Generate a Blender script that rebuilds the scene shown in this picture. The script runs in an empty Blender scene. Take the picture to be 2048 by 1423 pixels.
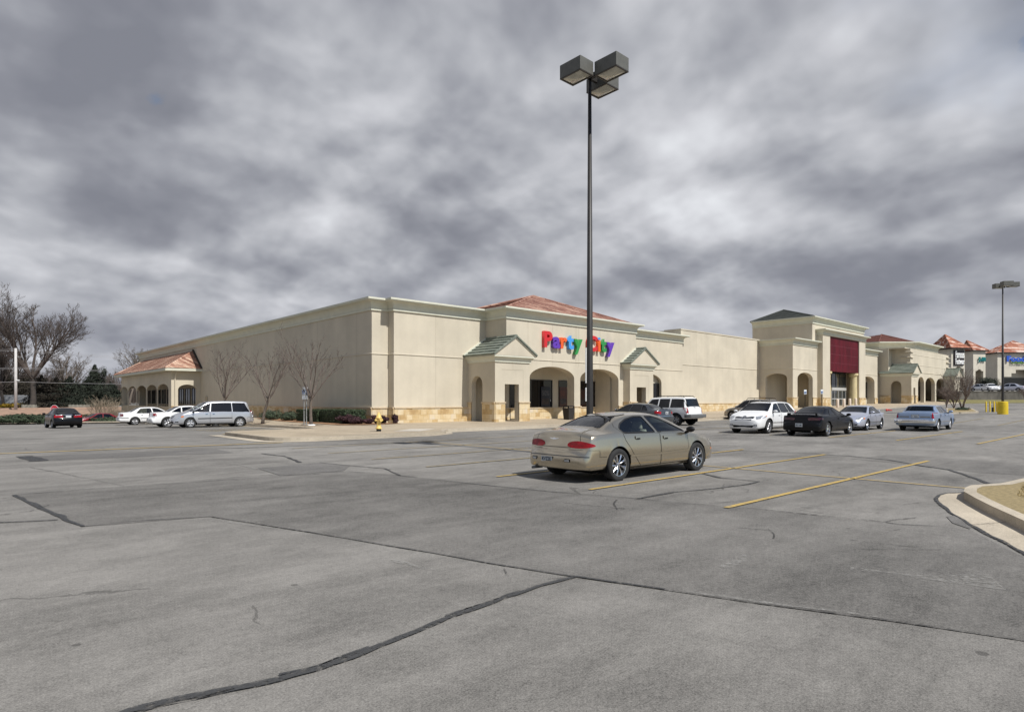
import bpy, bmesh, math, random
from math import sin, cos, tan, radians, pi, sqrt, atan2, floor
from mathutils import Vector, Matrix
from mathutils.bvhtree import BVHTree
from mathutils.geometry import delaunay_2d_cdt
random.seed(11)
SC = bpy.context.scene
COL = SC.collection

# ------------------------------------------------------------------ camera
FPX, HOR, CAMZ = 1240.0, 800.0, 1.65        # focal length / horizon row in photo pixels, eye height
PHI = radians(47.56)                        # camera heading from the +X axis (X runs along the store fronts)
cam_d = bpy.data.cameras.new('camera')
cam = bpy.data.objects.new('camera', cam_d); COL.objects.link(cam)
cam.location = (0, 0, CAMZ); cam.rotation_euler = (pi/2, 0, PHI - pi/2)
cam_d.sensor_width = 36.0; cam_d.lens = FPX/2048*36
cam_d.shift_y = (HOR - 711.5)/2048
cam_d.clip_start = 0.1; cam_d.clip_end = 9000
SC.camera = cam

# ------------------------------------------------------------------ sun, sky, exposure
SUN_EL, SUN_AZ = radians(52), radians(2.0)
sunv = Vector((sin(SUN_AZ)*cos(SUN_EL), -cos(SUN_AZ)*cos(SUN_EL), sin(SUN_EL)))
sl = bpy.data.lights.new('sun', 'SUN'); sl.energy = 5.0; sl.angle = radians(0.53); sl.color = (1.0, 0.975, 0.925)
so = bpy.data.objects.new('sun', sl); COL.objects.link(so)
so.rotation_euler = sunv.to_track_quat('Z', 'Y').to_euler(); so.location = (0, -40, 60)
SC.view_settings.view_transform = 'Standard'; SC.view_settings.look = 'None'
SC.view_settings.exposure = 0.0; SC.view_settings.gamma = 1.0; SC.view_settings.use_curve_mapping = False

W = bpy.data.worlds.new('World'); SC.world = W; W.use_nodes = True
CPH, SPH = cos(PHI), sin(PHI)
def build_world():
    nt = W.node_tree; nt.nodes.clear(); N = nt.nodes.new; L = nt.links.new
    out = N('ShaderNodeOutputWorld')
    sky = N('ShaderNodeTexSky'); sky.sky_type = 'NISHITA'; sky.sun_disc = False
    sky.sun_elevation = SUN_EL; sky.sun_rotation = pi - SUN_AZ; sky.air_density = 1.0; sky.dust_density = 0.6
    bs = N('ShaderNodeBackground'); bs.inputs['Strength'].default_value = 0.10; L(sky.outputs[0], bs.inputs['Color'])
    tc = N('ShaderNodeTexCoord')
    def m(op, a, b=None, c=None, clamp=False):
        n = N('ShaderNodeMath'); n.operation = op; n.use_clamp = clamp
        for i, v in enumerate((a, b, c)):
            if v is None: continue
            if isinstance(v, (int, float)): n.inputs[i].default_value = v
            else: L(v, n.inputs[i])
        return n.outputs[0]
    sep = N('ShaderNodeSeparateXYZ'); L(tc.outputs['Generated'], sep.inputs[0])
    X, Y, Z = sep.outputs
    zz = m('ADD', m('MAXIMUM', Z, 0.0), SKY['dome'])
    u, v = m('DIVIDE', X, zz), m('DIVIDE', Y, zz)
    comb = N('ShaderNodeCombineXYZ'); L(u, comb.inputs[0]); L(v, comb.inputs[1]); comb.inputs[2].default_value = 3.7
    def moved(vec, off):
        a = N('ShaderNodeVectorMath'); a.operation = 'ADD'; L(vec, a.inputs[0]); a.inputs[1].default_value = off; return a.outputs[0]
    def noise(vec, scale, detail, rough, dist, off=0.0):
        n = N('ShaderNodeTexNoise'); n.inputs['Scale'].default_value = scale; n.inputs['Detail'].default_value = detail
        n.inputs['Roughness'].default_value = rough; n.noise_dimensions = '2D'
        if off: vec = moved(vec, (off, off*0.7, off*1.3))
        L(vec, n.inputs['Vector']); return n.outputs['Fac']
    wn = N('ShaderNodeTexNoise'); wn.inputs['Scale'].default_value = 1.6; wn.inputs['Detail'].default_value = 3; wn.noise_dimensions = '2D'; L(comb.outputs[0], wn.inputs['Vector'])
    wa = N('ShaderNodeVectorMath'); wa.operation = 'MULTIPLY_ADD'; L(wn.outputs['Color'], wa.inputs[0]); wa.inputs[1].default_value = (0.10, 0.10, 0); L(comb.outputs[0], wa.inputs[2])
    warp = wa.outputs[0]
    big = noise(comb.outputs[0], 1.15, 4, 0.5, 0.0, SKY['o1'])
    mid = noise(warp, SKY['ms'], 6, SKY['mr'], 0.0, SKY['o2'])
    fw_ = Vector((CPH, SPH, 0))*0.07        # thinner, sunlit edges on the side away from the viewer
    rel = m('SUBTRACT', noise(warp, 2.6, 4, 0.5, 0.0, SKY['o3']), noise(moved(warp, tuple(fw_)), 2.6, 4, 0.5, 0.0, SKY['o3']))
    val = m('ADD', m('MULTIPLY', big, 0.62), m('MULTIPLY', mid, 0.44))
    val = m('ADD', m('ADD', val, m('MULTIPLY', rel, SKY['rel'])), SKY['bias'])
    # broad bright and dark cloud fields, placed by compass direction and height
    def lobe(px, py, rad, amp):
        lat, up = (px-1024)/FPX, (HOR-py)/FPX
        d = Vector((sin(PHI)*lat + cos(PHI), -cos(PHI)*lat + sin(PHI), up)).normalized()
        dp = N('ShaderNodeVectorMath'); dp.operation = 'DOT_PRODUCT'
        L(tc.outputs['Generated'], dp.inputs[0]); dp.inputs[1].default_value = d
        k = 1.0/(1 - cos(radians(rad)))
        return m('MULTIPLY', m('POWER', 2.718, m('MULTIPLY', m('SUBTRACT', dp.outputs['Value'], 1.0), k)), amp)
    for a in SKY['lobes']:
        val = m('ADD', val, lobe(*a))
    ramp = N('ShaderNodeValToRGB'); L(val, ramp.inputs[0]); e = ramp.color_ramp.elements
    e[0].position = 0.34; e[0].color = (0.240, 0.250, 0.292, 1)
    e[1].position = 0.84; e[1].color = (0.86, 0.88, 0.92, 1)
    for pos, c in ((0.43, (0.285, 0.295, 0.338, 1)), (0.51, (0.370, 0.382, 0.425, 1)), (0.59, (0.480, 0.493, 0.533, 1)), (0.68, (0.62, 0.63, 0.67, 1))):
        q = e.new(pos); q.color = c
    hz = N('ShaderNodeMix'); hz.data_type = 'RGBA'
    L(m('POWER', m('SUBTRACT', 1.0, m('MAXIMUM', Z, 0.0), None, True), 14.0), hz.inputs[0])
    L(ramp.outputs[0], hz.inputs[6]); hz.inputs[7].default_value = (0.36, 0.38, 0.46, 1)
    sc_ = N('ShaderNodeMix'); sc_.data_type = 'RGBA'; sc_.inputs[0].default_value = 0.5
    hzf = m('MULTIPLY', m('POWER', m('SUBTRACT', 1.0, m('MAXIMUM', Z, 0.0), None, True), 14.0), 0.55)
    L(hzf, hz.inputs[0])
    bc = N('ShaderNodeBackground'); bc.inputs['Strength'].default_value = SKY['gain']; L(hz.outputs[2], bc.inputs['Color'])
    hole = lobe(2065, 105, 3.2, 1.3)
    hn = m('SUBTRACT', m('ADD', hole, m('MULTIPLY', mid, -2.6)), -0.62)
    # open blue sky round the sun, behind the viewer, added to cut fill light
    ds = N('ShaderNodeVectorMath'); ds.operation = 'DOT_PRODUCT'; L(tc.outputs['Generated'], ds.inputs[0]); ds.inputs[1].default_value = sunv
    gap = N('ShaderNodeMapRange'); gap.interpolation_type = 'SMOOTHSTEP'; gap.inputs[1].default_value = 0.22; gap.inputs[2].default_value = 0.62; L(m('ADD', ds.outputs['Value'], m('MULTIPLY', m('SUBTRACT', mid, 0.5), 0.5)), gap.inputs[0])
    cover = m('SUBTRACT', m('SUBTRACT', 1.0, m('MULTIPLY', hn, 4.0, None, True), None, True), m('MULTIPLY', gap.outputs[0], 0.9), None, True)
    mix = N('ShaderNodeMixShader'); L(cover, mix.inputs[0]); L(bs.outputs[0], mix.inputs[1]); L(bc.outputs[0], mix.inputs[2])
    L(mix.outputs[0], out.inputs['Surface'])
    W.cycles.sampling_method = 'AUTOMATIC'
SKY = dict(o1=4.3, o2=9.1, o3=2.2, gain=0.95, dome=0.42, ms=2.5, mr=0.54, rel=0.8, bias=0.005, lobes=[
    (60, 130, 7, -0.07), (300, 40, 6, -0.06), (250, 260, 7, -0.06), (760, 230, 6, 0.09), (480, 330, 6, 0.05), (60, 450, 6, 0.06), (640, 440, 5, 0.06), (1000, 150, 6, -0.03), (900, 420, 5, -0.06),
    (1500, 200, 8, 0.08), (1950, 230, 6, 0.08), (1300, 330, 6, 0.03), (1760, 440, 4, 0.09), (1640, 520, 5, -0.03), (1850, 610, 5, -0.04), (1250, 60, 6, 0.03), (1800, 40, 7, 0.05)])
build_world()

# ------------------------------------------------------------------ projection helpers (photo pixel -> place)
SP, CP = sin(PHI), cos(PHI)
def from_ld(lat, d): return (SP*lat + CP*d, -CP*lat + SP*d)
def to_ld(x, y): return (SP*x - CP*y, CP*x + SP*y)
def atd(px, d): return from_ld((px-1024)/FPX*d, d)
def sramp(t, w=6.0):
    if t < -w: return 0.0
    if t < w: return (t+w)**2/(4*w)
    return t
def sstep(a, b, t):
    t = max(0.0, min(1.0, (t-a)/(b-a))); return t*t*(3-2*t)
def zg(x, y):
    z = 0.0175*min(sramp(x-45), 85)
    z -= 0.0165*min(sramp(y-36), 40)*sstep(30, 14, x)
    lat, d = to_ld(x, y)
    if lat < -20 and d > 45:
        f = sstep(-22, -32, lat)
        z += f*(-0.80*sstep(60, 72, d) + 1.66*sstep(82, 92, d))
    return z
def G(px, py):
    z = 0.0
    for _ in range(12):
        d = (CAMZ-z)*FPX/max(py-HOR, 1.5); x, y = atd(px, d); z = 0.5*z + 0.5*zg(x, y)
    return (x, y)

# ------------------------------------------------------------------ materials
def nmat(name):
    m = bpy.data.materials.new(name); m.use_nodes = True
    nt = m.node_tree; b = nt.nodes['Principled BSDF']; return m, nt, b
def c4(c): return (c[0], c[1], c[2], 1.0)
def M(name, col, rough=0.6, metal=0.0, var=0.0, vscale=3.0, bump=0.0, bscale=40.0, coat=0.0, spec=0.5, stretch=None, back=None, var2=None):
    m, nt, b = nmat(name); N = nt.nodes.new; L = nt.links.new
    b.inputs['Roughness'].default_value = rough; b.inputs['Metallic'].default_value = metal
    b.inputs['Specular IOR Level'].default_value = spec
    if coat: b.inputs['Coat Weight'].default_value = coat; b.inputs['Coat Roughness'].default_value = 0.04
    tc = N('ShaderNodeTexCoord'); vec = tc.outputs['Object']
    if stretch:
        mp = N('ShaderNodeMapping'); mp.inputs['Scale'].default_value = stretch; L(vec, mp.inputs[0]); vec = mp.outputs[0]
    colout = None
    if var:
        n = N('ShaderNodeTexNoise'); n.inputs['Scale'].default_value = vscale; n.inputs['Detail'].default_value = 7; n.inputs['Roughness'].default_value = 0.6
        L(vec, n.inputs['Vector'])
        r = N('ShaderNodeValToRGB'); r.color_ramp.elements[0].position = 0.3; r.color_ramp.elements[1].position = 0.7
        lo = [max(0, c*(1-var)) for c in col]; hi = [min(1, c*(1+var)) for c in col]
        if var2: hi = var2
        r.color_ramp.elements[0].color = c4(lo); r.color_ramp.elements[1].color = c4(hi)
        L(n.outputs['Fac'], r.inputs[0]); colout = r.outputs[0]
    if back is not None:
        g = N('ShaderNodeNewGeometry'); mx = N('ShaderNodeMix'); mx.data_type = 'RGBA'
        L(g.outputs['Backfacing'], mx.inputs[0]); mx.inputs[7].default_value = c4(back)
        if colout: L(colout, mx.inputs[6])
        else: mx.inputs[6].default_value = c4(col)
        colout = mx.outputs[2]
    if colout: L(colout, b.inputs['Base Color'])
    else: b.inputs['Base Color'].default_value = c4(col)
    if bump:
        n = N('ShaderNodeTexNoise'); n.inputs['Scale'].default_value = bscale; n.inputs['Detail'].default_value = 5
        L(tc.outputs['Object'], n.inputs['Vector'])
        bp = N('ShaderNodeBump'); bp.inputs['Strength'].default_value = bump; bp.inputs['Distance'].default_value = 0.02
        L(n.outputs['Fac'], bp.inputs['Height']); L(bp.outputs[0], b.inputs['Normal'])
    return m

def stucco(name, col):
    m, nt, b = nmat(name); N = nt.nodes.new; L = nt.links.new
    b.inputs['Roughness'].default_value = 0.9; b.inputs['Specular IOR Level'].default_value = 0.15
    tc = N('ShaderNodeTexCoord')
    def ns(scale, stretch, det=6):
        mp = N('ShaderNodeMapping'); mp.inputs['Scale'].default_value = stretch; L(tc.outputs['Object'], mp.inputs[0])
        n = N('ShaderNodeTexNoise'); n.inputs['Scale'].default_value = scale; n.inputs['Detail'].default_value = det; n.inputs['Roughness'].default_value = 0.6
        L(mp.outputs[0], n.inputs['Vector']); return n.outputs['Fac']
    a = ns(0.35, (1, 1, 1)); st = ns(1.3, (1, 1, 0.07)); f = ns(60, (1, 1, 1), 3)
    s = N('ShaderNodeMath'); s.operation = 'MULTIPLY_ADD'; L(st, s.inputs[0]); s.inputs[1].default_value = 0.45; L(a, s.inputs[2])
    r = N('ShaderNodeValToRGB'); r.color_ramp.elements[0].position = 0.50; r.color_ramp.elements[1].position = 0.95
    r.color_ramp.elements[0].color = c4([c*0.86 for c in col]); r.color_ramp.elements[1].color = c4([min(1, c*1.08) for c in col])
    L(s.outputs[0], r.inputs[0])
    mx = N('ShaderNodeMix'); mx.data_type = 'RGBA'; mx.blend_type = 'MULTIPLY'; mx.inputs[0].default_value = 0.18
    L(r.outputs[0], mx.inputs[6]); L(f, mx.inputs[7]); L(mx.outputs[2], b.inputs['Base Color'])
    bp = N('ShaderNodeBump'); bp.inputs['Strength'].default_value = 0.25; bp.inputs['Distance'].default_value = 0.01
    L(f, bp.inputs['Height']); L(bp.outputs[0], b.inputs['Normal'])
    return m

def blockmat(name, cols, bw=0.42, bh=0.31, mortar=0.008, mcol=(0.2, 0.15, 0.1), rough=0.75, zonly=False, var=0.5, offz=0.0, bump=0.3):
    """rectangular courses (travertine tiles, roof tiles) laid in (x+y, z); each block takes its own colour"""
    m, nt, b = nmat(name); N = nt.nodes.new; L = nt.links.new
    b.inputs['Roughness'].default_value = rough; b.inputs['Specular IOR Level'].default_value = 0.2
    tc = N('ShaderNodeTexCoord'); sp = N('ShaderNodeSeparateXYZ'); L(tc.outputs['Object'], sp.inputs[0])
    a = N('ShaderNodeMath'); a.operation = 'ADD'; L(sp.outputs[0], a.inputs[0]); L(sp.outputs[1], a.inputs[1])
    cb = N('ShaderNodeCombineXYZ'); L(a.outputs[0], cb.inputs[0]); L(sp.outputs[2], cb.inputs[1])
    br = N('ShaderNodeTexBrick'); L(cb.outputs[0], br.inputs['Vector'])
    br.inputs['Scale'].default_value = 1.0; br.inputs['Brick Width'].default_value = bw; br.inputs['Row Height'].default_value = bh
    br.inputs['Mortar Size'].default_value = mortar; br.inputs['Mortar Smooth'].default_value = 0.3
    br.inputs['Color1'].default_value = (0, 0, 0, 1); br.inputs['Color2'].default_value = (1, 1, 1, 1); br.inputs['Mortar'].default_value = (0.5, 0.5, 0.5, 1)
    n = N('ShaderNodeTexNoise'); n.inputs['Scale'].default_value = 1.3; n.inputs['Detail'].default_value = 8; n.inputs['Roughness'].default_value = 0.65
    L(tc.outputs['Object'], n.inputs['Vector'])
    s = N('ShaderNodeMath'); s.operation = 'MULTIPLY_ADD'; L(n.outputs['Fac'], s.inputs[0]); s.inputs[1].default_value = 1.2
    m2 = N('ShaderNodeMath'); m2.operation = 'MULTIPLY_ADD'; L(br.outputs['Color'], m2.inputs[0]); m2.inputs[1].default_value = var; m2.inputs[2].default_value = -0.1 - var*0.5
    L(m2.outputs[0], s.inputs[2])
    r = N('ShaderNodeValToRGB'); L(s.outputs[0], r.inputs[0]); e = r.color_ramp.elements
    e[0].position = 0.15; e[0].color = c4(cols[0]); e[1].position = 0.85; e[1].color = c4(cols[-1])
    for i, c in enumerate(cols[1:-1]):
        q = e.new(0.15 + 0.7*(i+1)/(len(cols)-1)); q.color = c4(c)
    mx = N('ShaderNodeMix'); mx.data_type = 'RGBA'; L(br.outputs['Fac'], mx.inputs[0]); L(r.outputs[0], mx.inputs[6]); mx.inputs[7].default_value = c4(mcol)
    L(mx.outputs[2], b.inputs['Base Color'])
    bp = N('ShaderNodeBump'); bp.inputs['Strength'].default_value = bump; bp.inputs['Distance'].default_value = 0.02
    L(n.outputs['Fac'], bp.inputs['Height']); L(bp.outputs[0], b.inputs['Normal'])
    return m

def asphalt(name, col, contrast=0.22, warm=(1.0, 0.972, 0.925), crack=0.0):
    m, nt, b = nmat(name); N = nt.nodes.new; L = nt.links.new
    b.inputs['Roughness'].default_value = 0.85; b.inputs['Specular IOR Level'].default_value = 0.3
    tc = N('ShaderNodeTexCoord')
    def ns(scale, det, rough=0.6, stretch=(1, 1, 1), rot=0.0, dist=0.0):
        mp = N('ShaderNodeMapping'); mp.inputs['Scale'].default_value = stretch; mp.inputs['Rotation'].default_value = (0, 0, rot); L(tc.outputs['Object'], mp.inputs[0])
        n = N('ShaderNodeTexNoise'); n.inputs['Scale'].default_value = scale; n.inputs['Detail'].default_value = det; n.inputs['Roughness'].default_value = rough
        n.inputs['Distortion'].default_value = dist
        L(mp.outputs[0], n.inputs['Vector']); return n.outputs['Fac']
    def mth(op, a, bb, c=None, clamp=False):
        n = N('ShaderNodeMath'); n.operation = op; n.use_clamp = clamp
        for i, v in enumerate((a, bb, c)):
            if v is None: continue
            if isinstance(v, (int, float)): n.inputs[i].default_value = v
            else: L(v, n.inputs[i])
        return n.outputs[0]
    big = ns(0.16, 6, 0.6, (1, 1, 1), 0, 0.4); mid = ns(0.9, 8, 0.68, (0.55, 1.35, 1), 0.25, 0.3); blot = ns(3.1, 7, 0.7)
    grain = ns(75, 2, 0.7); grit = ns(240, 1, 0.5); speck = ns(19, 5, 0.85); worn = ns(0.55, 9, 0.72, (0.35, 1.6, 1), 0.30, 0.5)
    v = mth('ADD', mth('MULTIPLY', mth('SUBTRACT', big, 0.5), 2.6), mth('MULTIPLY', mth('SUBTRACT', mid, 0.5), 1.9))
    v = mth('ADD', v, mth('MULTIPLY', mth('SUBTRACT', blot, 0.5), 1.0))
    v = mth('ADD', v, mth('MULTIPLY', mth('SUBTRACT', grain, 0.5), 2.6))
    v = mth('ADD', v, mth('MULTIPLY', mth('SUBTRACT', speck, 0.5), 2.0))
    v = mth('ADD', v, mth('MULTIPLY', mth('SUBTRACT', worn, 0.5), 1.0))
    v = mth('ADD', v, mth('MULTIPLY', mth('SUBTRACT', grit, 0.5), 1.6))
    k = mth('MULTIPLY_ADD', v, contrast*3.6, 1.0)
    # small dark oil and gum spots
    vo = N('ShaderNodeTexVoronoi'); vo.inputs['Scale'].default_value = 1.15; L(tc.outputs['Object'], vo.inputs['Vector'])
    spot = mth('LESS_THAN', mth('ADD', vo.outputs['Distance'], mth('MULTIPLY', blot, 0.06)), 0.075)
    sepc = N('ShaderNodeSeparateColor'); L(vo.outputs['Color'], sepc.inputs[0])
    spot = mth('MULTIPLY', spot, mth('GREATER_THAN', sepc.outputs[0], 0.45))
    k = mth('MULTIPLY', k, mth('MULTIPLY_ADD', spot, -0.42, 1.0))
    if crack:
        wv = N('ShaderNodeTexNoise'); wv.inputs['Scale'].default_value = 2.0; wv.inputs['Detail'].default_value = 4; L(tc.outputs['Object'], wv.inputs['Vector'])
        ad = N('ShaderNodeVectorMath'); ad.operation = 'MULTIPLY_ADD'; L(wv.outputs['Color'], ad.inputs[0]); ad.inputs[1].default_value = (0.5, 0.5, 0); L(tc.outputs['Object'], ad.inputs[2])
        vc = N('ShaderNodeTexVoronoi'); vc.feature = 'DISTANCE_TO_EDGE'; vc.inputs['Scale'].default_value = 0.42; L(ad.outputs[0], vc.inputs['Vector'])
        ln = mth('LESS_THAN', vc.outputs['Distance'], 0.006)
        msk = mth('GREATER_THAN', ns(0.22, 3), 0.56)
        k = mth('MULTIPLY', k, mth('MULTIPLY_ADD', mth('MULTIPLY', ln, msk), -crack, 1.0))
    rgb = N('ShaderNodeCombineColor')
    for i in range(3): L(mth('MULTIPLY', k, col[i]*warm[i]), rgb.inputs[i])
    L(rgb.outputs[0], b.inputs['Base Color'])
    bp = N('ShaderNodeBump'); bp.inputs['Strength'].default_value = 0.5; bp.inputs['Distance'].default_value = 0.006
    L(grain, bp.inputs['Height']); L(bp.outputs[0], b.inputs['Normal'])
    return m

def paintline(name, col, under, wear=0.48):
    m, nt, b = nmat(name); N = nt.nodes.new; L = nt.links.new
    b.inputs['Roughness'].default_value = 0.8
    tc = N('ShaderNodeTexCoord')
    n = N('ShaderNodeTexNoise'); n.inputs['Scale'].default_value = 7.0; n.inputs['Detail'].default_value = 9; n.inputs['Roughness'].default_value = 0.75; L(tc.outputs['Object'], n.inputs['Vector'])
    r = N('ShaderNodeValToRGB'); e = r.color_ramp.elements
    e[0].position = wear-0.12; e[0].color = c4(under); e[1].position = wear+0.10; e[1].color = c4(col)
    L(n.outputs['Fac'], r.inputs[0]); L(r.outputs[0], b.inputs['Base Color'])
    return m

def broken(name, col, lo, hi, scale=9.0, rough=0.6, stretch=(1, 1, 1)):
    """worn surface coat that has flaked off in places, showing what lies below"""
    m, nt, b = nmat(name); N = nt.nodes.new; L = nt.links.new
    b.inputs['Roughness'].default_value = rough; b.inputs['Specular IOR Level'].default_value = 0.3
    tc = N('ShaderNodeTexCoord'); n = N('ShaderNodeTexNoise'); n.inputs['Scale'].default_value = scale; n.inputs['Detail'].default_value = 8; n.inputs['Roughness'].default_value = 0.7; L(tc.outputs['Object'], n.inputs['Vector'])
    r = N('ShaderNodeMapRange'); r.inputs[1].default_value = lo; r.inputs[2].default_value = hi; L(n.outputs['Fac'], r.inputs[0]); L(r.outputs[0], b.inputs['Alpha'])
    v = N('ShaderNodeTexNoise'); v.inputs['Scale'].default_value = 60; v.inputs['Detail'].default_value = 3; L(tc.outputs['Object'], v.inputs['Vector'])
    q = N('ShaderNodeMix'); q.data_type = 'RGBA'; q.inputs[6].default_value = c4([c*.6 for c in col]); q.inputs[7].default_value = c4([c*1.5 for c in col]); L(v.outputs['Fac'], q.inputs[0]); L(q.outputs[2], b.inputs['Base Color'])
    return m
def glassmat(name, tint, rough=0.02, refl=1.0, gcol=(1, 1, 1)):
    """clear or tinted pane: see-through by tint, mirror-like by angle"""
    m = bpy.data.materials.new(name); m.use_nodes = True; nt = m.node_tree; nt.nodes.clear(); N = nt.nodes.new; L = nt.links.new
    o = N('ShaderNodeOutputMaterial'); t = N('ShaderNodeBsdfTransparent'); t.inputs[0].default_value = c4(tint)
    g = N('ShaderNodeBsdfGlossy'); g.inputs['Roughness'].default_value = rough; g.inputs[0].default_value = c4(gcol)
    f = N('ShaderNodeFresnel'); f.inputs[0].default_value = 1.5
    mu = N('ShaderNodeMath'); mu.operation = 'MULTIPLY_ADD'; mu.use_clamp = True; L(f.outputs[0], mu.inputs[0]); mu.inputs[1].default_value = refl; mu.inputs[2].default_value = 0.02
    mx = N('ShaderNodeMixShader'); L(mu.outputs[0], mx.inputs[0]); L(t.outputs[0], mx.inputs[1]); L(g.outputs[0], mx.inputs[2])
    L(mx.outputs[0], o.inputs[0]); return m

STUCCO = stucco('cream_stucco', (0.60, 0.54, 0.43))
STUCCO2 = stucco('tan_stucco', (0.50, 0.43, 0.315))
TRIM = M('cornice_paint', (0.59, 0.585, 0.485), 0.8, var=0.06, vscale=1.5, spec=0.2)
JOINT = M('darker_stucco_joint', (0.36, 0.31, 0.23), 0.9)  # joints drawn as thin flat strips of darker stucco
STONE = blockmat('travertine_blocks', [(0.40, 0.27, 0.13), (0.51, 0.37, 0.19), (0.57, 0.445, 0.265), (0.63, 0.52, 0.34), (0.60, 0.52, 0.41)], 0.46, 0.34, 0.006, (0.30, 0.22, 0.13), var=0.55)
STONECAP = M('stone_cap', (0.55, 0.44, 0.30), 0.8, var=0.12, vscale=4)
REDTILE = blockmat('red_concrete_tile', [(0.17, 0.085, 0.066), (0.25, 0.125, 0.096), (0.33, 0.18, 0.138), (0.50, 0.34, 0.26)], 0.30, 0.9, 0.012, (0.12, 0.05, 0.035), 0.7, var=0.55)
ARCTILE = blockmat('salmon_concrete_tile', [(0.25, 0.125, 0.088), (0.35, 0.185, 0.13), (0.44, 0.26, 0.19), (0.60, 0.43, 0.325)], 0.42, 0.9, 0.012, (0.16, 0.08, 0.055), 0.7, var=0.75)
TERRATILE = blockmat('terracotta_barrel_tile', [(0.30, 0.11, 0.068), (0.42, 0.175, 0.11), (0.50, 0.24, 0.16), (0.68, 0.53, 0.45)], 0.6, 0.5, 0.03, (0.22, 0.07, 0.04), 0.7, var=0.9)
GREENTILE = blockmat('grey_green_tile', [(0.145, 0.165, 0.138), (0.185, 0.205, 0.172), (0.235, 0.252, 0.215)], 0.33, 0.9, 0.010, (0.08, 0.10, 0.075), 0.75, var=0.4)
DARKTILE = blockmat('dark_slate_tile', [(0.04, 0.044, 0.041), (0.055, 0.06, 0.055), (0.075, 0.08, 0.073)], 0.33, 0.9, 0.010, (0.03, 0.035, 0.03), 0.75, var=0.4)
BROWNTILE = blockmat('brown_red_tile', [(0.10, 0.04, 0.03), (0.14, 0.055, 0.042), (0.18, 0.075, 0.058)], 0.33, 0.9, 0.010, (0.06, 0.03, 0.02), 0.75, var=0.4)
ASPH = asphalt('old_asphalt', (0.186, 0.181, 0.174), 0.17, crack=0.35)
ASPH2 = asphalt('newer_asphalt', (0.148, 0.144, 0.139), 0.17)
ASPH3 = asphalt('dark_patch_asphalt', (0.135, 0.132, 0.130), 0.15)
SEAL = broken('crack_sealant', (0.05, 0.05, 0.05), 0.34, 0.50, 19)
CRACK = broken('open_crack', (0.06, 0.057, 0.054), 0.38, 0.56, 13, 0.9)
DUST = broken('pale_dust', (0.30, 0.29, 0.27), 0.42, 0.80, 14, 0.95)
CONC = asphalt('sidewalk_concrete', (0.365, 0.30, 0.217), 0.09, warm=(1, 1, 1))
CONC2 = asphalt('kerb_concrete', (0.42, 0.365, 0.285), 0.10, warm=(1, 1, 1))
YELLOW = paintline('yellow_line_paint', (0.47, 0.32, 0.085), (0.23, 0.195, 0.125), 0.44)
YELLOW2 = paintline('faded_yellow_line_paint', (0.36, 0.26, 0.095), (0.15, 0.145, 0.125), 0.50)
BLUEPAINT = paintline('faded_blue_paint', (0.10, 0.13, 0.22), (0.13, 0.128, 0.125), 0.55)
BLACKGLASS = M('dark_shop_glass', (0.006, 0.006, 0.007), 0.06, spec=0.5)
FRAMEDK = M('dark_bronze_frame', (0.02, 0.018, 0.016), 0.4)
WHITEPL = M('white_plastic', (0.8, 0.8, 0.78), 0.5)
ALU = M('aluminium_frame', (0.55, 0.55, 0.53), 0.4, metal=0.3)

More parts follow.
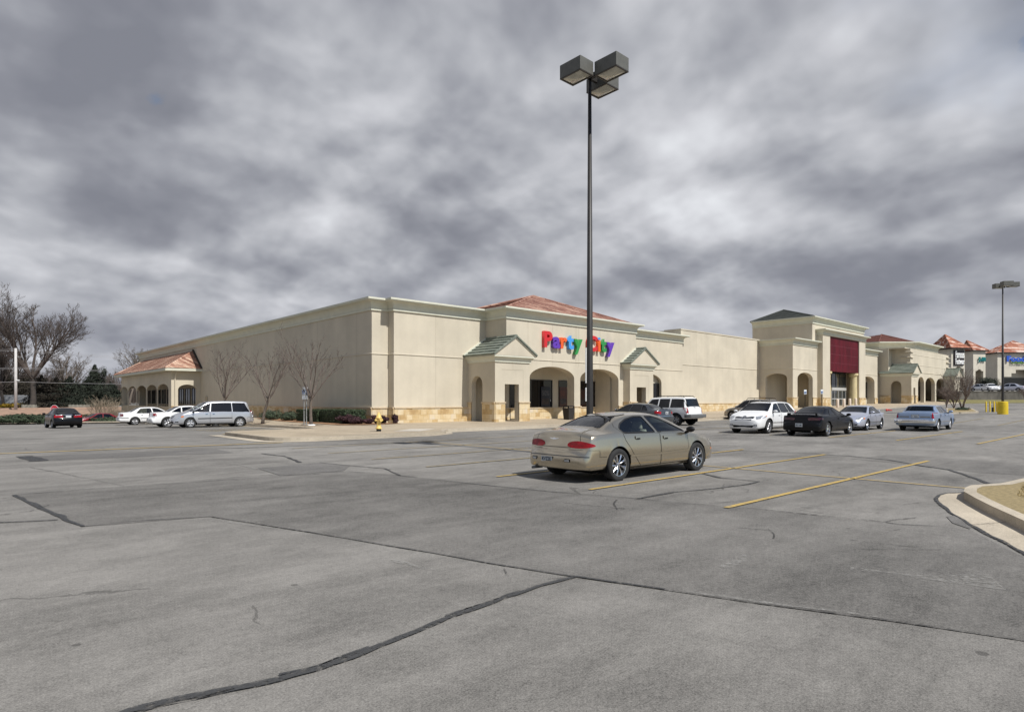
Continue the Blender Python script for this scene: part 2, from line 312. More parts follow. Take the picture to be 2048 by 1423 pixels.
# ------------------------------------------------------------------ object helpers
def tag(o, label=None, cat=None, group=None, kind=None):
    if label: o['label'] = label
    if cat: o['category'] = cat
    if group: o['group'] = group
    if kind: o['kind'] = kind
    return o
def thing(name, label, cat, loc=(0, 0, 0), rz=0.0, group=None):
    o = bpy.data.objects.new(name, None); COL.objects.link(o); o.empty_display_size = 0.3
    o.location = loc; o.rotation_euler = (0, 0, rz); return tag(o, label, cat, group)
def copy_tree(o, parent=None):
    c = o.copy(); COL.objects.link(c)
    if parent: c.parent = parent; c.matrix_parent_inverse = o.matrix_parent_inverse.copy()
    for ch in o.children: copy_tree(ch, c)
    return c
class MB:
    def __init__(s): s.v = []; s.f = []; s.mi = []; s.mats = []
    def mat(s, m):
        if m not in s.mats: s.mats.append(m)
        return s.mats.index(m)
    def add(s, verts, faces, m=None):
        k = len(s.v); s.v += [tuple(p) for p in verts]; i = s.mat(m) if m else 0
        for f in faces: s.f.append(tuple(a+k for a in f)); s.mi.append(i)
    def box(s, x0, x1, y0, y1, z0, z1, m=None):
        s.add([(x0, y0, z0), (x1, y0, z0), (x1, y1, z0), (x0, y1, z0), (x0, y0, z1), (x1, y0, z1), (x1, y1, z1), (x0, y1, z1)],
              [(0, 3, 2, 1), (4, 5, 6, 7), (0, 1, 5, 4), (1, 2, 6, 5), (2, 3, 7, 6), (3, 0, 4, 7)], m)
    def bar(s, a, b, w, h, m=None, up=(0, 0, 1)):
        a, b = Vector(a), Vector(b); d = (b-a).normalized(); u = Vector(up)
        if abs(d.dot(u)) > 0.99: u = Vector((1, 0, 0))
        r = d.cross(u).normalized()*w/2; q = r.cross(d).normalized()*h/2
        s.add([a-r-q, a+r-q, a+r+q, a-r+q, b-r-q, b+r-q, b+r+q, b-r+q], [(0, 1, 2, 3), (7, 6, 5, 4), (0, 4, 5, 1), (1, 5, 6, 2), (2, 6, 7, 3), (3, 7, 4, 0)], m)
    def tube(s, pts, rads, n=8, m=None, cap=True):
        pts = [Vector(p) for p in pts]
        if not isinstance(rads, (list, tuple)): rads = [rads]*len(pts)
        rings = []; prev = None
        for i, p in enumerate(pts):
            d = (pts[min(i+1, len(pts)-1)] - pts[max(i-1, 0)]).normalized()
            if prev is None: a = d.orthogonal().normalized()
            else:
                a = prev - d*prev.dot(d); a = a.normalized() if a.length > 1e-6 else d.orthogonal().normalized()
            prev = a; b = d.cross(a)
            rings.append([p + (a*cos(2*pi*k/n) + b*sin(2*pi*k/n))*rads[i] for k in range(n)])
        vs = [q for r in rings for q in r]; fs = []
        for i in range(len(rings)-1):
            for k in range(n): fs.append((i*n+k, i*n+(k+1) % n, (i+1)*n+(k+1) % n, (i+1)*n+k))
        if cap: fs += [tuple(range(n-1, -1, -1)), tuple(range((len(rings)-1)*n, len(rings)*n))]
        s.add(vs, fs, m)
    def lathe(s, prof, n=24, m=None, o=(0, 0, 0), axis='z'):
        vs = []; fs = []
        for r, h in prof:
            for k in range(n):
                a = 2*pi*k/n; c, q = r*cos(a), r*sin(a)
                vs.append((o[0]+c, o[1]+q, o[2]+h) if axis == 'z' else ((o[0]+c, o[1]+h, o[2]+q) if axis == 'y' else (o[0]+h, o[1]+c, o[2]+q)))
        for i in range(len(prof)-1):
            for k in range(n): fs.append((i*n+k, i*n+(k+1) % n, (i+1)*n+(k+1) % n, (i+1)*n+k))
        s.add(vs, fs, m)
    def build(s, name, m=None, parent=None, smooth=False, loc=None, recalc=True, bevel=0.0):
        me = bpy.data.meshes.new(name); me.from_pydata(s.v, [], s.f)
        ms = s.mats if s.mats else [m]
        for q in ms: me.materials.append(q)
        if s.mats: me.polygons.foreach_set('material_index', s.mi)
        if recalc:
            bm = bmesh.new(); bm.from_mesh(me); bmesh.ops.recalc_face_normals(bm, faces=bm.faces)
            if bevel:
                bmesh.ops.bevel(bm, geom=[e for e in bm.edges if len(e.link_faces) == 2 and e.calc_face_angle(0) > 0.6], offset=bevel, segments=2, affect='EDGES', profile=0.6)
            bm.to_mesh(me); bm.free()
        if smooth: me.polygons.foreach_set('use_smooth', [True]*len(me.polygons))
        me.update()
        o = bpy.data.objects.new(name, me); COL.objects.link(o)
        if loc: o.location = loc
        if parent: o.parent = parent
        return o
def pip(p, poly):
    x, y = p; c = False; j = len(poly)-1
    for i in range(len(poly)):
        xi, yi = poly[i]; xj, yj = poly[j]
        if (yi > y) != (yj > y) and x < (xj-xi)*(y-yi)/(yj-yi)+xi: c = not c
        j = i
    return c
def fill(outer, holes=(), grid=0.0):
    """constrained triangulation of an outline (with holes, optional inner grid points)"""
    vs = [Vector(p) for p in outer]; ed = [(i, (i+1) % len(outer)) for i in range(len(outer))]
    for h in holes:
        k = len(vs); vs += [Vector(p) for p in h]; ed += [(k+i, k+(i+1) % len(h)) for i in range(len(h))]
    if grid:
        xs = [p[0] for p in outer]; ys = [p[1] for p in outer]
        x = min(xs)+grid/2
        while x < max(xs):
            y = min(ys)+grid/2
            while y < max(ys):
                q = (x, y)
                if pip(q, outer) and not any(pip(q, h) for h in holes): vs.append(Vector(q))
                y += grid
            x += grid
    r = delaunay_2d_cdt(vs, ed, [], 0, 1e-5)
    V = [tuple(p) for p in r[0]]; T = []
    for t in r[2]:
        c = (sum(V[i][0] for i in t)/len(t), sum(V[i][1] for i in t)/len(t))
        if pip(c, outer) and not any(pip(c, h) for h in holes): T.append(tuple(t))
    return V, T
def chaikin(P, closed=False, it=2):
    for _ in range(it):
        Q = []; n = len(P)
        if not closed: Q.append(P[0])
        for i in range(n if closed else n-1):
            a, b = P[i], P[(i+1) % n]
            Q.append(tuple(a[k]*.75+b[k]*.25 for k in range(len(a)))); Q.append(tuple(a[k]*.25+b[k]*.75 for k in range(len(a))))
        if not closed: Q.append(P[-1])
        P = Q
    return P
def rpoly(P, r=0.05, it=2):
    """round the corners of a closed outline by about r"""
    Q = []; n = len(P)
    for i in range(n):
        p = Vector(P[i]); a = Vector(P[i-1]); b = Vector(P[(i+1) % n])
        da, db = a-p, b-p
        Q.append(tuple(p + da.normalized()*min(r, da.length*.48))); Q.append(tuple(p)); Q.append(tuple(p + db.normalized()*min(r, db.length*.48)))
    out = []
    for i in range(0, len(Q), 3):
        out += chaikin(Q[i:i+3], False, it)
    return out
def arch_hole(s0, s1, zb, zsp, zcr, n=14):
    """arched opening: jambs to zsp, elliptic head up to zcr"""
    c, a, b = (s0+s1)/2, (s1-s0)/2, zcr-zsp
    return [(s0, zb), (s1, zb)] + [(c + a*cos(pi*k/n), zsp + b*sin(pi*k/n)) for k in range(n+1)]
def rect(s0, s1, z0, z1): return [(s0, z0), (s1, z0), (s1, z1), (s0, z1)]
def wall(mb, p0, p1, z0, z1, m, holes=(), thick=0.3, off=0.0, back=True, ends=False):
    """upright panel from p0 to p1; its outside is on the right-hand side of p0->p1; openings in (s, z)"""
    a, b = Vector(p0), Vector(p1); Lw = (b-a).length; d = (b-a)/Lw; nrm = Vector((d.y, -d.x))
    V, T = fill(rect(0, Lw, z0, z1), holes)
    def P(q, o): return (a.x + d.x*q[0] + nrm.x*o, a.y + d.y*q[0] + nrm.y*o, q[1])
    mb.add([P(q, off) for q in V], T, m)
    if back: mb.add([P(q, off-thick) for q in V], [t[::-1] for t in T], m)
    for lp in [rect(0, Lw, z0, z1)] + list(holes):
        n = len(lp)
        for i in range(n):
            q, r = lp[i], lp[(i+1) % n]
            if (q[1] < z0+1e-3 and r[1] < z0+1e-3) or (q[1] > z1 and r[1] > z1): continue
            if not ends and abs(q[0]-r[0]) < 1e-6 and (q[0] < 1e-6 or q[0] > Lw-1e-6): continue
            q = (q[0], min(max(q[1], z0), z1)); r = (r[0], min(max(r[1], z0), z1))
            mb.add([P(q, off), P(r, off), P(r, off-thick), P(q, off-thick)], [(0, 1, 2, 3)], m)
def sweep(mb, path, prof, m, ends=True):
    """moulding: profile of (outward, z) swept along a plan path; outward is to the right of the path"""
    n = len(path); rings = []
    for i in range(n):
        p = Vector(path[i])
        def nr(a, b): d = (Vector(b)-Vector(a)).normalized(); return Vector((d.y, -d.x))
        if i == 0: o = nr(path[0], path[1])
        elif i == n-1: o = nr(path[-2], path[-1])
        else:
            n1, n2 = nr(path[i-1], path[i]), nr(path[i], path[i+1]); o = (n1+n2)/(1+n1.dot(n2))
        rings.append([(p.x+o.x*a, p.y+o.y*a, z) for a, z in prof])
    k = len(prof); vs = [q for r in rings for q in r]; fs = []
    for i in range(n-1):
        for j in range(k-1): fs.append((i*k+j, i*k+j+1, (i+1)*k+j+1, (i+1)*k+j))
    if ends: fs += [tuple(range(k)), tuple(range((n-1)*k+k-1, (n-1)*k-1, -1))]
    mb.add(vs, fs, m)
def cornice_prof(z0, z1, o=0.55, inner=-0.35):
    h = z1-z0
    P = [(0.0, z0), (0.09, z0), (0.09, z0+h*.16), (0.05, z0+h*.20), (0.06, z0+h*.26)]
    for k in range(7):
        t = k/6; P.append((0.07 + (o*.62-0.07)*(1-cos(t*pi/2)), z0+h*.27 + h*.50*sin(t*pi/2)))
    P += [(o-0.05, z0+h*.78), (o-0.05, z0+h*.83), (o, z0+h*.85), (o, z1), (inner, z1), (inner, z1-0.3)]
    return P
def tiles(mb, a, b, c, d, n, m, step=0.05, under=0.0):
    """roof slope with eave a->b and top d->c (a below d, b below c) laid in n stepped courses"""
    a, b, c, d = map(Vector, (a, b, c, d)); nr = (b-a).cross(d-a)
    if nr.length < 1e-6: nr = (b-a).cross(c-a)
    nr.normalize()
    if nr.z < 0: nr = -nr
    for i in range(n):
        t0, t1 = i/n, (i+1.12)/n if i < n-1 else 1.0
        l0, r0 = a.lerp(d, t0), b.lerp(c, t0); l1, r1 = a.lerp(d, min(t1, 1)), b.lerp(c, min(t1, 1))
        u = nr*step
        mb.add([l0+u, r0+u, r1+nr*0.006, l1+nr*0.006, l0-nr*under, r0-nr*under], [(0, 1, 2, 3), (4, 5, 1, 0), (0, 3, 4), (5, 2, 1)], m)
def text_mesh(txt, size, depth, bold=0.0, shear=0.0, spacing=1.0, xscale=1.0):
    cu = bpy.data.curves.new('lettering', 'FONT'); cu.body = txt; cu.size = size; cu.extrude = depth/2; cu.offset = bold; cu.shear = shear; cu.space_character = spacing
    o = bpy.data.objects.new('lettering', cu); COL.objects.link(o)
    dg = bpy.context.evaluated_depsgraph_get(); me = bpy.data.meshes.new_from_object(o.evaluated_get(dg))
    bpy.data.objects.remove(o); bpy.data.curves.remove(cu); return me
# ================================================================== GROUND
def axis_cells(lo, hi, step, far):
    a = [-v for v in far[::-1]]; a = [v for v in a if v < lo-5]
    n = int((hi-lo)/step); return a + [lo+i*step for i in range(n+1)] + [v for v in far if v > hi+5]
def build_ground():
    xs = axis_cells(-70, 190, 2.0, [260, 400, 800, 2000, 5000]); ys = axis_cells(-60, 190, 2.0, [260, 400, 800, 2000, 5000])
    vs = [(x, y, zg(x, y)) for y in ys for x in xs]; n = len(xs)
    fs = [(j*n+i, j*n+i+1, (j+1)*n+i+1, (j+1)*n+i) for j in range(len(ys)-1) for i in range(n-1)]
    mb = MB(); mb.add(vs, fs); return tag(mb.build('ground', ASPH, recalc=False, smooth=True), kind='structure')
build_ground()
def P2(*pts): return [G(x, y) for x, y in pts]
def sheet(name, outline, off, m, grid=2.0, mb=None, zf=None):
    V, T = fill(outline, (), grid); zf = zf or zg
    vs = [(x, y, zf(x, y)+off) for x, y in V]
    own = mb is None
    if own: mb = MB()
    mb.add(vs, T, m)
    if own: return tag(mb.build(name), kind='structure')
def resample(P, step):
    out = [P[0]]
    for a, b in zip(P, P[1:]):
        L = math.dist(a, b); n = max(1, int(L/step))
        out += [(a[0]+(b[0]-a[0])*k/n, a[1]+(b[1]-a[1])*k/n) for k in range(1, n+1)]
    return out
def ribbon(mb, P, w, off, m, jit=0.0, wj=0.0, step=0.35, seed=0):
    """strip lying on the ground along P; jit wanders, wj varies the width"""
    rnd = random.Random(seed); P = resample(P, step); n = len(P); vs = []
    def wander():
        q = [rnd.uniform(-1, 1) for _ in range(n)]
        for _ in range(3): q = [(q[max(i-1, 0)]+2*q[i]+q[min(i+1, n-1)])/4 for i in range(n)]
        return [v*1.8 for v in q]
    wo, ww_ = wander(), wander()
    for i, p in enumerate(P):
        a, b = P[max(i-1, 0)], P[min(i+1, n-1)]; L = math.dist(a, b) or 1; nx, ny = -(b[1]-a[1])/L, (b[0]-a[0])/L
        o = wo[i]*jit; ww = w*max(.15, 1+ww_[i]*wj)/2
        for s in (-1, 1):
            x, y = p[0]+nx*(o+s*ww), p[1]+ny*(o+s*ww); vs.append((x, y, zg(x, y)+off))
    mb.add(vs, [(2*i, 2*i+2, 2*i+3, 2*i+1) for i in range(n-1)], m)

# the newer asphalt lane and the repair patches
sheet('asphalt_lane', P2((28, 990), (290, 970), (560, 952), (640, 946), (700, 943), (800, 951), (950, 968), (1100, 983), (1250, 995), (1400, 1009), (1500, 1017), (1650, 1032), (1774, 1045), (1890, 1053), (1942, 1060), (2000, 1090), (2060, 1120), (2200, 1200), (2200, 1310),
      (2048, 1282), (1800, 1245), (1500, 1205), (1330, 1180), (1150, 1154), (1000, 1130), (860, 1105), (700, 1078), (540, 1052), (420, 1033), (165, 1053), (90, 1018)), 0.004, ASPH2, 1.5)
pm = MB()
sheet('', P2((515, 936), (640, 925), (700, 931), (688, 941), (560, 951)), 0.008, ASPH3, 1.0, pm)
sheet('', P2((48, 912), (430, 897), (468, 905), (250, 914), (78, 922)), 0.004, ASPH3, 1.0, pm)
sheet('', P2((1893, 1033), (1915, 1030), (1945, 1052), (1940, 1058), (1905, 1046)), 0.008, ASPH3, 0.6, pm)
sheet('', P2((1700, 917), (1790, 908), (1960, 920), (2050, 930), (2050, 950), (1960, 945), (1830, 930)), 0.004, ASPH2, 1.0, pm)
tag(pm.build('asphalt_patch'), kind='structure')
cm = MB()   # sealed joints and cracks
def crk(pts, w, m=SEAL, jit=0.012, wj=0.35, off=0.012, step=0.12, seed=1): ribbon(cm, P2(*pts), w, off, m, jit, wj, step, seed)
crk([(200, 1445), (260, 1423), (360, 1398), (460, 1380), (560, 1360), (640, 1336), (700, 1315), (800, 1275), (850, 1256), (900, 1235), (1000, 1200), (1080, 1172), (1150, 1154)], 0.062, jit=0.010, wj=.3, step=0.05)
crk([(250, 1436), (370, 1405), (470, 1383)], 0.018, CRACK, 0.02, 0.7, step=0.05, seed=5)
crk([(560, 1353), (650, 1327), (740, 1295)], 0.018, SEAL, 0.02, 0.9, step=0.05, seed=6)
crk([(890, 1232), (960, 1208), (1040, 1181)], 0.02, SEAL, 0.02, 0.9, step=0.05, seed=7)
crk([(1150, 1154), (1240, 1166), (1330, 1180)], 0.035, seed=2)
crk([(1330, 1180), (1500, 1205), (1650, 1225), (1800, 1245), (2048, 1282), (2120, 1293)], 0.014, CRACK, 0.004, 0.5, seed=3)
crk([(420, 1033), (540, 1052), (700, 1078)], 0.018, CRACK, 0.006, 0.5, seed=4)
crk([(700, 1078), (790, 1094), (860, 1105), (1000, 1130), (1150, 1154)], 0.016, SEAL, 0.01, 0.5, seed=8)
crk([(165, 1053), (260, 1043), (420, 1033)], 0.022, SEAL, 0.006, 0.6, seed=9)
crk([(28, 990), (90, 1020), (165, 1053)], 0.085, SEAL, 0.02, 0.5, seed=10)
crk([(28, 990), (120, 982), (290, 970), (430, 961), (560, 952), (640, 947)], 0.03, SEAL, 0.015, 0.7, seed=11)
crk([(-60, 1050), (0, 1045), (115, 1040)], 0.05, SEAL, seed=12)
crk([(-40, 940), (60, 934), (250, 972)], 0.02, CRACK, 0.02, 0.8, seed=13)
crk([(640, 945), (700, 943), (800, 951), (950, 968), (1100, 983), (1250, 995), (1400, 1009)], 0.04, SEAL, 0.012, 0.6, seed=14)
crk([(1400, 1009), (1500, 1017), (1650, 1032), (1774, 1045)], 0.03, CRACK, 0.015, 0.8, seed=15)
crk([(1774, 1045), (1800, 1049), (1850, 1051), (1895, 1053)], 0.05, SEAL, 0.03, 0.8, seed=16)
crk([(1760, 1048), (1790, 1040), (1834, 1036)], 0.03, CRACK, 0.02, 0.8, seed=17)
crk([(640, 925), (700, 931), (770, 937), (800, 951)], 0.05, SEAL, seed=18)
crk([(1395, 945), (1440, 955), (1520, 963), (1500, 968), (1430, 977), (1348, 984), (1275, 998)], 0.075, SEAL, 0.02, 0.5, seed=19)
crk([(1478, 901), (1600, 906), (1700, 912), (1780, 920), (1840, 931), (1900, 940), (1940, 953), (1975, 966), (2004, 978)], 0.09, SEAL, 0.02, 0.4, seed=20)
crk([(430, 897), (560, 893), (700, 888), (830, 884), (925, 879)], 0.10, SEAL, 0.02, 0.4, seed=21)
crk([(48, 912), (62, 916), (78, 922)], 0.35, SEAL, 0.05, 0.3, seed=22)
crk([(520, 907), (570, 912), (600, 925)], 0.1, SEAL, 0.03, 0.5, seed=23)
crk([(560, 952), (690, 941)], 0.04, DUST, 0.02, 0.6, seed=24)
crk([(470, 928), (560, 947), (520, 950)], 0.12, DUST, 0.05, 0.6, seed=25)
crk([(1235, 1020), (1226, 1010), (1232, 1000)], 0.018, CRACK, 0.03, 0.8, seed=26)
crk([(1125, 1006), (1190, 1012), (1250, 1018)], 0.02, CRACK, 0.03, 0.9, seed=27)
crk([(1010, 1137), (1016, 1150), (1022, 1157)], 0.016, CRACK, 0.01, 0.8, step=0.05, seed=28)
for k, pp in enumerate([[(1700, 1080), (1740, 1085), (1800, 1092), (1840, 1094)], [(1720, 1098), (1790, 1100), (1885, 1101)], [(1745, 1072), (1770, 1066), (1800, 1059)],
                        [(1540, 1058), (1548, 1068), (1545, 1078)], [(1460, 1055), (1545, 1060)], [(1600, 1014), (1700, 1020), (1760, 1026)], [(1810, 1010), (1840, 1005), (1850, 1004)],
                        [(1860, 1068), (1900, 1074)], [(1400, 1009), (1470, 1003), (1590, 998)], [(760, 905), (900, 893), (1010, 884)], [(100, 1010), (60, 1023), (0, 1030)]]):
    crk(pp, 0.013, CRACK, 0.03, 0.9, 0.012, 0.08, 40+k)
tag(cm.build('pavement_crack'), kind='structure')
dm = MB()   # pale worn strips beside the joints
for k, (pp, w) in enumerate([([(1370, 1183), (1500, 1202), (1650, 1222), (1800, 1242)], 0.05), ([(1700, 1137), (1850, 1155), (2000, 1170)], 0.25), ([(1440, 1134), (1490, 1123), (1500, 1112)], 0.10),
                            ([(780, 1120), (880, 1140)], 0.16), ([(440, 1042), (540, 1056), (640, 1070)], 0.035)]):
    ribbon(dm, P2(*pp), w, 0.010, DUST, w*0.4, 0.8, 0.12, 80+k)
tag(dm.build('worn_strip'), kind='structure')

# painted lines
lm = MB()
def line(a, b, w=0.09, m=YELLOW): ribbon(lm, [a, b], w, 0.016, m, 0.0, 0.04, 0.5, 3)
for k, y in enumerate([4.78, 7.45, 10.05, 12.7, 15.35, 18.0, 20.65]):
    line((8.75 if k else 8.8, y), (19.65, y), 0.095, YELLOW if k < 3 else YELLOW2)
line((14.05, 2.4), (14.05, 20.7), 0.07)
line((9.3, -3.2), (19.6, -3.2)); line((14.75, 2.05), (19.6, 2.05))
for k, y in enumerate([-2.6, 0.05, 2.7, 5.4, 8.1, 10.75, 13.4, 16.05, 18.7]): line((28.7, y), (39.6, y), 0.10, YELLOW2 if k not in (3, 4, 5) else YELLOW)
line((34.1, -2.6), (34.1, 18.7), 0.07, YELLOW2)
for k, y in enumerate([-2.6, 0.05, 2.7, 5.4, 8.1, 10.75, 13.4]): line((48.5, y), (59.5, y), 0.10, YELLOW2)
for x in (24.9, 27.6, 30.25, 32.9, 35.55, 38.2, 40.85, 43.5, 46.1, 48.8): line((x, 20.3), (x, 25.6), 0.10, YELLOW2)
a, b = P2((-140, 913), (566, 885)); line(a, b, 0.17)
a, b = P2((-140, 862), (112, 858)); line(a, b, 0.13, YELLOW2)
a, b = P2((160, 857.5), (240, 854)); line(a, b, 0.13, YELLOW)
for y in (37.9, 41.8, 45.6, 49.4, 53.2, 57.0, 60.8): line((9.8, y), (14.6, y), 0.10, YELLOW2)
for i in range(6): line((11.0+0.6*i, 35.3), (10.4+0.6*i, 37.6), 0.09, YELLOW2 if i % 2 else YELLOW)
line((10.2, 35.1), (14.6, 35.1), 0.1, YELLOW2)
sheet('', [(11.6, 33.0), (13.6, 33.0), (13.6, 34.6), (11.6, 34.6)], 0.008, BLUEPAINT, 1.0, lm)
line((9.9, 31.6), (11.4, 31.75), 0.2, YELLOW)
tag(lm.build('painted_lines'), kind='structure')

# ------------------------------------------------------------------ sidewalks with kerbs
def kerbed(name, outline, h=0.15, grid=1.5, top=None, m=CONC, face=CONC2, kw=0.16):
    """raised slab on the ground with a vertical kerb face all round"""
    top = top or (lambda x, y: zg(x, y)+h); mb = MB()
    V, T = fill(outline, (), grid); mb.add([(x, y, top(x, y)) for x, y in V], T, m)
    P = resample(outline+[outline[0]], 1.0)
    for a, b in zip(P, P[1:]):
        mb.add([(a[0], a[1], zg(*a)-0.1), (b[0], b[1], zg(*b)-0.1), (b[0], b[1], top(*b)), (a[0], a[1], top(*a))], [(0, 1, 2, 3)], face)
    # kerb top band, 2 mm proud
    c = [Vector(p) for p in outline]; n = len(c); ar = sum(c[i].x*c[(i+1) % n].y-c[(i+1) % n].x*c[i].y for i in range(n)); sg = 1 if ar > 0 else -1
    inn = []
    for i in range(n):
        d1 = (c[i]-c[i-1]).normalized(); d2 = (c[(i+1) % n]-c[i]).normalized()
        n1 = Vector((-d1.y, d1.x))*sg; n2 = Vector((-d2.y, d2.x))*sg; o = (n1+n2)/max(0.3, 1+n1.dot(n2)); inn.append(c[i]+o*kw)
    oo = outline+[outline[0]]; ii = [tuple(p) for p in inn]; ii.append(ii[0])
    for i in range(n):
        k = max(1, int(math.dist(oo[i], oo[i+1])/1.0))
        for j in range(k):
            f = lambda A, B, t: (A[0]+(B[0]-A[0])*t, A[1]+(B[1]-A[1])*t)
            q = [f(oo[i], oo[i+1], j/k), f(oo[i], oo[i+1], (j+1)/k), f(ii[i], ii[i+1], (j+1)/k), f(ii[i], ii[i+1], j/k)]
            mb.add([(x, y, top(x, y)+0.003) for x, y in q], [(0, 1, 2, 3)], face)
    return tag(mb.build(name), kind='structure')
def arc(cx, cy, r, a0, a1, n=7): return [(cx+r*cos(radians(a0+(a1-a0)*k/n)), cy+r*sin(radians(a0+(a1-a0)*k/n))) for k in range(n+1)]
def walk_top(x, y):
    z = zg(x, y)+0.15
    if y > 33 and x < 21: z = z + (0.155-z)*sstep(15.0, 19.0, x)
    return z
def store_top(x, y): return zg(x, y)+0.15
kerbed('sidewalk', arc(11.2, 25.6, 1.5, 180, 270) + [(16.5, 24.1)] + arc(17.0, 25.6, 1.5, 270, 350, 5) + [(19.4, 26.2), (30, 26.3), (50, 26.2), (70, 25.2), (78, 24.4), (100, 23.5), (128, 22.5), (128, 40), (100, 40), (60, 40), (28.4, 40), (20.6, 36.5), (20.6, 104), (13.0, 104), (13.0, 62), (15.0, 60), (15.0, 32.4), (14.4, 31.8), (10.4, 31.6)] + [(9.7, 30.6)], top=walk_top)
gut = MB()
ribbon(gut, [(9.35, 31.0), (9.35, 25.4), (9.6, 24.5), (10.6, 23.8), (16.6, 23.75), (18.2, 24.6), (19.0, 25.8), (30, 25.95), (50, 25.85), (70, 24.85)], 0.55, 0.012, CONC2)
ribbon(gut, [(14.75, 32.2), (14.75, 60)], 0.5, 0.012, CONC2)
tag(gut.build('gutter'), kind='structure')
rampm = MB(); sheet('', [(17.0, 25.2), (18.9, 26.6), (17.9, 27.4), (16.0, 26.0)], 0.158, asphalt('pale_ramp_concrete', (0.50, 0.47, 0.42), 0.06), 1.0, rampm, zf=zg)
tag(rampm.build('kerb_ramp'), kind='structure')
# joints scored in the walk
jm = MB()
def scored(a, b):
    P = resample([a, b], 1.0); vs = []
    d = (Vector(b)-Vector(a)).normalized()*0.012; nx, ny = -d.y, d.x
    for x, y in P: vs += [(x+nx, y+ny, walk_top(x, y)+0.006), (x-nx, y-ny, walk_top(x, y)+0.006)]
    jm.add(vs, [(2*i, 2*i+2, 2*i+3, 2*i+1) for i in range(len(P)-1)], CRACK)
for x in (12.0, 14.2, 16.4): scored((x, 24.4), (x, 31.2))
for y in (28.4,): scored((9.9, y), (20, y))
for x in range(20, 100, 3): scored((x, 26.4 if x < 60 else 25.6), (x, 31.2))
for y in range(33, 100, 3): scored((15.2, y), (18.0, y))
tag(jm.build('sidewalk_joint'), kind='structure')
GRASS_DRY = M('dry_lawn_soil', (0.27, 0.21, 0.105), 0.95, var=0.35, vscale=14, bump=0.6, bscale=120)
MULCH = M('bark_mulch', (0.30, 0.165, 0.085), 0.95, var=0.45, vscale=9, bump=0.8, bscale=45)
tag(sheet('mulch_bed', [(17.4, 34.4), (18.6, 33.5), (20.2, 33.6), (21.7, 34.2), (21.72, 35.2), (20.48, 35.9), (20.45, 53), (18.9, 52), (17.8, 44)], 0.03, MULCH, 0.7, zf=walk_top), kind='structure')

# near island on the right: gutter pan, kerb, dry grass
isl_out = P2((2140, 1165), (2048, 1107), (1999, 1081), (1942, 1051), (1902, 1026), (1876, 1005), (1870, 996.6), (1876, 991), (1893, 987), (1937, 984.5))
kb = P2((2140, 1112), (2048, 1063), (1981, 1030), (1950, 1013), (1927.5, 999), (1930, 991), (1942, 985.5))
kx = [(p[0], p[1]) for p in kb] + [(14.2, 2.32), (16.5, 2.05), (19.8, 1.9), (20.4, 1.2), (20.3, -0.4), (19.6, -1.0), (12, -1.0), (9.5, -1.0)]
gp = MB(); sheet('', isl_out + [kb[-1]] + kb[::-1][1:], 0.010, CONC2, 0.8, gp)
ribbon(gp, isl_out, 0.05, 0.0135, SEAL, 0.015, 0.6, 0.1, 9)
tag(gp.build('gutter_pan'), kind='structure')
kerbed('kerb', kx, h=0.14, grid=0.8, m=GRASS_DRY, kw=0.17)
kj = MB()
a, b = P2((1942, 1051), (2022, 1044)); ribbon(kj, [a, b], 0.015, 0.016, CRACK, 0.004, 0.4, 0.1)
tag(kj.build('gutter_joint'), kind='structure')
def blades(name, outline, n, h, zf, m, seed=3, w=0.006):
    rnd = random.Random(seed); mb = MB(); xs = [p[0] for p in outline]; ys = [p[1] for p in outline]; k = 0
    while k < n:
        x, y = rnd.uniform(min(xs), max(xs)), rnd.uniform(min(ys), max(ys))
        if not pip((x, y), outline): continue
        k += 1; a = rnd.uniform(0, 2*pi); hh = h*rnd.uniform(.4, 1.2); lx, ly = rnd.uniform(-.8, .8)*hh, rnd.uniform(-.8, .8)*hh; z = zf(x, y)
        mb.add([(x-cos(a)*w, y-sin(a)*w, z), (x+cos(a)*w, y+sin(a)*w, z), (x+lx, y+ly, z+hh)], [(0, 1, 2)])
    return tag(mb.build(name, m, recalc=False), kind='stuff')
inner = [(9.9, -0.8), (9.6, 0.35), (12.5, 1.85), (14.2, 2.0), (19.6, 1.65), (20.0, -0.8)]
inner = [(p.x, p.y) for p in []] or [(min(q[0], 20.1), q[1]) for q in inner]
DRYBLADE = M('straw_grass_blades', (0.40, 0.31, 0.15), 0.9, var=0.35, vscale=3)
o = blades('grass', inner, 26000, 0.035, lambda x, y: zg(x, y)+0.14, DRYBLADE)
tag(o, 'short dormant straw coloured grass on the kerbed island', 'grass')
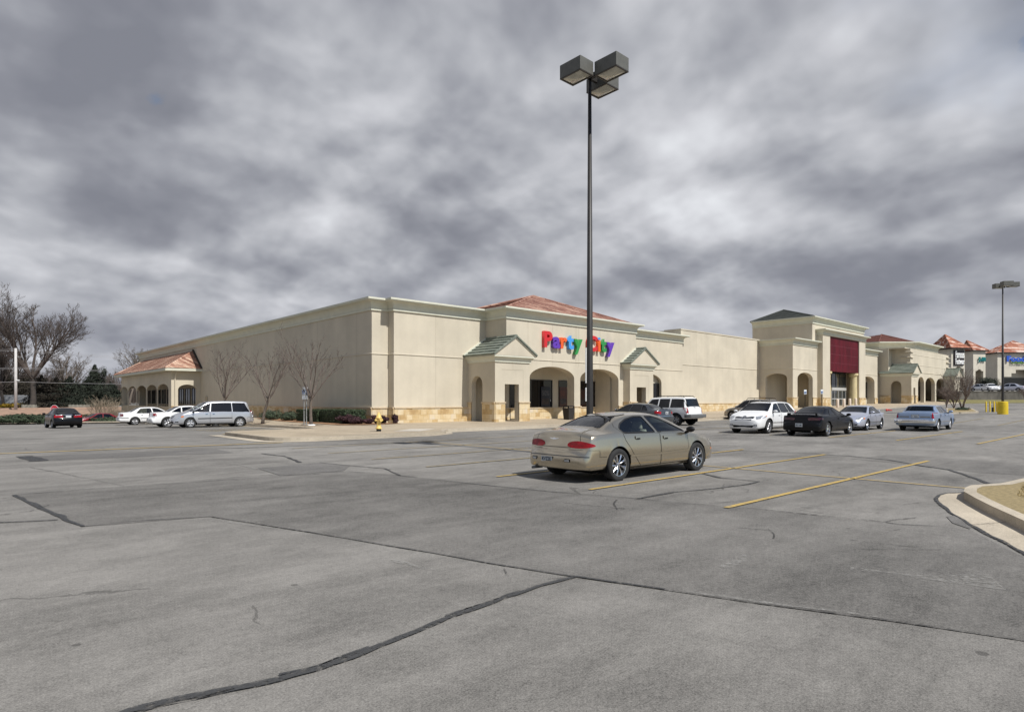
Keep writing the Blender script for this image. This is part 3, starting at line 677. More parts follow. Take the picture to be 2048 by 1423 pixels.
# ================================================================== STORES
def u_on_Y(px, Y):          # X of the point on the plane Y=const seen at photo column px
    k = (px-1024)/FPX; return Y*(CP + k*SP)/(SP - k*CP)
def y_on_X(px, X):
    k = (px-1024)/FPX; return X*(SP - k*CP)/(CP + k*SP)
def zat(py, x, y): return CAMZ + (HOR-py)/FPX*to_ld(x, y)[1]
BH = 2.05*0 + 1.12          # top of the stone base
class SB:
    """stone base pieces: every run between two openings is an object of its own with its cap"""
    def __init__(s): s.items = []
    def build(s, name, parent=None):
        out = []
        for a, b in s.items:
            o = a.build(name, parent=parent); c = b.build('cap', parent=o); out.append(o)
        return out
def base(mb, capmb, p0, p1, gaps=(), z0=-0.3, zc=1.12, holes=(), out=0.05, both=False):
    """stone base in front of a wall between openings, with its projecting cap"""
    a, b = Vector(p0), Vector(p1); Lw = (b-a).length; d = (b-a)/Lw
    cuts = sorted(gaps); s = 0.0; segs = []
    for g0, g1 in cuts:
        if g0 > s+0.02: segs.append((s, g0))
        s = g1
    if s < Lw-0.02: segs.append((s, Lw))
    for s0, s1 in segs:
        q0 = (a.x+d.x*s0, a.y+d.y*s0); q1 = (a.x+d.x*s1, a.y+d.y*s1)
        e0 = 0.0; n = Vector((d.y, -d.x))
        w_, c_ = MB(), MB(); mb.items.append((w_, c_)); capmb = c_
        wall(w_, q0, q1, z0, zc, STONE, thick=out+0.03, off=out, back=False, ends=True)
        c0, c1 = out+0.05, -0.03; x0, x1 = -0.045 if s0 > 0 else -0.0, 0.045 if s1 < Lw-0.02 else 0.0
        P = []
        for zz in (zc, zc+0.075):
            for (s_, o_) in ((s0+x0, c0), (s1+x1, c0), (s1+x1, c1), (s0+x0, c1)):
                P.append((a.x+d.x*s_+n.x*o_, a.y+d.y*s_+n.y*o_, zz))
        capmb.add(P, [(0, 1, 2, 3), (4, 5, 6, 7), (0, 1, 5, 4), (1, 2, 6, 5), (2, 3, 7, 6), (3, 0, 4, 7)], STONECAP)
def ledge(mb, path, z, o=0.04, h=0.05, m=STUCCO, wash=0.025):
    sweep(mb, path, [(-0.01, z-h), (o, z-h), (o, z), (-0.005, z+wash)], m, ends=True)
def vjoint(mb, p0, p1, s, z0, z1, w=0.022, off=0.003):
    a, b = Vector(p0), Vector(p1); d = (b-a).normalized(); n = Vector((d.y, -d.x))
    mb.add([(a.x+d.x*(s+q)+n.x*off, a.y+d.y*(s+q)+n.y*off, z) for z in (z0, z1) for q in (-w/2, w/2)], [(0, 1, 3, 2)], JOINT)
def pane(parent, p0, p1, z0, z1, mulls=(), trans=(), fw=0.06, off=0.02, m=BLACKGLASS, fm=FRAMEDK, name='window'):
    """window on a wall plane: glass pane with its frame as a child"""
    a, b = Vector(p0), Vector(p1); L = (b-a).length; d = (b-a)/L; n = Vector((d.y, -d.x))
    def bx(mb, s0, s1, za, zb, o0, o1, mm):
        P = [(a.x+d.x*s+n.x*o, a.y+d.y*s+n.y*o, z) for z in (za, zb) for s, o in ((s0, o0), (s1, o0), (s1, o1), (s0, o1))]
        mb.add(P, [(0, 1, 2, 3), (4, 5, 6, 7), (0, 1, 5, 4), (1, 2, 6, 5), (2, 3, 7, 6), (3, 0, 4, 7)], mm)
    g = MB(); bx(g, fw*.5, L-fw*.5, z0+fw*.5, z1-fw*.5, off-0.005, off+0.015, m); w = g.build(name, parent=parent)
    f = MB()
    bx(f, 0, L, z0, z0+fw, off, off+0.06, fm); bx(f, 0, L, z1-fw, z1, off, off+0.06, fm); bx(f, 0, fw, z0+fw, z1-fw, off, off+0.06, fm); bx(f, L-fw, L, z0+fw, z1-fw, off, off+0.06, fm)
    for s in mulls: bx(f, s-fw/2, s+fw/2, z0+fw, z1-fw, off+0.002, off+0.055, fm)
    for z in trans: bx(f, fw, L-fw, z-fw/2, z+fw/2, off+0.001, off+0.058, fm)
    f.build('frame', parent=w); return w
def gable_porch(parent, x0, x1, yf, yb, zcap, zeave, zridge, door, arch=None, n=6, zb=-0.2, ybl=None, ybr=None):
    """green-roofed entry porch facing -Y: walls, stone, cornice, pediment, tiled gable roof"""
    ybl = ybl or yb; ybr = ybr or yb
    mb = MB(); cap = None; L = x1-x0
    wall(mb, (x0, yf), (x1, yf), zb, zeave-0.1, STUCCO, [rect(*door)], 0.45)
    hl = []
    if arch: hl = [arch_hole(*arch)]
    wall(mb, (x0, ybl), (x0, yf), zb, zeave-0.1, STUCCO, hl, 0.4)
    wall(mb, (x1, yf), (x1, ybr), zb, zeave-0.1, STUCCO, hl and [arch_hole(0.4, 1.6, *arch[2:])] if ybr-yf > 2.2 else [], 0.4)
    # raised frame lines round the doorway
    d0, d1, dz0, dz1 = door
    for s in (d1+0.42,): vjoint(mb, (x0, yf), (x1, yf), s, zcap+0.1, dz1+1.02)
    P = [(x0+d0-0.3, yf-0.004, dz1+1.0), (x0+d1+0.43, yf-0.004, dz1+1.0), (x0+d1+0.43, yf-0.004, dz1+1.03), (x0+d0-0.3, yf-0.004, dz1+1.03)]; mb.add(P, [(0, 1, 2, 3)], JOINT)
    vjoint(mb, (x0, yf), (x1, yf), (d0+d1)/2+0.1, dz1+1.05, zeave-0.5)
    mb.build('porch_wall', parent=parent)
    st = SB()
    base(st, cap, (x0, yf), (x1, yf), [(d0, d1)], zb, zcap)
    base(st, cap, (x0, ybl), (x0, yf), [(arch[0], arch[1])] if arch else [], zb, zcap)
    base(st, cap, (x1, yf), (x1, ybr), [], zb, zcap)
    st.build('stone_base', parent=parent)
    tr = MB()
    pr = [(0, zeave-0.46), (0.07, zeave-0.46), (0.08, zeave-0.33), (0.14, zeave-0.2), (0.25, zeave-0.12), (0.30, zeave-0.10), (0.30, zeave), (-0.3, zeave)]
    sweep(tr, [(x0, ybl), (x0, yf), (x1, yf), (x1, ybr)], pr, TRIM)
    xm = (x0+x1)/2
    # pediment face, set a hand back from the roof edge
    tr.add([(x0-0.30, yf-0.31, zeave), (x1+0.30, yf-0.31, zeave), (xm, yf-0.31, zridge-0.12), (x0-0.30, yf+0.3, zeave), (x1+0.30, yf+0.3, zeave), (xm, yf+0.3, zridge-0.12)], [(0, 1, 2), (3, 5, 4), (0, 2, 5, 3), (1, 4, 5, 2)], STUCCO)
    # rake mouldings
    for sx in (-1, 1):
        e = Vector((xm+sx*(L/2+0.36), yf-0.33, zeave+0.01)); r = Vector((xm, yf-0.33, zridge-0.07))
        tr.bar(e, r, 0.07, 0.06, TRIM, up=(0, 1, 0))
    tr.build('pediment', parent=parent)
    ro = MB(); oh = 0.42
    for sx, ybk in ((-1, ybl), (1, ybr)):
        ex = xm+sx*(L/2+oh); zl = zeave+0.03
        a, b = (ex, ybk, zl), (ex, yf-0.36, zl); c, d = (xm, yf-0.36, zridge), (xm, max(ybl, ybr) if False else yb, zridge)
        if sx > 0: a, b, c, d = b, a, d, c
        tiles(ro, a, b, c, d, n, GREENTILE, 0.085, 0.05)
        # dressed verge along the front edge
        for i in range(n):
            t0, t1 = i/n, (i+1)/n; A = Vector((ex, yf-0.40, zl)).lerp(Vector((xm, yf-0.40, zridge)), t0); B = Vector((ex, yf-0.40, zl)).lerp(Vector((xm, yf-0.40, zridge)), t1)
            ro.bar(A+Vector((0, 0, .06)), B+Vector((0, 0, .06)), 0.10, 0.09, GREENTILE, up=(0, 1, 0))
    ro.tube([(xm, yf-0.42, zridge+0.05), (xm, yb, zridge+0.05)], 0.11, 8, GREENTILE)
    ro.build('porch_roof', parent=parent, recalc=False)

def party_store():
    T = thing('store_building', 'cream stucco corner store with red hip roof and multicoloured sign letters on its front', 'store', (20.53, 36, 0))
    bx, by = 20.53, 36.0
    class PP:  # children are laid out in world coordinates
        pass
    YA, YP, YB, XL, XR, XW = 35.3, 33.0, 36.0, 29.63, 45.0, 56.1
    mb = MB()
    ZT = 7.8
    wall(mb, (20.53, 101.4), (20.53, 36), -0.6, ZT, STUCCO, thick=0.3)
    wall(mb, (20.53, 36), (21.76, 36), -0.3, ZT, STUCCO, thick=0.3)
    wall(mb, (21.76, 36), (21.76, YA), -0.3, ZT, STUCCO, thick=0.3)
    wall(mb, (21.76, YA), (XL, YA), -0.3, ZT, STUCCO, thick=0.3)
    wall(mb, (XL, YA), (XL, YP), 4.2, ZT, STUCCO, thick=0.3)
    a0, a1 = u_on_Y(1059.3, YP)-XL, u_on_Y(1148.5, YP)-XL; b0, b1 = u_on_Y(1160.5, YP)-XL, u_on_Y(1237, YP)-XL
    wall(mb, (XL, YP), (XR, YP), -0.3, ZT, STUCCO, [arch_hole(a0, a1, -0.4, 3.35, 4.22, 20), arch_hole(b0, b1, -0.4, 3.35, 4.22, 20), rect(-0.5, 1.6, -0.4, 3.0), rect(13.7, 16.0, -0.4, 3.0)], 0.75)
    wall(mb, (XR, YP), (XR, YA), 4.2, ZT, STUCCO, thick=0.3)
    wx = u_on_Y(1323, YA)-XR
    wall(mb, (XR, YA), (XW, YA), -0.3, ZT, STUCCO, [arch_hole(wx-4.6, wx, 1.25, 3.35, 4.25, 16)], 0.25)
    wall(mb, (XW, YA), (XW, 38), -0.3, ZT, STUCCO, thick=0.3)
    mb.add([(20.4, 101.4, 0), (58, 101.4, 0), (58, 101.4, ZT), (20.4, 101.4, ZT)], [(0, 1, 2, 3)], STUCCO)
    # back wall of the arcade and its ceiling
    YBK = 35.45
    wall(mb, (XL-1.5, YBK+0.01), (XR+1.5, YBK+0.01), -0.3, 4.6, STUCCO, thick=0.2)
    mb.add([(XL+0.3, YP+0.7, 4.5), (XR-0.3, YP+0.7, 4.5), (XR-0.3, YBK, 4.5), (XL+0.3, YBK, 4.5)], [(0, 1, 2, 3)], STUCCO)
    wall(mb, (b1+XL+0.02, YP+0.75), (b1+XL+0.02, YBK), -0.3, 4.5, STUCCO, thick=0.2)
    wall(mb, (52.45, YA+0.25), (52.45, YA+1.0), -.3, 4.5, STUCCO, thick=.1)
    wall(mb, (47.5, YA+0.42), (52.6, YA+0.42), 0, 4.5, STUCCO, thick=.1)
    for p0, p1, ss in (((20.53, 101.4), (20.53, 36), [6*i+3.4 for i in range(11)]), ((21.76, YA), (XL, YA), [3.35]), ((XW-11.1, YA), (XW, YA), [2.6])):
        for s in ss: vjoint(mb, p0, p1, s, 1.22, 7.5)
    for px in (1056, 1105.5, 1152, 1157.5, 1200, 1238): vjoint(mb, (XL, YP), (XR, YP), u_on_Y(px, YP)-XL, 4.3, 7.5)
    wl = mb.build('wall', parent=None)
    parts = [wl]
    st, cap = SB(), None
    base(st, cap, (20.53, 101.4), (20.53, 36), [], -0.6); base(st, cap, (20.53, 36), (21.76, 36)); base(st, cap, (21.76, 36), (21.76, YA)); base(st, cap, (21.76, YA), (28.3, YA))
    base(st, cap, (XL, YP), (XR, YP), [(0, a0), (a1*0+a1, b0)][:0] + [(-0.1, a0), (a0, a1), (b0, b1), (13.7, 16)], -0.3, 1.12)
    base(st, cap, (XR, YA), (XW, YA)); base(st, cap, (XL-1.5, YBK), (XR+1.5, YBK), [], -0.3, 1.0, out=0.03)
    parts += st.build('stone_base')
    cm_ = MB()
    sweep(cm_, [(23, 101.4), (20.53, 101.4), (20.53, 36), (21.76, 36), (21.76, YA), (XL, YA), (XL, YP), (XR, YP), (XR, YA), (XW, YA), (XW, YA+1.0)], cornice_prof(7.52, 8.30, 0.55), TRIM)
    parts.append(cm_.build('cornice'))
    lg = MB()
    ledge(lg, [(20.53, 101.4), (20.53, 36), (21.76, 36), (21.76, YA), (28.2, YA)], 4.72); ledge(lg, [(31.0, YP), (43.4, YP)], 4.70); ledge(lg, [(46.7, YA), (XW, YA)], 4.70)
    parts.append(lg.build('string_course'))
    rf = MB(); rf.add([(20.8, 36.3, 7.75), (56, 36.3, 7.75), (56, 101.2, 7.75), (20.8, 101.2, 7.75)], [(0, 1, 2, 3)], M('flat_roof_membrane', (0.4, 0.39, 0.36), 0.9))
    rf.add([(29.9, 33.3, 7.75), (44.8, 33.3, 7.75), (44.8, 36.3, 7.75), (29.9, 36.3, 7.75)], [(0, 1, 2, 3)])
    parts.append(rf.build('flat_roof'))
    hr = MB(); ap = (37.3, 38.1, 10.55); e = [(29.75, 33.15, 8.32), (44.85, 33.15, 8.32), (44.85, 43.1, 8.32), (29.75, 43.1, 8.32)]
    for i in range(4): tiles(hr, e[i], e[(i+1) % 4], ap, ap, 22, REDTILE, 0.03)
    for q in e: hr.tube([Vector(q)+Vector((0, 0, .03)), Vector(ap)+Vector((0, 0, .05))], 0.09, 6, REDTILE)
    parts.append(hr.build('hip_roof', recalc=False))
    for o in parts: o.parent = T; o.matrix_parent_inverse = Matrix.Translation(-Vector(T.location))
    hold = thing('tmp', None, None)
    # shop windows behind the arches
    for pa, pb, za, zb_, ml in ((1040, 1104, 0.98, 3.3, [2.05]), (1117, 1142.5, 0.98, 3.3, [1.3]), (1158, 1194, 0.98, 3.3, [0.9])):
        x0, x1 = u_on_Y(pa, YBK), u_on_Y(pb, YBK); pane(hold, (x0, YBK), (x1, YBK), za, zb_, ml, off=0.0)
    pane(hold, (47.9, YA+0.31), (52.35, YA+0.31), 1.25, 3.32, [1.5, 3.0], off=0.0)
    pane(hold, (u_on_Y(1019, YBK), YBK), (u_on_Y(1034, YBK), YBK), 0.16, 3.0, [0.55], off=0.0, name='door')
    gable_porch(hold, 27.95, 31.25, 32.3, 35.3, 1.46, 4.77, 6.12, (0.9, 2.25, -0.3, 2.78), (0.42, 1.65, -0.3, 2.75, 3.38), n=6, ybl=35.3, ybr=33.0)
    gable_porch(hold, 43.2, 46.6, 32.3, 35.3, 1.46, 4.77, 6.12, (0.95, 2.3, -0.3, 2.78), None, n=6, ybl=33.0, ybr=35.3)
    fl = MB()  # flashing where the porch roofs meet the walls
    fl.bar((27.5, 35.22, 4.86), (29.55, 35.22, 6.2), 0.12, 0.16, TRIM, up=(0, 1, 0)); fl.build('roof_wall_strip', parent=hold); fl = MB()
    fl.bar((42.8, 32.92, 4.86), (44.85, 32.92, 6.2), 0.12, 0.16, TRIM, up=(0, 1, 0))
    fl.build('roof_wall_strip', parent=hold)
    side_arcade(hold)
    for o in list(hold.children): o.parent = T; o.matrix_parent_inverse = Matrix.Translation(-Vector(T.location))
    bpy.data.objects.remove(hold)
    return T
def side_arcade(hold):
    """lean-to arcade with a tiled roof against the side wall"""
    XF = None
    # front face (towards -Y) and outer face (towards -X)
    d0 = 74.0
    y0 = y_on_X(400.6, 20.53)                       # where the front face meets the side wall
    x0 = u_on_Y(342.5, y0); yb = y_on_X(243, x0)
    L = 20.53-x0; zt = zat(742, x0, y0)
    mb = MB()
    a0, a1 = u_on_Y(356, y0)-x0, u_on_Y(393.5, y0)-x0
    zc, zsp = zat(768.5, x0+L/2, y0), zat(779, x0+L/2, y0)
    wall(mb, (x0, y0), (20.53, y0), -0.8, zt, STUCCO, [arch_hole(a0, a1, -0.9, zsp, zc, 18)], 0.4)
    Lw = yb-y0; hs = []; tot = Lw
    ed = [y_on_X(220+x_/8.373, x0) for x_ in (166, 300, 442, 610, 788, 984)]
    for ya, yb_ in zip(ed, ed[1:]): hs.append(arch_hole(yb-ya+.10, yb-yb_-.10, -0.9, zsp-0.02, zc+0.10, 16))
    wall(mb, (x0, yb), (x0, y0), -0.8, zt, STUCCO, hs, 0.10)
    wall(mb, (20.53, yb), (x0, yb), -0.8, zt, STUCCO, [arch_hole(0.8, L-0.8, -0.9, zsp, zc)], 0.35)
    o = mb.build('arcade_wall', parent=hold)
    pr = MB(); pr.box(x0+0.05, x0+0.2, y0+0.5, yb-0.4, -0.8, 1.0, STUCCO2); pr.build('parapet', parent=hold)
    st, cap = SB(), None
    base(st, cap, (x0, y0), (20.53, y0), [(a0, a1)], -0.8, 1.0); st.build('stone_base', parent=hold)
    ev = MB(); oh = 0.75; zev = zt+0.05
    ex, ey, eb = x0-oh, y0-oh, yb+oh
    prof = [(-0.8, zev-0.02), (-0.04, zev-0.02), (0, zev), (0, zev+0.24), (-0.05, zev+0.26)]
    sweep(ev, [(20.53, eb), (ex, eb), (ex, ey), (20.53, ey)], prof, TRIM); ev.build('eave', parent=hold)
    zr = zat(702, 20.5, y_on_X(384, 20.53)); ya, yc = y_on_X(387, 20.5), y_on_X(290, 20.5)
    ro = MB(); ze = zev+0.27
    A, B, C, D = (ex, eb, ze), (ex, ey, ze), (20.5, ya, zr), (20.5, yc, zr)
    tiles(ro, A, B, C, D, 18, ARCTILE, 0.045); tiles(ro, B, (20.5, ey, ze), C, C, 15, ARCTILE, 0.06); tiles(ro, (20.5, eb, ze), A, D, D, 15, ARCTILE, 0.05)
    ro.tube([B, C], 0.10, 6, ARCTILE); ro.tube([A, D], 0.10, 6, ARCTILE)
    ro.build('arcade_roof', parent=hold, recalc=False)
    fl = MB(); fl.bar((20.45, ey, ze+0.06), (20.45, ya, zr+0.12), 0.10, 0.22, FRAMEDK, up=(1, 0, 0)); fl.build('roof_wall_strip', parent=hold)  # dark strip standing in for the shadow where roof meets wall
    dp = MB(); xd = u_on_Y(349.5, y0); dp.tube([(xd+0.05, ey+0.1, zev+0.1), (xd, y0-0.12, zt-0.75), (xd, y0-0.1, -0.3)], 0.05, 8); dp.build('downspout', STUCCO, parent=hold)
    # dark shop windows along the store wall inside the arcade
    n = 9; seg = (Lw-1.5)/n
    for i in range(n):
        q = y0+1.0+i*seg; pane(hold, (20.50, q+seg*0.72), (20.50, q), 0.35 if i == 0 else 0.9, 3.0, [seg*.36], off=0.0)
    gx = MB(); gx.box(20.42, 20.52, y0-2.6, y0-2.0, 1.55, 2.05, STUCCO2); gx.build('meter_box', parent=hold, bevel=0.01)
PARTY = party_store()

def sign_letters(name, label, cat, items, size, p0, d, n, z, depth, spacing, bold, group=None, off=0.02, xs=1.0):
    """individual channel letters standing on a wall; items = [(char, material)]"""
    T = thing(name, label, cat, (p0[0], p0[1], z)); s = 0.0
    R = Matrix(((d[0], 0, n[0], 0), (d[1], 0, n[1], 0), (0, 1, 0, 0), (0, 0, 0, 1)))
    for ch, m in items:
        if ch == ' ': s += size*.34; continue
        me = text_mesh(ch, size, depth, bold)
        mnx = min(v.co.x for v in me.vertices); mxx = max(v.co.x for v in me.vertices)
        for v in me.vertices: v.co.x = (v.co.x-mnx)*xs+s; v.co.z += depth/2+off
        s += (mxx-mnx)*xs+spacing
        me.materials.clear(); me.materials.append(m)
        if ch == 'i':       # the dot of the i is blue
            me.materials.append(LB)
            for f in me.polygons: f.material_index = 1 if f.center.y > size*.56 else 0
        me.transform(R)
        o = bpy.data.objects.new('letter', me); COL.objects.link(o); o.parent = T
    return T, s
def letcol(n, c): return M('letter_'+n, c, 0.35, coat=0.3)
LR, LP, LO, LB, LG = letcol('red', (0.55, 0.015, 0.02)), letcol('purple', (0.105, 0.03, 0.36)), letcol('orange', (0.72, 0.10, 0.012)), letcol('blue', (0.05, 0.28, 0.68)), letcol('green', (0.02, 0.24, 0.05))
def party_sign():
    x0 = u_on_Y(1083.5, 33.0); x1 = u_on_Y(1224.5, 33.0)
    it = list(zip('Party City', [LR, LP, LO, LB, LG, None, LR, LO, LG, LP]))
    T, s = sign_letters('store_sign', 'multicoloured raised letters reading Party City on the cream store front', 'sign', it, 1.62, (x0, 33.0), (1, 0), (0, -1), 5.70, 0.26, 0.05, 0.062)
    k = (x1-x0)/s
    T.scale = (k, 1, 1)
    for ch in T.children: pass
    # apply the width fit to the meshes themselves
    for ch in T.children: ch.data.transform(Matrix.Diagonal((k, 1, 1, 1)))
    T.scale = (1, 1, 1)
party_sign()

def middle_wall():
    T = thing('store_building', 'plain windowless cream store front between the party store and the maroon-panelled entrance', 'store', (56.1, 35.5, 0))
    mb = MB(); wall(mb, (56.1, 35.5), (73.45, 35.5), -0.3, 8.98, STUCCO, thick=0.3); wall(mb, (56.1, 60), (56.1, 35.5), 7.0, 8.98, STUCCO, thick=0.3)
    for s in (3.0, 6.2, 9.4, 13.2): vjoint(mb, (56.1, 35.5), (73.45, 35.5), s, 5.6, 8.7)
    cp = MB(); sweep(cp, [(56.1, 37.5), (56.1, 35.5), (73.4, 35.5)], [(-0.32, 8.985), (-0.32, 9.05), (0.05, 9.05), (0.05, 8.92), (0.0, 8.92)], STUCCO)
    lg = MB(); ledge(lg, [(56.1, 35.5), (73.4, 35.5)], 5.37)
    st, ca = SB(), None; base(st, ca, (56.15, 35.5), (73.4, 35.5), [], -0.3, 1.28)
    rf = MB(); rf.add([(56.2, 35.7, 8.4), (73.4, 35.7, 8.4), (73.4, 90, 8.4), (56.2, 90, 8.4)], [(0, 1, 2, 3)], STUCCO2)
    ps = [mb.build('wall'), cp.build('coping'), lg.build('string_course'), rf.build('flat_roof')]; ps += st.build('stone_base')
    for o in ps: o.parent = T; o.matrix_parent_inverse = Matrix.Translation(-Vector(T.location))
middle_wall()
MAROON = M('maroon_sign_panel', (0.080, 0.004, 0.010), 0.6, spec=0.2, var=0.40, vscale=1.6, stretch=(1, 1, 0.25))

def vacant_store():
    T = thing('store_building', 'tall cream entrance block with a maroon panel and glass doors under a dark hip roof', 'store', (80.5, 30.8, 0.6))
    zb = 0.3; YL, YM, XA, XB, XC, XD = 31.45, 30.8, 73.4, 80.5, 95.5, 102.6
    mb = MB(); st, ca = SB(), None; co = MB(); lg = MB(); zc = 1.93
    # left wing: side arch and front arch
    s_ = lambda px: 35.5-y_on_X(px, XA)
    sa, sb = s_(1531), s_(1574)
    wall(mb, (XA, 35.5), (XA, YL), zb, 8.5, STUCCO, [arch_hole(sa, sb, zb-.1, 4.3, 4.85)], 0.5)
    f0, f1 = u_on_Y(1595, YL)-XA, u_on_Y(1625.5, YL)-XA
    wall(mb, (XA, YL), (XB, YL), zb, 8.5, STUCCO, [arch_hole(f0, f1, zb-.1, 4.25, 5.0)], 0.5)
    base(st, ca, (XA, 35.5), (XA, YL), [(sa, sb)], zb, zc); base(st, ca, (XA, YL), (XB, YL), [(f0, f1)], zb, zc)
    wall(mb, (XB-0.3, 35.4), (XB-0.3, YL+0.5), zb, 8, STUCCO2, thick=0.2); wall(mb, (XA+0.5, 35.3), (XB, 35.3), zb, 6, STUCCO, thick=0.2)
    # right wing
    g0, g1 = 0.35, u_on_Y(1749, YL)-XC
    wall(mb, (XC, YL), (XD, YL), zb, 8.5, STUCCO, [arch_hole(g0, g1, zb-.1, 4.3, 5.1)], 0.5); wall(mb, (XD, YL), (XD, 40), zb, 8.5, STUCCO, thick=0.3)
    base(st, ca, (XC, YL), (XD, YL), [(g0, g1)], zb, zc)
    wall(mb, (XC, 32.45), (XD, 32.45), zb, 6, STUCCO, thick=0.2); wall(mb, (XC+g1, YL+0.5), (XC+g1, 32.45), zb, 6, STUCCO, thick=0.1)
    # portal
    p0, p1 = u_on_Y(1660.3, YM)-XB, u_on_Y(1718.5, YM)-XB
    wall(mb, (XB, YM), (XC, YM), zb, 10.0, STUCCO, [rect(p0, p1, zb-.1, 9.78)], 0.9)
    wall(mb, (XB, YL+1.2), (XB, YM), zb, 10.0, STUCCO, thick=0.3); wall(mb, (XC, YM), (XC, YL+1.2), zb, 10.0, STUCCO, thick=0.3)
    base(st, ca, (XB, YM), (XC, YM), [(p0, p1)], zb, zc); base(st, ca, (XB, YL), (XB, YM), [], zb, zc)
    YG = 32.25
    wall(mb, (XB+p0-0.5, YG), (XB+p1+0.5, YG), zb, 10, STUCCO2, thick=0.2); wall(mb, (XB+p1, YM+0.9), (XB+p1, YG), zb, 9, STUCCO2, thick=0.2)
    # upper block
    YT, TA, TB, TY = 31.5, 79.1, 97.0, 39.2
    wall(mb, (TA, TY), (TA, YT), 8.4, 11.5, STUCCO, thick=0.3); wall(mb, (TA, YT), (TB, YT), 8.4, 11.5, STUCCO, thick=0.3); wall(mb, (TB, YT), (TB, TY), 8.4, 11.5, STUCCO, thick=0.3)
    mb.box(XA+0.2, XD-0.1, YL+0.4, 60, 8.2, 8.3, STUCCO2)
    sweep(co, [(XA, 36.5), (XA, YL), (XB, YL)], cornice_prof(8.2, 8.95, 0.55), TRIM); sweep(co, [(XC, YL), (XD, YL), (XD, 36)], cornice_prof(8.2, 8.95, 0.55), TRIM)
    sweep(co, [(XB, YL+1.1), (XB, YM), (XC, YM), (XC, YL+1.1)], cornice_prof(9.8, 10.5, 0.55), TRIM)
    sweep(co, [(TA, TY), (TA, YT), (TB, YT), (TB, TY)], cornice_prof(11.15, 12.0, 0.55), TRIM)
    ledge(lg, [(XA, 35.5), (XA, YL), (XB, YL)], 5.38); lg2 = MB(); ledge(lg2, [(XC, YL), (XD, YL)], 5.38)
    ps = [mb.build('wall'), co.build('cornice'), lg.build('string_course'), lg2.build('string_course')]; ps += st.build('stone_base')
    hr = MB(); zr = 13.65; q = [(TA-.2, TY+.2, 12.02), (TA-.2, YT-.2, 12.02), (TB+.2, YT-.2, 12.02), (TB+.2, TY+.2, 12.02)]; r0, r1 = (82.6, 36.6, zr), (93.4, 36.6, zr)
    tiles(hr, q[0], q[1], r0, r0, 14, DARKTILE, 0.04); tiles(hr, q[1], q[2], r1, r0, 14, DARKTILE, 0.04); tiles(hr, q[2], q[3], r1, r1, 14, DARKTILE, 0.04); tiles(hr, q[3], q[0], r0, r1, 14, DARKTILE, 0.04)
    for a, b in ((q[0], r0), (q[1], r0), (q[2], r1), (r0, r1)): hr.tube([a, b], 0.12, 6, DARKTILE)
    ps.append(hr.build('hip_roof', recalc=False))
    sp = MB(); sp.box(XB+p0+0.02, XB+p1-0.02, YM+0.12, YM+0.4, 5.35, 9.77, MAROON)
    for zz in (6.45, 7.55, 8.65): sp.add([(XB+p0+.05, YM+0.115, zz), (XB+p1-.05, YM+0.115, zz), (XB+p1-.05, YM+0.115, zz+.025), (XB+p0+.05, YM+0.115, zz+.025)], [(0, 1, 2, 3)], M('panel_seam', (0.16, 0.03, 0.045), 0.5))
    ps.append(sp.build('sign_panel'))
    COLM = M('column_stucco', (0.56, 0.47, 0.27), 0.85, var=0.1, vscale=2)
    for cx in (XB+p0+0.45, u_on_Y(1708, YM+0.5)):
        c = MB(); c.lathe([(0.0, zb), (0.62, zb), (0.62, 0.95), (0.52, 1.05), (0.48, 1.2), (0.44, 4.6), (0.47, 4.7), (0.44, 4.78), (0.50, 4.95), (0.62, 5.08), (0.62, 5.34), (0, 5.34)], 24, COLM, (cx, YM+0.6, 0)); ps.append(c.build('column', smooth=False))
    for o in ps: o.parent = T; o.matrix_parent_inverse = Matrix.Translation(-Vector(T.location))
    hold = thing('tmp', None, None)
    GREYGLASS = M('grey_shop_glass', (0.035, 0.04, 0.042), 0.05)
    x0, x1 = u_on_Y(1662, YG), u_on_Y(1690.5, YG)
    pane(hold, (x0, YG-0.02), (x1, YG-0.02), 3.35, 5.5, [(x1-x0)*.3, (x1-x0)*.55], off=0.0, m=GREYGLASS)
    pane(hold, (x0, YG-0.02), (x1, YG-0.02), 0.75, 3.0, [(x1-x0)*k for k in (.22, .48, .74)], [1.85], 0.09, 0.0, GREYGLASS, ALU, 'door')
    hb = MB(); hb.box(x0, x1, YG-0.15, YG+0.1, 3.0, 3.36, ALU); hb.build('header', parent=hold)
    pane(hold, (u_on_Y(1729, 32.42), 32.42), (u_on_Y(1739, 32.42), 32.42), 1.9, 4.3, [], off=0.0)
    for o in list(hold.children): o.parent = T; o.matrix_parent_inverse = Matrix.Translation(-Vector(T.location))
    bpy.data.objects.remove(hold)
vacant_store()

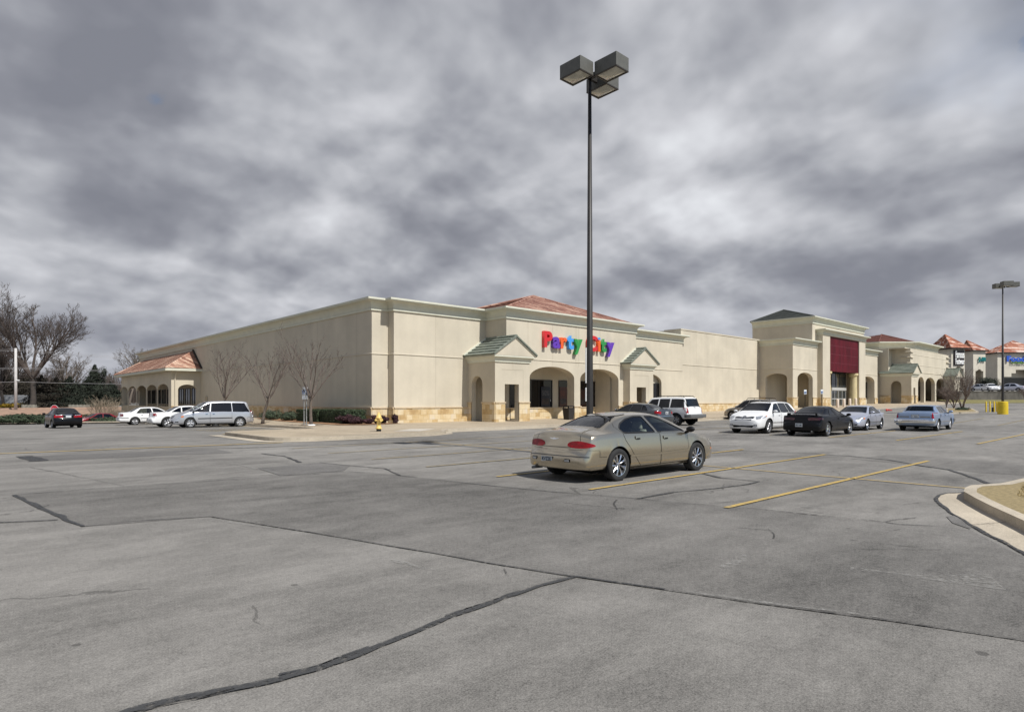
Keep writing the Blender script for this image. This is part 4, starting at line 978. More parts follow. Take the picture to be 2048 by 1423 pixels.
def third_store():
    T = thing('store_building', 'cream store with brown hip roof, ribbed corners and three arches beyond the maroon panel', 'store', (105.3, 27.9, 1.1))
    zb = 0.6; mb, co, lg, st, ca = MB(), MB(), MB(), SB(), None; zc = 2.2
    X1, X2, Y1, Y2 = 103.6, 105.3, 30.3, 27.9
    zt = 9.3
    wall(mb, (X1, 36), (X1, Y1), zb, zt, STUCCO, thick=0.3); wall(mb, (X1, Y1), (X2, Y1), zb, zt, STUCCO, thick=0.3); wall(mb, (X2, Y1), (X2, Y2), zb, zt, STUCCO, thick=0.3)
    XE = 126.8
    hs = []
    for pa, pb in ((1836, 1848.3), (1850.8, 1869.8), (1872.5, 1889.5)):
        a, b = u_on_Y(pa, Y2)-X2, u_on_Y(pb, Y2)-X2; hs.append(arch_hole(a, b, zb-.1, 4.2, 5.25, 14))
    wall(mb, (X2, Y2), (XE, Y2), zb, zt, STUCCO, hs, 0.5); wall(mb, (XE, Y2), (XE, 40), zb, zt, STUCCO, thick=0.3)
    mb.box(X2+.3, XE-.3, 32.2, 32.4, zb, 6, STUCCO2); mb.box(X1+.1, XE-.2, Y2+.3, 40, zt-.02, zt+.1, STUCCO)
    # chamfered upper storey
    up = [(104.9, 45), (104.9, 31.95), (108.95, 28.25), (121.4, 28.25), (121.4, 45)]
    for a, b in zip(up, up[1:]): wall(mb, a, b, zt-.3, 9.8, STUCCO, thick=0.3)
    sweep(co, up, cornice_prof(9.45, 10.5, 0.75), TRIM)
    base(st, ca, (X1, 31.4), (X1, Y1), [], zb, zc)
    ledge(lg, [(X2, Y1), (X2, Y2), (XE, Y2)], 5.9, 0.05, 0.06); ledge(lg, [(X2, Y2), (XE, Y2)], 7.0, 0.03, 0.04, wash=0.05); ledge(lg, [(X2, Y2), (XE, Y2)], 8.5, 0.03, 0.04, wash=0.05)
    for z in (6.25, 7.1, 7.95, 8.75):     # ribs that wrap the corners
        sweep(lg, [(X2, Y2+1.2), (X2, Y2), (X2+1.2, Y2)], [(0, z), (0.16, z), (0.16, z+.10), (0, z+.16)], STUCCO); sweep(lg, [(XE-1.6, Y2), (XE, Y2), (XE, Y2+1)], [(0, z), (0.22, z), (0.22, z+.10), (0, z+.16)], STUCCO)
    ps = [mb.build('wall'), co.build('cornice'), lg.build('ledge')]; ps += st.build('stone_base')
    hr = MB(); ap = from_ld(0.5957*100, 100) + (zat(669, *from_ld(59.57, 100)),)
    e = [(105.2, 44, 10.5), (105.2, 32.1, 10.5), (109.2, 28.5, 10.5), (121, 28.5, 10.5), (121, 44, 10.5)]
    for i in range(5): tiles(hr, e[i], e[(i+1) % 5], ap, ap, 14, BROWNTILE, 0.04)
    for q in e[1:4]: hr.tube([q, ap], 0.12, 6, BROWNTILE)
    ps.append(hr.build('hip_roof', recalc=False))
    for o in ps: o.parent = T; o.matrix_parent_inverse = Matrix.Translation(-Vector(T.location))
    hold = thing('tmp', None, None)
    s0, s1 = 31.4-y_on_X(1781.5, X1), 31.4-y_on_X(1803, X1)
    gable_porch(hold, X1-0.05, 106.6, 27.3, 31.4, zc+0.1, 5.6, 6.9, (1.0, 1.9, zb-.1, 3.5), (s0, s1, zb-.1, 3.7, 4.5), n=6, zb=zb, ybl=31.4, ybr=27.9)
    gable_porch(hold, 123.6, 127.2, 26.4, 27.9, zc+0.1, 5.6, 6.9, (1.3, 2.3, zb-.1, 3.5), None, n=6, zb=zb, ybl=27.9, ybr=30)
    for pa, pb in ((1838, 1844), (1851.5, 1857), (1874, 1886)):
        pane(hold, (u_on_Y(pa, 32.15), 32.15), (u_on_Y(pb, 32.15), 32.15), 1.2, 4.0, [], off=0.0)
    for o in list(hold.children): o.parent = T; o.matrix_parent_inverse = Matrix.Translation(-Vector(T.location))
    bpy.data.objects.remove(hold)
third_store()

# ------------------------------------------------------------------ the farther shops, upper lot and retaining wall
UL = MB()
def upper_z(lat, d): return 3.02 + max(0, (d-101))*0.019
V, T_ = fill([(70, 101), (260, 101), (330, 260), (110, 260)], (), 12)
UL.add([from_ld(a, b)+(upper_z(a, b),) for a, b in V], T_, ASPH)
tag(UL.build('upper_parking_lot'), kind='structure')
def slope_z(lat, d): return zg(*from_ld(lat, min(d, 93))) + (1.72-zg(*from_ld(lat, 93)))*sstep(90.5, 100, d)
GRASS2 = M('dry_green_lawn', (0.17, 0.15, 0.055), 0.95, var=0.35, vscale=2.5, bump=0.6, bscale=60)
gm = MB(); V, T_ = fill([(66, 91), (75, 90.5), (200, 90.5), (200, 100.6), (69, 100.6)], (), 2.5)
gm.add([from_ld(a, b)+(slope_z(a, b)+0.02,) for a, b in V], T_, GRASS2); tag(gm.build('grass_bank'), kind='structure')
RETW = M('weathered_grey_block_wall', (0.125, 0.115, 0.10), 0.95, var=0.45, vscale=0.9, bump=0.7, bscale=9, stretch=(1, 1, 0.4))
def retaining():
    mb = MB(); a, b = from_ld(70.5, 100.6), from_ld(200, 100.6); wall(mb, a, b, 0.5, 3.05, RETW, thick=0.4)
    c = MB(); sweep(c, [a, b], [(0.0, 2.98), (0.06, 2.98), (0.06, 3.12), (-0.45, 3.12)], RETW)
    o = thing('retaining_wall', 'long dark weathered retaining wall below the upper car park', 'wall', a+(0.5,))
    for q in (mb.build('wall_face'), c.build('coping')): q.parent = o; q.matrix_parent_inverse = Matrix.Translation(-Vector(o.location))
retaining()

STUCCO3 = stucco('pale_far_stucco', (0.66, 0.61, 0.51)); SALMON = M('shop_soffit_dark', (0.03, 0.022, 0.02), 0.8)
DARKREC = M('dark_recess_glass', (0.03, 0.03, 0.032), 0.25)  # dark sheet across the back of the far shop openings
def far_shop(label, pxl, pxc, pxr, d, yeave, yapex, ytop_open, apx, over, sh=0.21, opening=None, name='shop_building'):
    """tower-fronted shop: corner column pxc at distance d, front runs to pxr, side back to pxl"""
    th = sh; u = (cos(th), sin(th)); v = (-sin(th), cos(th))
    lat = (pxc-1024)/FPX*d; O = (lat, d)
    k = (pxr-1024)/FPX; L = (k*d-lat)/(u[0]-k*u[1])
    k = (pxl-1024)/FPX; Dp = (k*d-lat)/(v[0]-k*v[1])
    zE = CAMZ+(HOR-yeave)/FPX*d; zA = CAMZ+(HOR-yapex)/FPX*d
    z0 = upper_z(lat, d)-0.3
    def W(a, b): q = from_ld(O[0]+u[0]*a+v[0]*b, O[1]+u[1]*a+v[1]*b); return q
    T = thing(name, label, 'shop', W(0, 0)+(z0,)); mb = MB()
    hs = []
    if opening:
        a, b, t = opening; zt = CAMZ+(HOR-t)/FPX*d; w = b-a
        hs = [[(a*L, z0-.1), (b*L, z0-.1), (b*L, zt-w*L*.18), ((a+w*.78)*L, zt-w*L*.18), ((a+w*.78)*L, zt-w*L*.09), ((a+w*.66)*L, zt-w*L*.09), ((a+w*.66)*L, zt), ((a+w*.34)*L, zt), ((a+w*.34)*L, zt-w*L*.09), ((a+w*.22)*L, zt-w*L*.09), ((a+w*.22)*L, zt-w*L*.18), (a*L, zt-w*L*.18)]]
    wall(mb, W(0, 0), W(L, 0), z0, zE+.1, STUCCO3, hs, 0.8); wall(mb, W(0, Dp), W(0, 0), z0, zE+.1, STUCCO3, thick=0.3); wall(mb, W(L, 0), W(L, Dp), z0, zE+.1, STUCCO3, thick=0.3)
    wall(mb, W(0, 2.8), W(L, 2.8), z0, zE-1, STUCCO3, thick=.1)
    a_ = mb.build('wall')
    so_ = MB(); q = [W(-over, Dp+over), W(-over, -over), W(L+over, -over), W(L+over, Dp+over)]
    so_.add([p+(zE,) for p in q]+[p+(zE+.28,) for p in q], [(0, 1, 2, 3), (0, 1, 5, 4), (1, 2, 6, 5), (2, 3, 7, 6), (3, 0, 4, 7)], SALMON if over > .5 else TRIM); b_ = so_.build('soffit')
    ro = MB(); la, ld = (apx-1024)/FPX*(d+Dp*.35), d+Dp*.35
    ap = from_ld(la, ld)+(zA*(ld/d)-(ld/d-1)*CAMZ,)
    e = [p+(zE+.29,) for p in q]
    for i in range(4): tiles(ro, e[i], e[(i+1) % 4], ap, ap, 9, TERRATILE, 0.10)
    for p in e: ro.tube([p, ap], 0.16, 6, TERRATILE)
    c_ = ro.build('tile_roof', recalc=False)
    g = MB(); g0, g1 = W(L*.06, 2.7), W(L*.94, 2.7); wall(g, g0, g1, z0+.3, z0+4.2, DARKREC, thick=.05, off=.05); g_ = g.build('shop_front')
    for o in (a_, b_, c_, g_): o.parent = T; o.matrix_parent_inverse = Matrix.Translation(-Vector(T.location))
    return W, L, z0, u, v, zE
def zpx(py, d): return CAMZ+(HOR-py)/FPX*d
W1, L1, z1, u1, v1, ze1 = far_shop('pale shop tower with terracotta pyramid roof and a black sign panel with white letters', 1866, 1902.6, 1929.5, 165, 697.5, 669, 733, 1890, 0.9, opening=(0.16, 0.92, 732))
W2, L2, z2, u2, v2, ze2 = far_shop('pale shop tower with terracotta pyramid roof carrying teal letters', 1928, 1946.5, 1971, 182, 702, 680.5, 738, 1933.5, 0.6, opening=(0.18, 0.82, 738))
W3, L3, z3, u3, v3, ze3 = far_shop('wide pale shop with terracotta roof and big blue sign letters', 1969.5, 1995, 2090, 190, 706.5, 681.5, 739, 2026, 0.7, opening=(0.12, 0.9, 739), sh=0.05)
# low link wall between the second and third shops
lk = MB(); k0, k1 = from_ld((1968-1024)/FPX*196, 196), from_ld((1996-1024)/FPX*190.5, 190.5); wall(lk, k0, k1, 4, zpx(706, 192), STUCCO3, thick=.4); o = lk.build('link_wall', recalc=False)
tag(o, 'shaded plain pale wall between the teal-lettered and blue-lettered shops', 'wall')
WHITEL = M('white_sign_letters', (0.82, 0.82, 0.80), 0.4); BLACKP = M('black_sign_panel', (0.02, 0.012, 0.016), 0.4); TEAL = M('teal_sign_letters', (0.0, 0.16, 0.165), 0.4); BLUEL = M('blue_sign_letters', (0.02, 0.09, 0.50), 0.4); GREENL = M('green_sign_letters', (0.12, 0.28, 0.06), 0.5)
def far_text(parent, txt, W, s0, s1, z0, z1, m, depth=0.18, out=0.35, bold=0.02, cap=0.72, name='lettering'):
    me = text_mesh(txt, 1.0, depth, bold); xs = [v.co.x for v in me.vertices]; ys = [v.co.y for v in me.vertices]
    a, b = Vector(W(s0, -out)), Vector(W(s1, -out)); d = (b-a); n = Vector((d.y, -d.x)).normalized()
    for v in me.vertices:
        t = (v.co.x-min(xs))/(max(xs)-min(xs)); h = (v.co.y-min(ys))/(max(ys)-min(ys)); p = a+d*t+n*v.co.z; v.co = (p.x, p.y, z0+(z1-z0)*h)
    me.materials.clear(); me.materials.append(m); o = bpy.data.objects.new(name, me); COL.objects.link(o); o.parent = parent
    o.matrix_parent_inverse = Matrix.Translation(-Vector(parent.location)); return o
sg = thing('shop_sign', 'black sign panel with white words Famous Footwear on the shop tower', 'sign', W1(0.2*L1, 0)+(zpx(728, 165),))
pb = MB(); wall(pb, W1(L1*.16, -.02), W1(L1*.90, -.02), zpx(730, 165), zpx(699.5, 165), BLACKP, thick=.25, off=.25); q = pb.build('panel', parent=sg); q.matrix_parent_inverse = Matrix.Translation(-Vector(sg.location))
far_text(sg, 'Famous', W1, L1*.22, L1*.86, zpx(716, 166), zpx(701.5, 166), WHITEL); far_text(sg, 'Footwear', W1, L1*.22, L1*.86, zpx(728.5, 166), zpx(715.5+1.2, 166), WHITEL)
sg = thing('shop_sign', 'teal letters reading JO-ANN on the pale shop tower', 'sign', W2(L2*.3, 0)+(zpx(726, 182),))
far_text(sg, 'JO-ANN', W2, L2*.34, L2*.92, zpx(725.5, 183), zpx(714, 183), TEAL, bold=0.03)
sg = thing('shop_sign', 'big blue letters over small green script on the wide pale shop', 'sign', W3(L3*.2, 0)+(zpx(724, 190),))
far_text(sg, 'Food', W3, (2011.5-1995)/95*L3, (2049-1995)/95*L3, zpx(723, 190), zpx(711.5, 190), BLUEL, bold=0.05)
wv = MB()
for k in range(2):          # unreadable green script under the blue letters: a row of joined loops
    s0 = ((2020+k*14)-1995)/95*L3; P = []
    for i in range(41): q = W3(s0+i*.045*L3/8, -.4); P.append(q+(zpx(725.2, 190)+.28*sin(i*1.05)*(1 if i % 9 else 1.6),))
    wv = MB(); wv.tube(P, .07, 5, GREENL, cap=False); q = wv.build('script', parent=sg); q.matrix_parent_inverse = Matrix.Translation(-Vector(sg.location))
# ================================================================== VEHICLES
def pchip(P):
    """monotone cubic through (x, v) points"""
    xs = [p[0] for p in P]; ys = [p[1] for p in P]; n = len(P)
    h = [xs[i+1]-xs[i] for i in range(n-1)]; dl = [(ys[i+1]-ys[i])/h[i] for i in range(n-1)]; m = [0.0]*n
    m[0], m[-1] = dl[0], dl[-1]
    for i in range(1, n-1):
        if dl[i-1]*dl[i] > 0:
            w1, w2 = 2*h[i]+h[i-1], h[i]+2*h[i-1]; m[i] = (w1+w2)/(w1/dl[i-1]+w2/dl[i])
    def f(x):
        if x <= xs[0]: return ys[0]
        if x >= xs[-1]: return ys[-1]
        i = 0
        while xs[i+1] < x: i += 1
        t = (x-xs[i])/h[i]; a = ys[i]; b = ys[i+1]
        return a*(1+2*t)*(1-t)**2 + h[i]*m[i]*t*(1-t)**2 + b*t*t*(3-2*t) + h[i]*m[i+1]*t*t*(t-1)
    return f
def paint(name, col, metal=0.0, rough=0.32, coat=0.8, dust=0.35, spec=0.5):
    m, nt, b = nmat(name); N = nt.nodes.new; L = nt.links.new
    b.inputs['Roughness'].default_value = rough; b.inputs['Metallic'].default_value = metal
    b.inputs['Coat Weight'].default_value = coat; b.inputs['Coat Roughness'].default_value = 0.05; b.inputs['Specular IOR Level'].default_value = spec
    tc = N('ShaderNodeTexCoord')
    n = N('ShaderNodeTexNoise'); n.inputs['Scale'].default_value = 2.2; n.inputs['Detail'].default_value = 6; L(tc.outputs['Object'], n.inputs['Vector'])
    # road film: a little more dust low on the body
    r = N('ShaderNodeMix'); r.data_type = 'RGBA'; r.inputs[6].default_value = c4(col); r.inputs[7].default_value = (0.22, 0.20, 0.175, 1)
    sp = N('ShaderNodeSeparateXYZ'); L(tc.outputs['Object'], sp.inputs[0])
    a = N('ShaderNodeMapRange'); a.inputs[1].default_value = 0.55; a.inputs[2].default_value = 0.15; a.inputs[3].default_value = 0.0; a.inputs[4].default_value = dust; L(sp.outputs[2], a.inputs[0])
    q = N('ShaderNodeMath'); q.operation = 'MULTIPLY'; L(a.outputs[0], q.inputs[0]); L(n.outputs['Fac'], q.inputs[1]); L(q.outputs[0], r.inputs[0])
    g = N('ShaderNodeNewGeometry'); mx = N('ShaderNodeMix'); mx.data_type = 'RGBA'; L(g.outputs['Backfacing'], mx.inputs[0]); L(r.outputs[2], mx.inputs[6]); mx.inputs[7].default_value = (0.035, 0.033, 0.03, 1)
    L(mx.outputs[2], b.inputs['Base Color'])
    if metal:
        f = N('ShaderNodeMath'); f.operation = 'MULTIPLY_ADD'; L(g.outputs['Backfacing'], f.inputs[0]); f.inputs[1].default_value = -metal; f.inputs[2].default_value = metal; L(f.outputs[0], b.inputs['Metallic'])
    return m
TYRE = M('tyre_rubber', (0.018, 0.018, 0.018), 0.85, var=0.3, vscale=8)
RIMM = M('bright_alloy', (0.72, 0.72, 0.73), 0.16, metal=1.0)
RIMG = M('silver_painted_alloy', (0.50, 0.50, 0.51), 0.35, metal=0.7)
DARKM = M('dark_wheel_well', (0.008, 0.008, 0.008), 0.95, spec=0.1)
BLACKTRIM = M('black_trim', (0.010, 0.010, 0.011), 0.55, spec=0.3)
GREYTRIM = M('grey_trim', (0.12, 0.12, 0.12), 0.5)
CHROME = M('chrome', (0.75, 0.75, 0.76), 0.10, metal=1.0)
REDLENS = M('red_lamp_lens', (0.27, 0.006, 0.010), 0.12, coat=0.15, var=0.5, vscale=7, spec=0.3)
DARKLENS = M('smoked_red_lens', (0.045, 0.006, 0.008), 0.08, coat=1.0)
AMBER = M('amber_lens', (0.60, 0.17, 0.03), 0.12, coat=1.0)
HEADL = M('headlamp_lens', (0.52, 0.53, 0.54), 0.06, metal=0.55, coat=1.0, var=0.4, vscale=14)
PLATEW = M('licence_plate_white', (0.55, 0.57, 0.58), 0.5, var=0.25, vscale=30)
PLATEB = M('licence_plate_print', (0.03, 0.06, 0.10), 0.5)
SEATG = M('grey_seat_cloth', (0.30, 0.285, 0.26), 0.9); SEATD = M('dark_seat_cloth', (0.03, 0.03, 0.03), 0.9)
GLS = glassmat('car_glass', (0.76, 0.84, 0.80)); GLSP = glassmat('privacy_glass', (0.05, 0.055, 0.06)); GLSM = glassmat('mid_tint_glass', (0.20, 0.24, 0.23))
SEAM = M('panel_gap', (0.012, 0.012, 0.012), 0.9, spec=0.1)

def car(name, label, sp, col, loc, rz, group=None):
    """sp: dict of body curves and trim; x forward, y left, z up, origin on the ground midway between the axles"""
    T = thing(name, label, sp.get('cat', 'car'), loc, rz, group)
    T['kind_of_car'] = sp.get('cat', 'car'); del T['kind_of_car']
    fzt, fzs, fzb, fw, fwt = (pchip(sp[k]) for k in ('zt', 'zs', 'zb', 'w', 'wt'))
    X0, X1 = sp['zt'][0][0], sp['zt'][-1][0]; ax = sp['axles']; RT = sp['rt']; crown = sp.get('crown', 0.05)
    step = sp.get('step', 0.035); xs = []; x = X0
    while x < X1-1e-4:
        xs.append(x); e = min(x-X0, X1-x); x += step*(0.22 if e < 0.06 else 0.45 if e < 0.5 else 1.0)
    xs.append(X1)
    K1, K2, K3 = 16, 14, 16
    r4, r5 = sp.get('r4', 0.07), sp.get('r5', 0.09)
    def section(x):
        zb, zt, zs, w, wt = fzb(x), fzt(x), fzs(x), fw(x), fwt(x)
        zs = min(zs, zt-0.012); h = zs-zb; zc = zt-min(crown, (zt-zs)*0.75)
        wt = min(wt, w*0.985)
        C = [(0, zb), (w*.80, zb), (w*.955, zb+h*.035), (w*.985, zb+h*.16), (w, zb+h*sp.get('belly', .52)), (w*sp.get('shl', .985), zb+h*.80), (w*sp.get('shl', .985)*.985, zs)]
        i4 = len(C)-1; C += [(wt, zc), (wt*.72, zt-(zt-zc)*.30), (wt*.35, zt-(zt-zc)*.06), (0, zt)]
        D = []
        for i, p in enumerate(C):
            r = {i4: r4, i4+1: r5}.get(i)
            if r is None: D.append(p); continue
            a, b = C[i-1], C[i+1]; la, lb = math.dist(a, p), math.dist(b, p)
            ta, tb = min(r, la*.45)/max(la, 1e-6), min(r, lb*.45)/max(lb, 1e-6)
            D += [(p[0]+(a[0]-p[0])*ta, p[1]+(a[1]-p[1])*ta), p, (p[0]+(b[0]-p[0])*tb, p[1]+(b[1]-p[1])*tb)]
        Q = chaikin(D, False, 3)
        def near(pt): return min(range(len(Q)), key=lambda i: (Q[i][0]-pt[0])**2+(Q[i][1]-pt[1])**2)
        j4, j5 = near(C[i4]), near(C[i4+1]); j4 = max(2, min(j4, len(Q)-4)); j5 = max(j4+1, min(j5, len(Q)-2))
        def rs(R, k):
            d = [0]
            for a, b in zip(R, R[1:]): d.append(d[-1]+math.dist(a, b))
            out = []; j = 0
            for i in range(k):
                t = d[-1]*i/k
                while j < len(d)-2 and d[j+1] < t: j += 1
                u = (t-d[j])/max(1e-9, d[j+1]-d[j]); out.append(tuple(R[j][q]+(R[j+1][q]-R[j][q])*u for q in (0, 1)))
            return out
        return rs(Q[:j4+1], K1)+rs(Q[j4:j5+1], K2)+rs(Q[j5:], K3)+[Q[-1]]
    V = []; n = None
    for x in xs:
        S_ = section(x); full = S_ + [(-p[0], p[1]) for p in S_[-2:0:-1]]; n = len(full)
        bow = sp.get('bow', 0.0)
        for y, z in full: V.append([x, y, z])
    F = []
    for i in range(len(xs)-1):
        for k in range(n): F.append((i*n+k, (i+1)*n+k, (i+1)*n+(k+1) % n, i*n+(k+1) % n))
    capA = tuple(range(n)); capB = tuple(range((len(xs)-1)*n+n-1, (len(xs)-1)*n-1, -1)); F += [capA, capB]
    # rounded ends in plan: pull the corners of nose and tail in
    for i, v in enumerate(V):
        for e, xe, sg in ((sp.get('tail_round', 0.10), X0, 1), (sp.get('nose_round', 0.16), X1, -1)):
            d = abs(v[0]-xe)
            if d < 0.9:
                q = abs(v[1])/max(0.3, fw(0)); v[0] += sg*e*(q**2.2)*(1-d/0.9)**1.5
    # orient faces outward
    bm = bmesh.new(); bv = [bm.verts.new(v) for v in V]
    for f in F:
        try: bm.faces.new([bv[i] for i in f])
        except ValueError: pass
    bmesh.ops.recalc_face_normals(bm, faces=bm.faces); bm.normal_update(); bm.verts.index_update(); bm.faces.ensure_lookup_table()
    Vv = [v.co.copy() for v in bm.verts]; Nn = [v.normal.copy() for v in bm.verts]; Ff = [[v.index for v in f.verts] for f in bm.faces]
    bvh = BVHTree.FromPolygons(Vv, Ff)
    SL = radians(sp.get('slant', 42))
    def slanted(poly, ax_, xr):
        sg = -1 if ax_ == 'FS' else 1; out = []
        for y, z in poly:
            lo, hi = xr
            for _ in range(30):
                md = (lo+hi)/2
                if (fzt(md) < z) == (ax_ == 'BS'): lo = md
                else: hi = md
            out.append((y, lo*sg*sin(SL)+z*cos(SL)))
        return out
    def hit(o, d):
        r = bvh.ray_cast(Vector(o), Vector(d))
        if r[0] is None:
            r = bvh.find_nearest(Vector(o)+Vector(d)*2.2)
        p, _, fi, _ = r; ws = 0; nn = Vector((0, 0, 0))
        for vi in Ff[fi]: w_ = 1.0/((Vv[vi]-p).length+1e-4); nn += Nn[vi]*w_; ws += w_
        return p, nn.normalized()
    def dirs(axis):
        if axis[0] == 'c': axis = axis[1:]
        if axis == 'L': return Vector((0, -1, 0)), Vector((1, 0, 0)), Vector((0, 0, 1)), Vector((0, 3, 0))
        if axis == 'R': return Vector((0, 1, 0)), Vector((1, 0, 0)), Vector((0, 0, 1)), Vector((0, -3, 0))
        if axis == 'B': return Vector((1, 0, 0)), Vector((0, 1, 0)), Vector((0, 0, 1)), Vector((-6, 0, 0))
        if axis == 'F': return Vector((-1, 0, 0)), Vector((0, 1, 0)), Vector((0, 0, 1)), Vector((6, 0, 0))
        if axis == 'T': return Vector((0, 0, -1)), Vector((1, 0, 0)), Vector((0, 1, 0)), Vector((0, 0, 4))
        if axis in ('FS', 'BS'):      # from ahead/behind and above, square to the raked glass
            sg = -1 if axis == 'FS' else 1; c_, s_ = cos(SL), sin(SL); d = Vector((sg*c_, 0, -s_))
            return d, Vector((0, 1, 0)), Vector((sg*s_, 0, c_)), -d*6
        a = radians(float(axis)); d = Vector((-cos(a), -sin(a), 0))     # oblique view from compass angle a
        return d, Vector((-sin(a), cos(a), 0)), Vector((0, 0, 1)), -d*6
    def proj(q, axis):
        d, u, v, o = dirs(axis); s0 = 0.0
        if axis[0] == 'c':      # measured from the body corner that faces this way
            a = float(axis[1:]); xc = X1-.30 if abs(a) < 90 else X0+.28; s0 = Vector((xc, math.copysign(fw(xc)*.86, a), 0)).dot(u)
        return hit(o+u*(q[0]+s0)+v*q[1], d)
    def patch(nm, poly, axis, mat, off=0.004, parent=None, g=0.07, holes=(), skirt=True, lab=None, smooth_n=True):
        VV, TT = fill(poly, holes, g)
        L3 = [proj(q, axis) for q in VV]; vs = [p+nn*off for p, nn in L3]; ns = [nn for p, nn in L3]; fs = []
        d = dirs(axis)[0]
        for t in TT:
            a, b, c = (vs[i] for i in t); nr = (b-a).cross(c-a)
            fs.append(t if nr.dot(d) < 0 else t[::-1])
        if skirt:
            loops = [poly]+list(holes)
            for lp in loops:
                idx = [min(range(len(VV)), key=lambda i: (VV[i][0]-q[0])**2+(VV[i][1]-q[1])**2) for q in lp]
                k = len(vs)
                for i in idx: vs.append(L3[i][0]-L3[i][1]*0.012); ns.append(L3[i][1])
                m_ = len(idx)
                for i in range(m_):
                    j = (i+1) % m_
                    if idx[i] != idx[j]: fs.append((idx[i], idx[j], k+j, k+i))
        me = bpy.data.meshes.new(nm); me.from_pydata(vs, [], fs); me.materials.append(mat); me.polygons.foreach_set('use_smooth', [True]*len(fs))
        me.update()
        if smooth_n: me.normals_split_custom_set_from_vertices([tuple(q) for q in ns])
        o = bpy.data.objects.new(nm, me); COL.objects.link(o); o.parent = parent or T
        if lab: o['label'] = lab
        return o
    def strip(nm, pts, axis, w, mat, off=0.005, parent=None, step=0.05, mb=None, both=False):
        P = resample(pts, step); own = mb is None; mb = mb or MB(); vs = []
        for i, p in enumerate(P):
            a, b = P[max(0, i-1)], P[min(len(P)-1, i+1)]; L = math.dist(a, b) or 1; nx, ny = -(b[1]-a[1])/L*w/2, (b[0]-a[0])/L*w/2
            for s in (-1, 1):
                q, nn = proj((p[0]+nx*s, p[1]+ny*s), axis); vs.append(q+nn*off)
        mb.add(vs, [(2*i, 2*i+2, 2*i+3, 2*i+1) for i in range(len(P)-1)], mat)
        if own: return mb.build(nm, parent=parent or T, recalc=False, smooth=True)
    # ---- openings: windows and wheel arches cut out of the shell
    kill = set(); snap = []
    win = []      # (name, poly, axis, glass)
    for w_ in sp['side_windows']:
        for s in ('L', 'R'): win.append(('side_window', rpoly(w_[0], w_[2] if len(w_) > 2 else 0.05), s, w_[1], None))
    for key, s, xr in (('windshield', 'FS', sp['ws_x']), ('rear_window', 'BS', sp['rw_x'])):
        if key in sp: win.append((key, rpoly(slanted(sp[key][0], s, xr), sp.get('ws_r', 0.07)), s, sp[key][1], xr))
    RA = RT + sp.get('gap', 0.055)
    zax = RT*0.985
    for f in bm.faces:
        if len(f.verts) > 4: continue
        c = f.calc_center_median(); nn = f.normal
        for nm, poly, s, gm_, xr in win:
            if s in ('L', 'R'):
                if (c.y > 0) == (s == 'L') and abs(c.y) > 0.35 and abs(nn.y) > 0.25 and pip((c.x, c.z), poly): kill.add(f.index)
            elif xr[0]-.05 < c.x < xr[1]+.05 and nn.z > 0.02:
                vv = dirs(s)[2]
                if pip((c.y, c.x*vv.x+c.z*vv.z), poly): kill.add(f.index)
        for xa in ax:
            if (c.x-xa)**2+(c.z-zax)**2 < RA*RA and abs(c.y) > fw(c.x)-0.36: kill.add(f.index)
    alive_v = set(); dead_v = set()
    for f in bm.faces:
        for v in f.verts: (dead_v if f.index in kill else alive_v).add(v.index)
    for vi in alive_v & dead_v:
        v = bm.verts[vi] if hasattr(bm.verts, 'ensure_lookup_table') and not bm.verts.ensure_lookup_table() else None
        for xa in ax:
            dx, dz = v.co.x-xa, v.co.z-zax; r = sqrt(dx*dx+dz*dz)
            if abs(r-RA) < 0.06 and abs(v.co.y) > fw(v.co.x)-0.30: v.co.x, v.co.z = xa+dx*RA/r, zax+dz*RA/r
        best = None
        for nm, poly, s, gm_, xr in win:        # draw the cut edge onto the true outline of the pane
            if s in ('L', 'R'):
                if (v.co.y > 0) != (s == 'L') or abs(v.co.y) < .3 or v.co.z < .6: continue
                q = (v.co.x, v.co.z)
            else:
                if not xr[0]-.12 < v.co.x < xr[1]+.12: continue
                vv = dirs(s)[2]; q = (v.co.y, v.co.x*vv.x+v.co.z*vv.z)
            for i in range(len(poly)):
                A, B = poly[i-1], poly[i]; dx, dy = B[0]-A[0], B[1]-A[1]; l2 = dx*dx+dy*dy
                if l2 < 1e-12: continue
                t = max(0, min(1, ((q[0]-A[0])*dx+(q[1]-A[1])*dy)/l2)); c_ = (A[0]+dx*t, A[1]+dy*t); dd = math.dist(c_, q)
                if dd < .07 and (best is None or dd < best[0]): best = (dd, c_, s)
        if best: v.co = proj(best[1], best[2])[0]
    bmesh.ops.delete(bm, geom=[f for f in bm.faces if f.index in kill], context='FACES')
    me = bpy.data.meshes.new('body'); bm.to_mesh(me); bm.free(); me.materials.append(col); me.polygons.foreach_set('use_smooth', [True]*len(me.polygons))
    body = bpy.data.objects.new('body', me); COL.objects.link(body); body.parent = T
    # ---- glass with its dark surround
    for nm, poly, s, gm_, xr in win:
        cx = sum(p[0] for p in poly)/len(poly); cz = sum(p[1] for p in poly)/len(poly)
        def grow(k):
            out = []; n_ = len(poly)
            for i in range(n_):
                a, b = Vector(poly[i-1]), Vector(poly[(i+1) % n_]); d = (b-a)
                if d.length < 1e-6: out.append(poly[i]); continue
                d.normalize(); nr = Vector((d.y, -d.x))
                area = sum(poly[j][0]*poly[(j+1) % n_][1]-poly[(j+1) % n_][0]*poly[j][1] for j in range(n_))
                if area < 0: nr = -nr
                p = Vector(poly[i])+nr*k; out.append(tuple(p))
            return out
        g_ = patch(nm, grow(0.004), s, gm_, -0.004, skirt=False, g=0.10)
        fr = sp.get('frame', 0.012)+(0.012 if s in ('FS', 'BS') else 0)
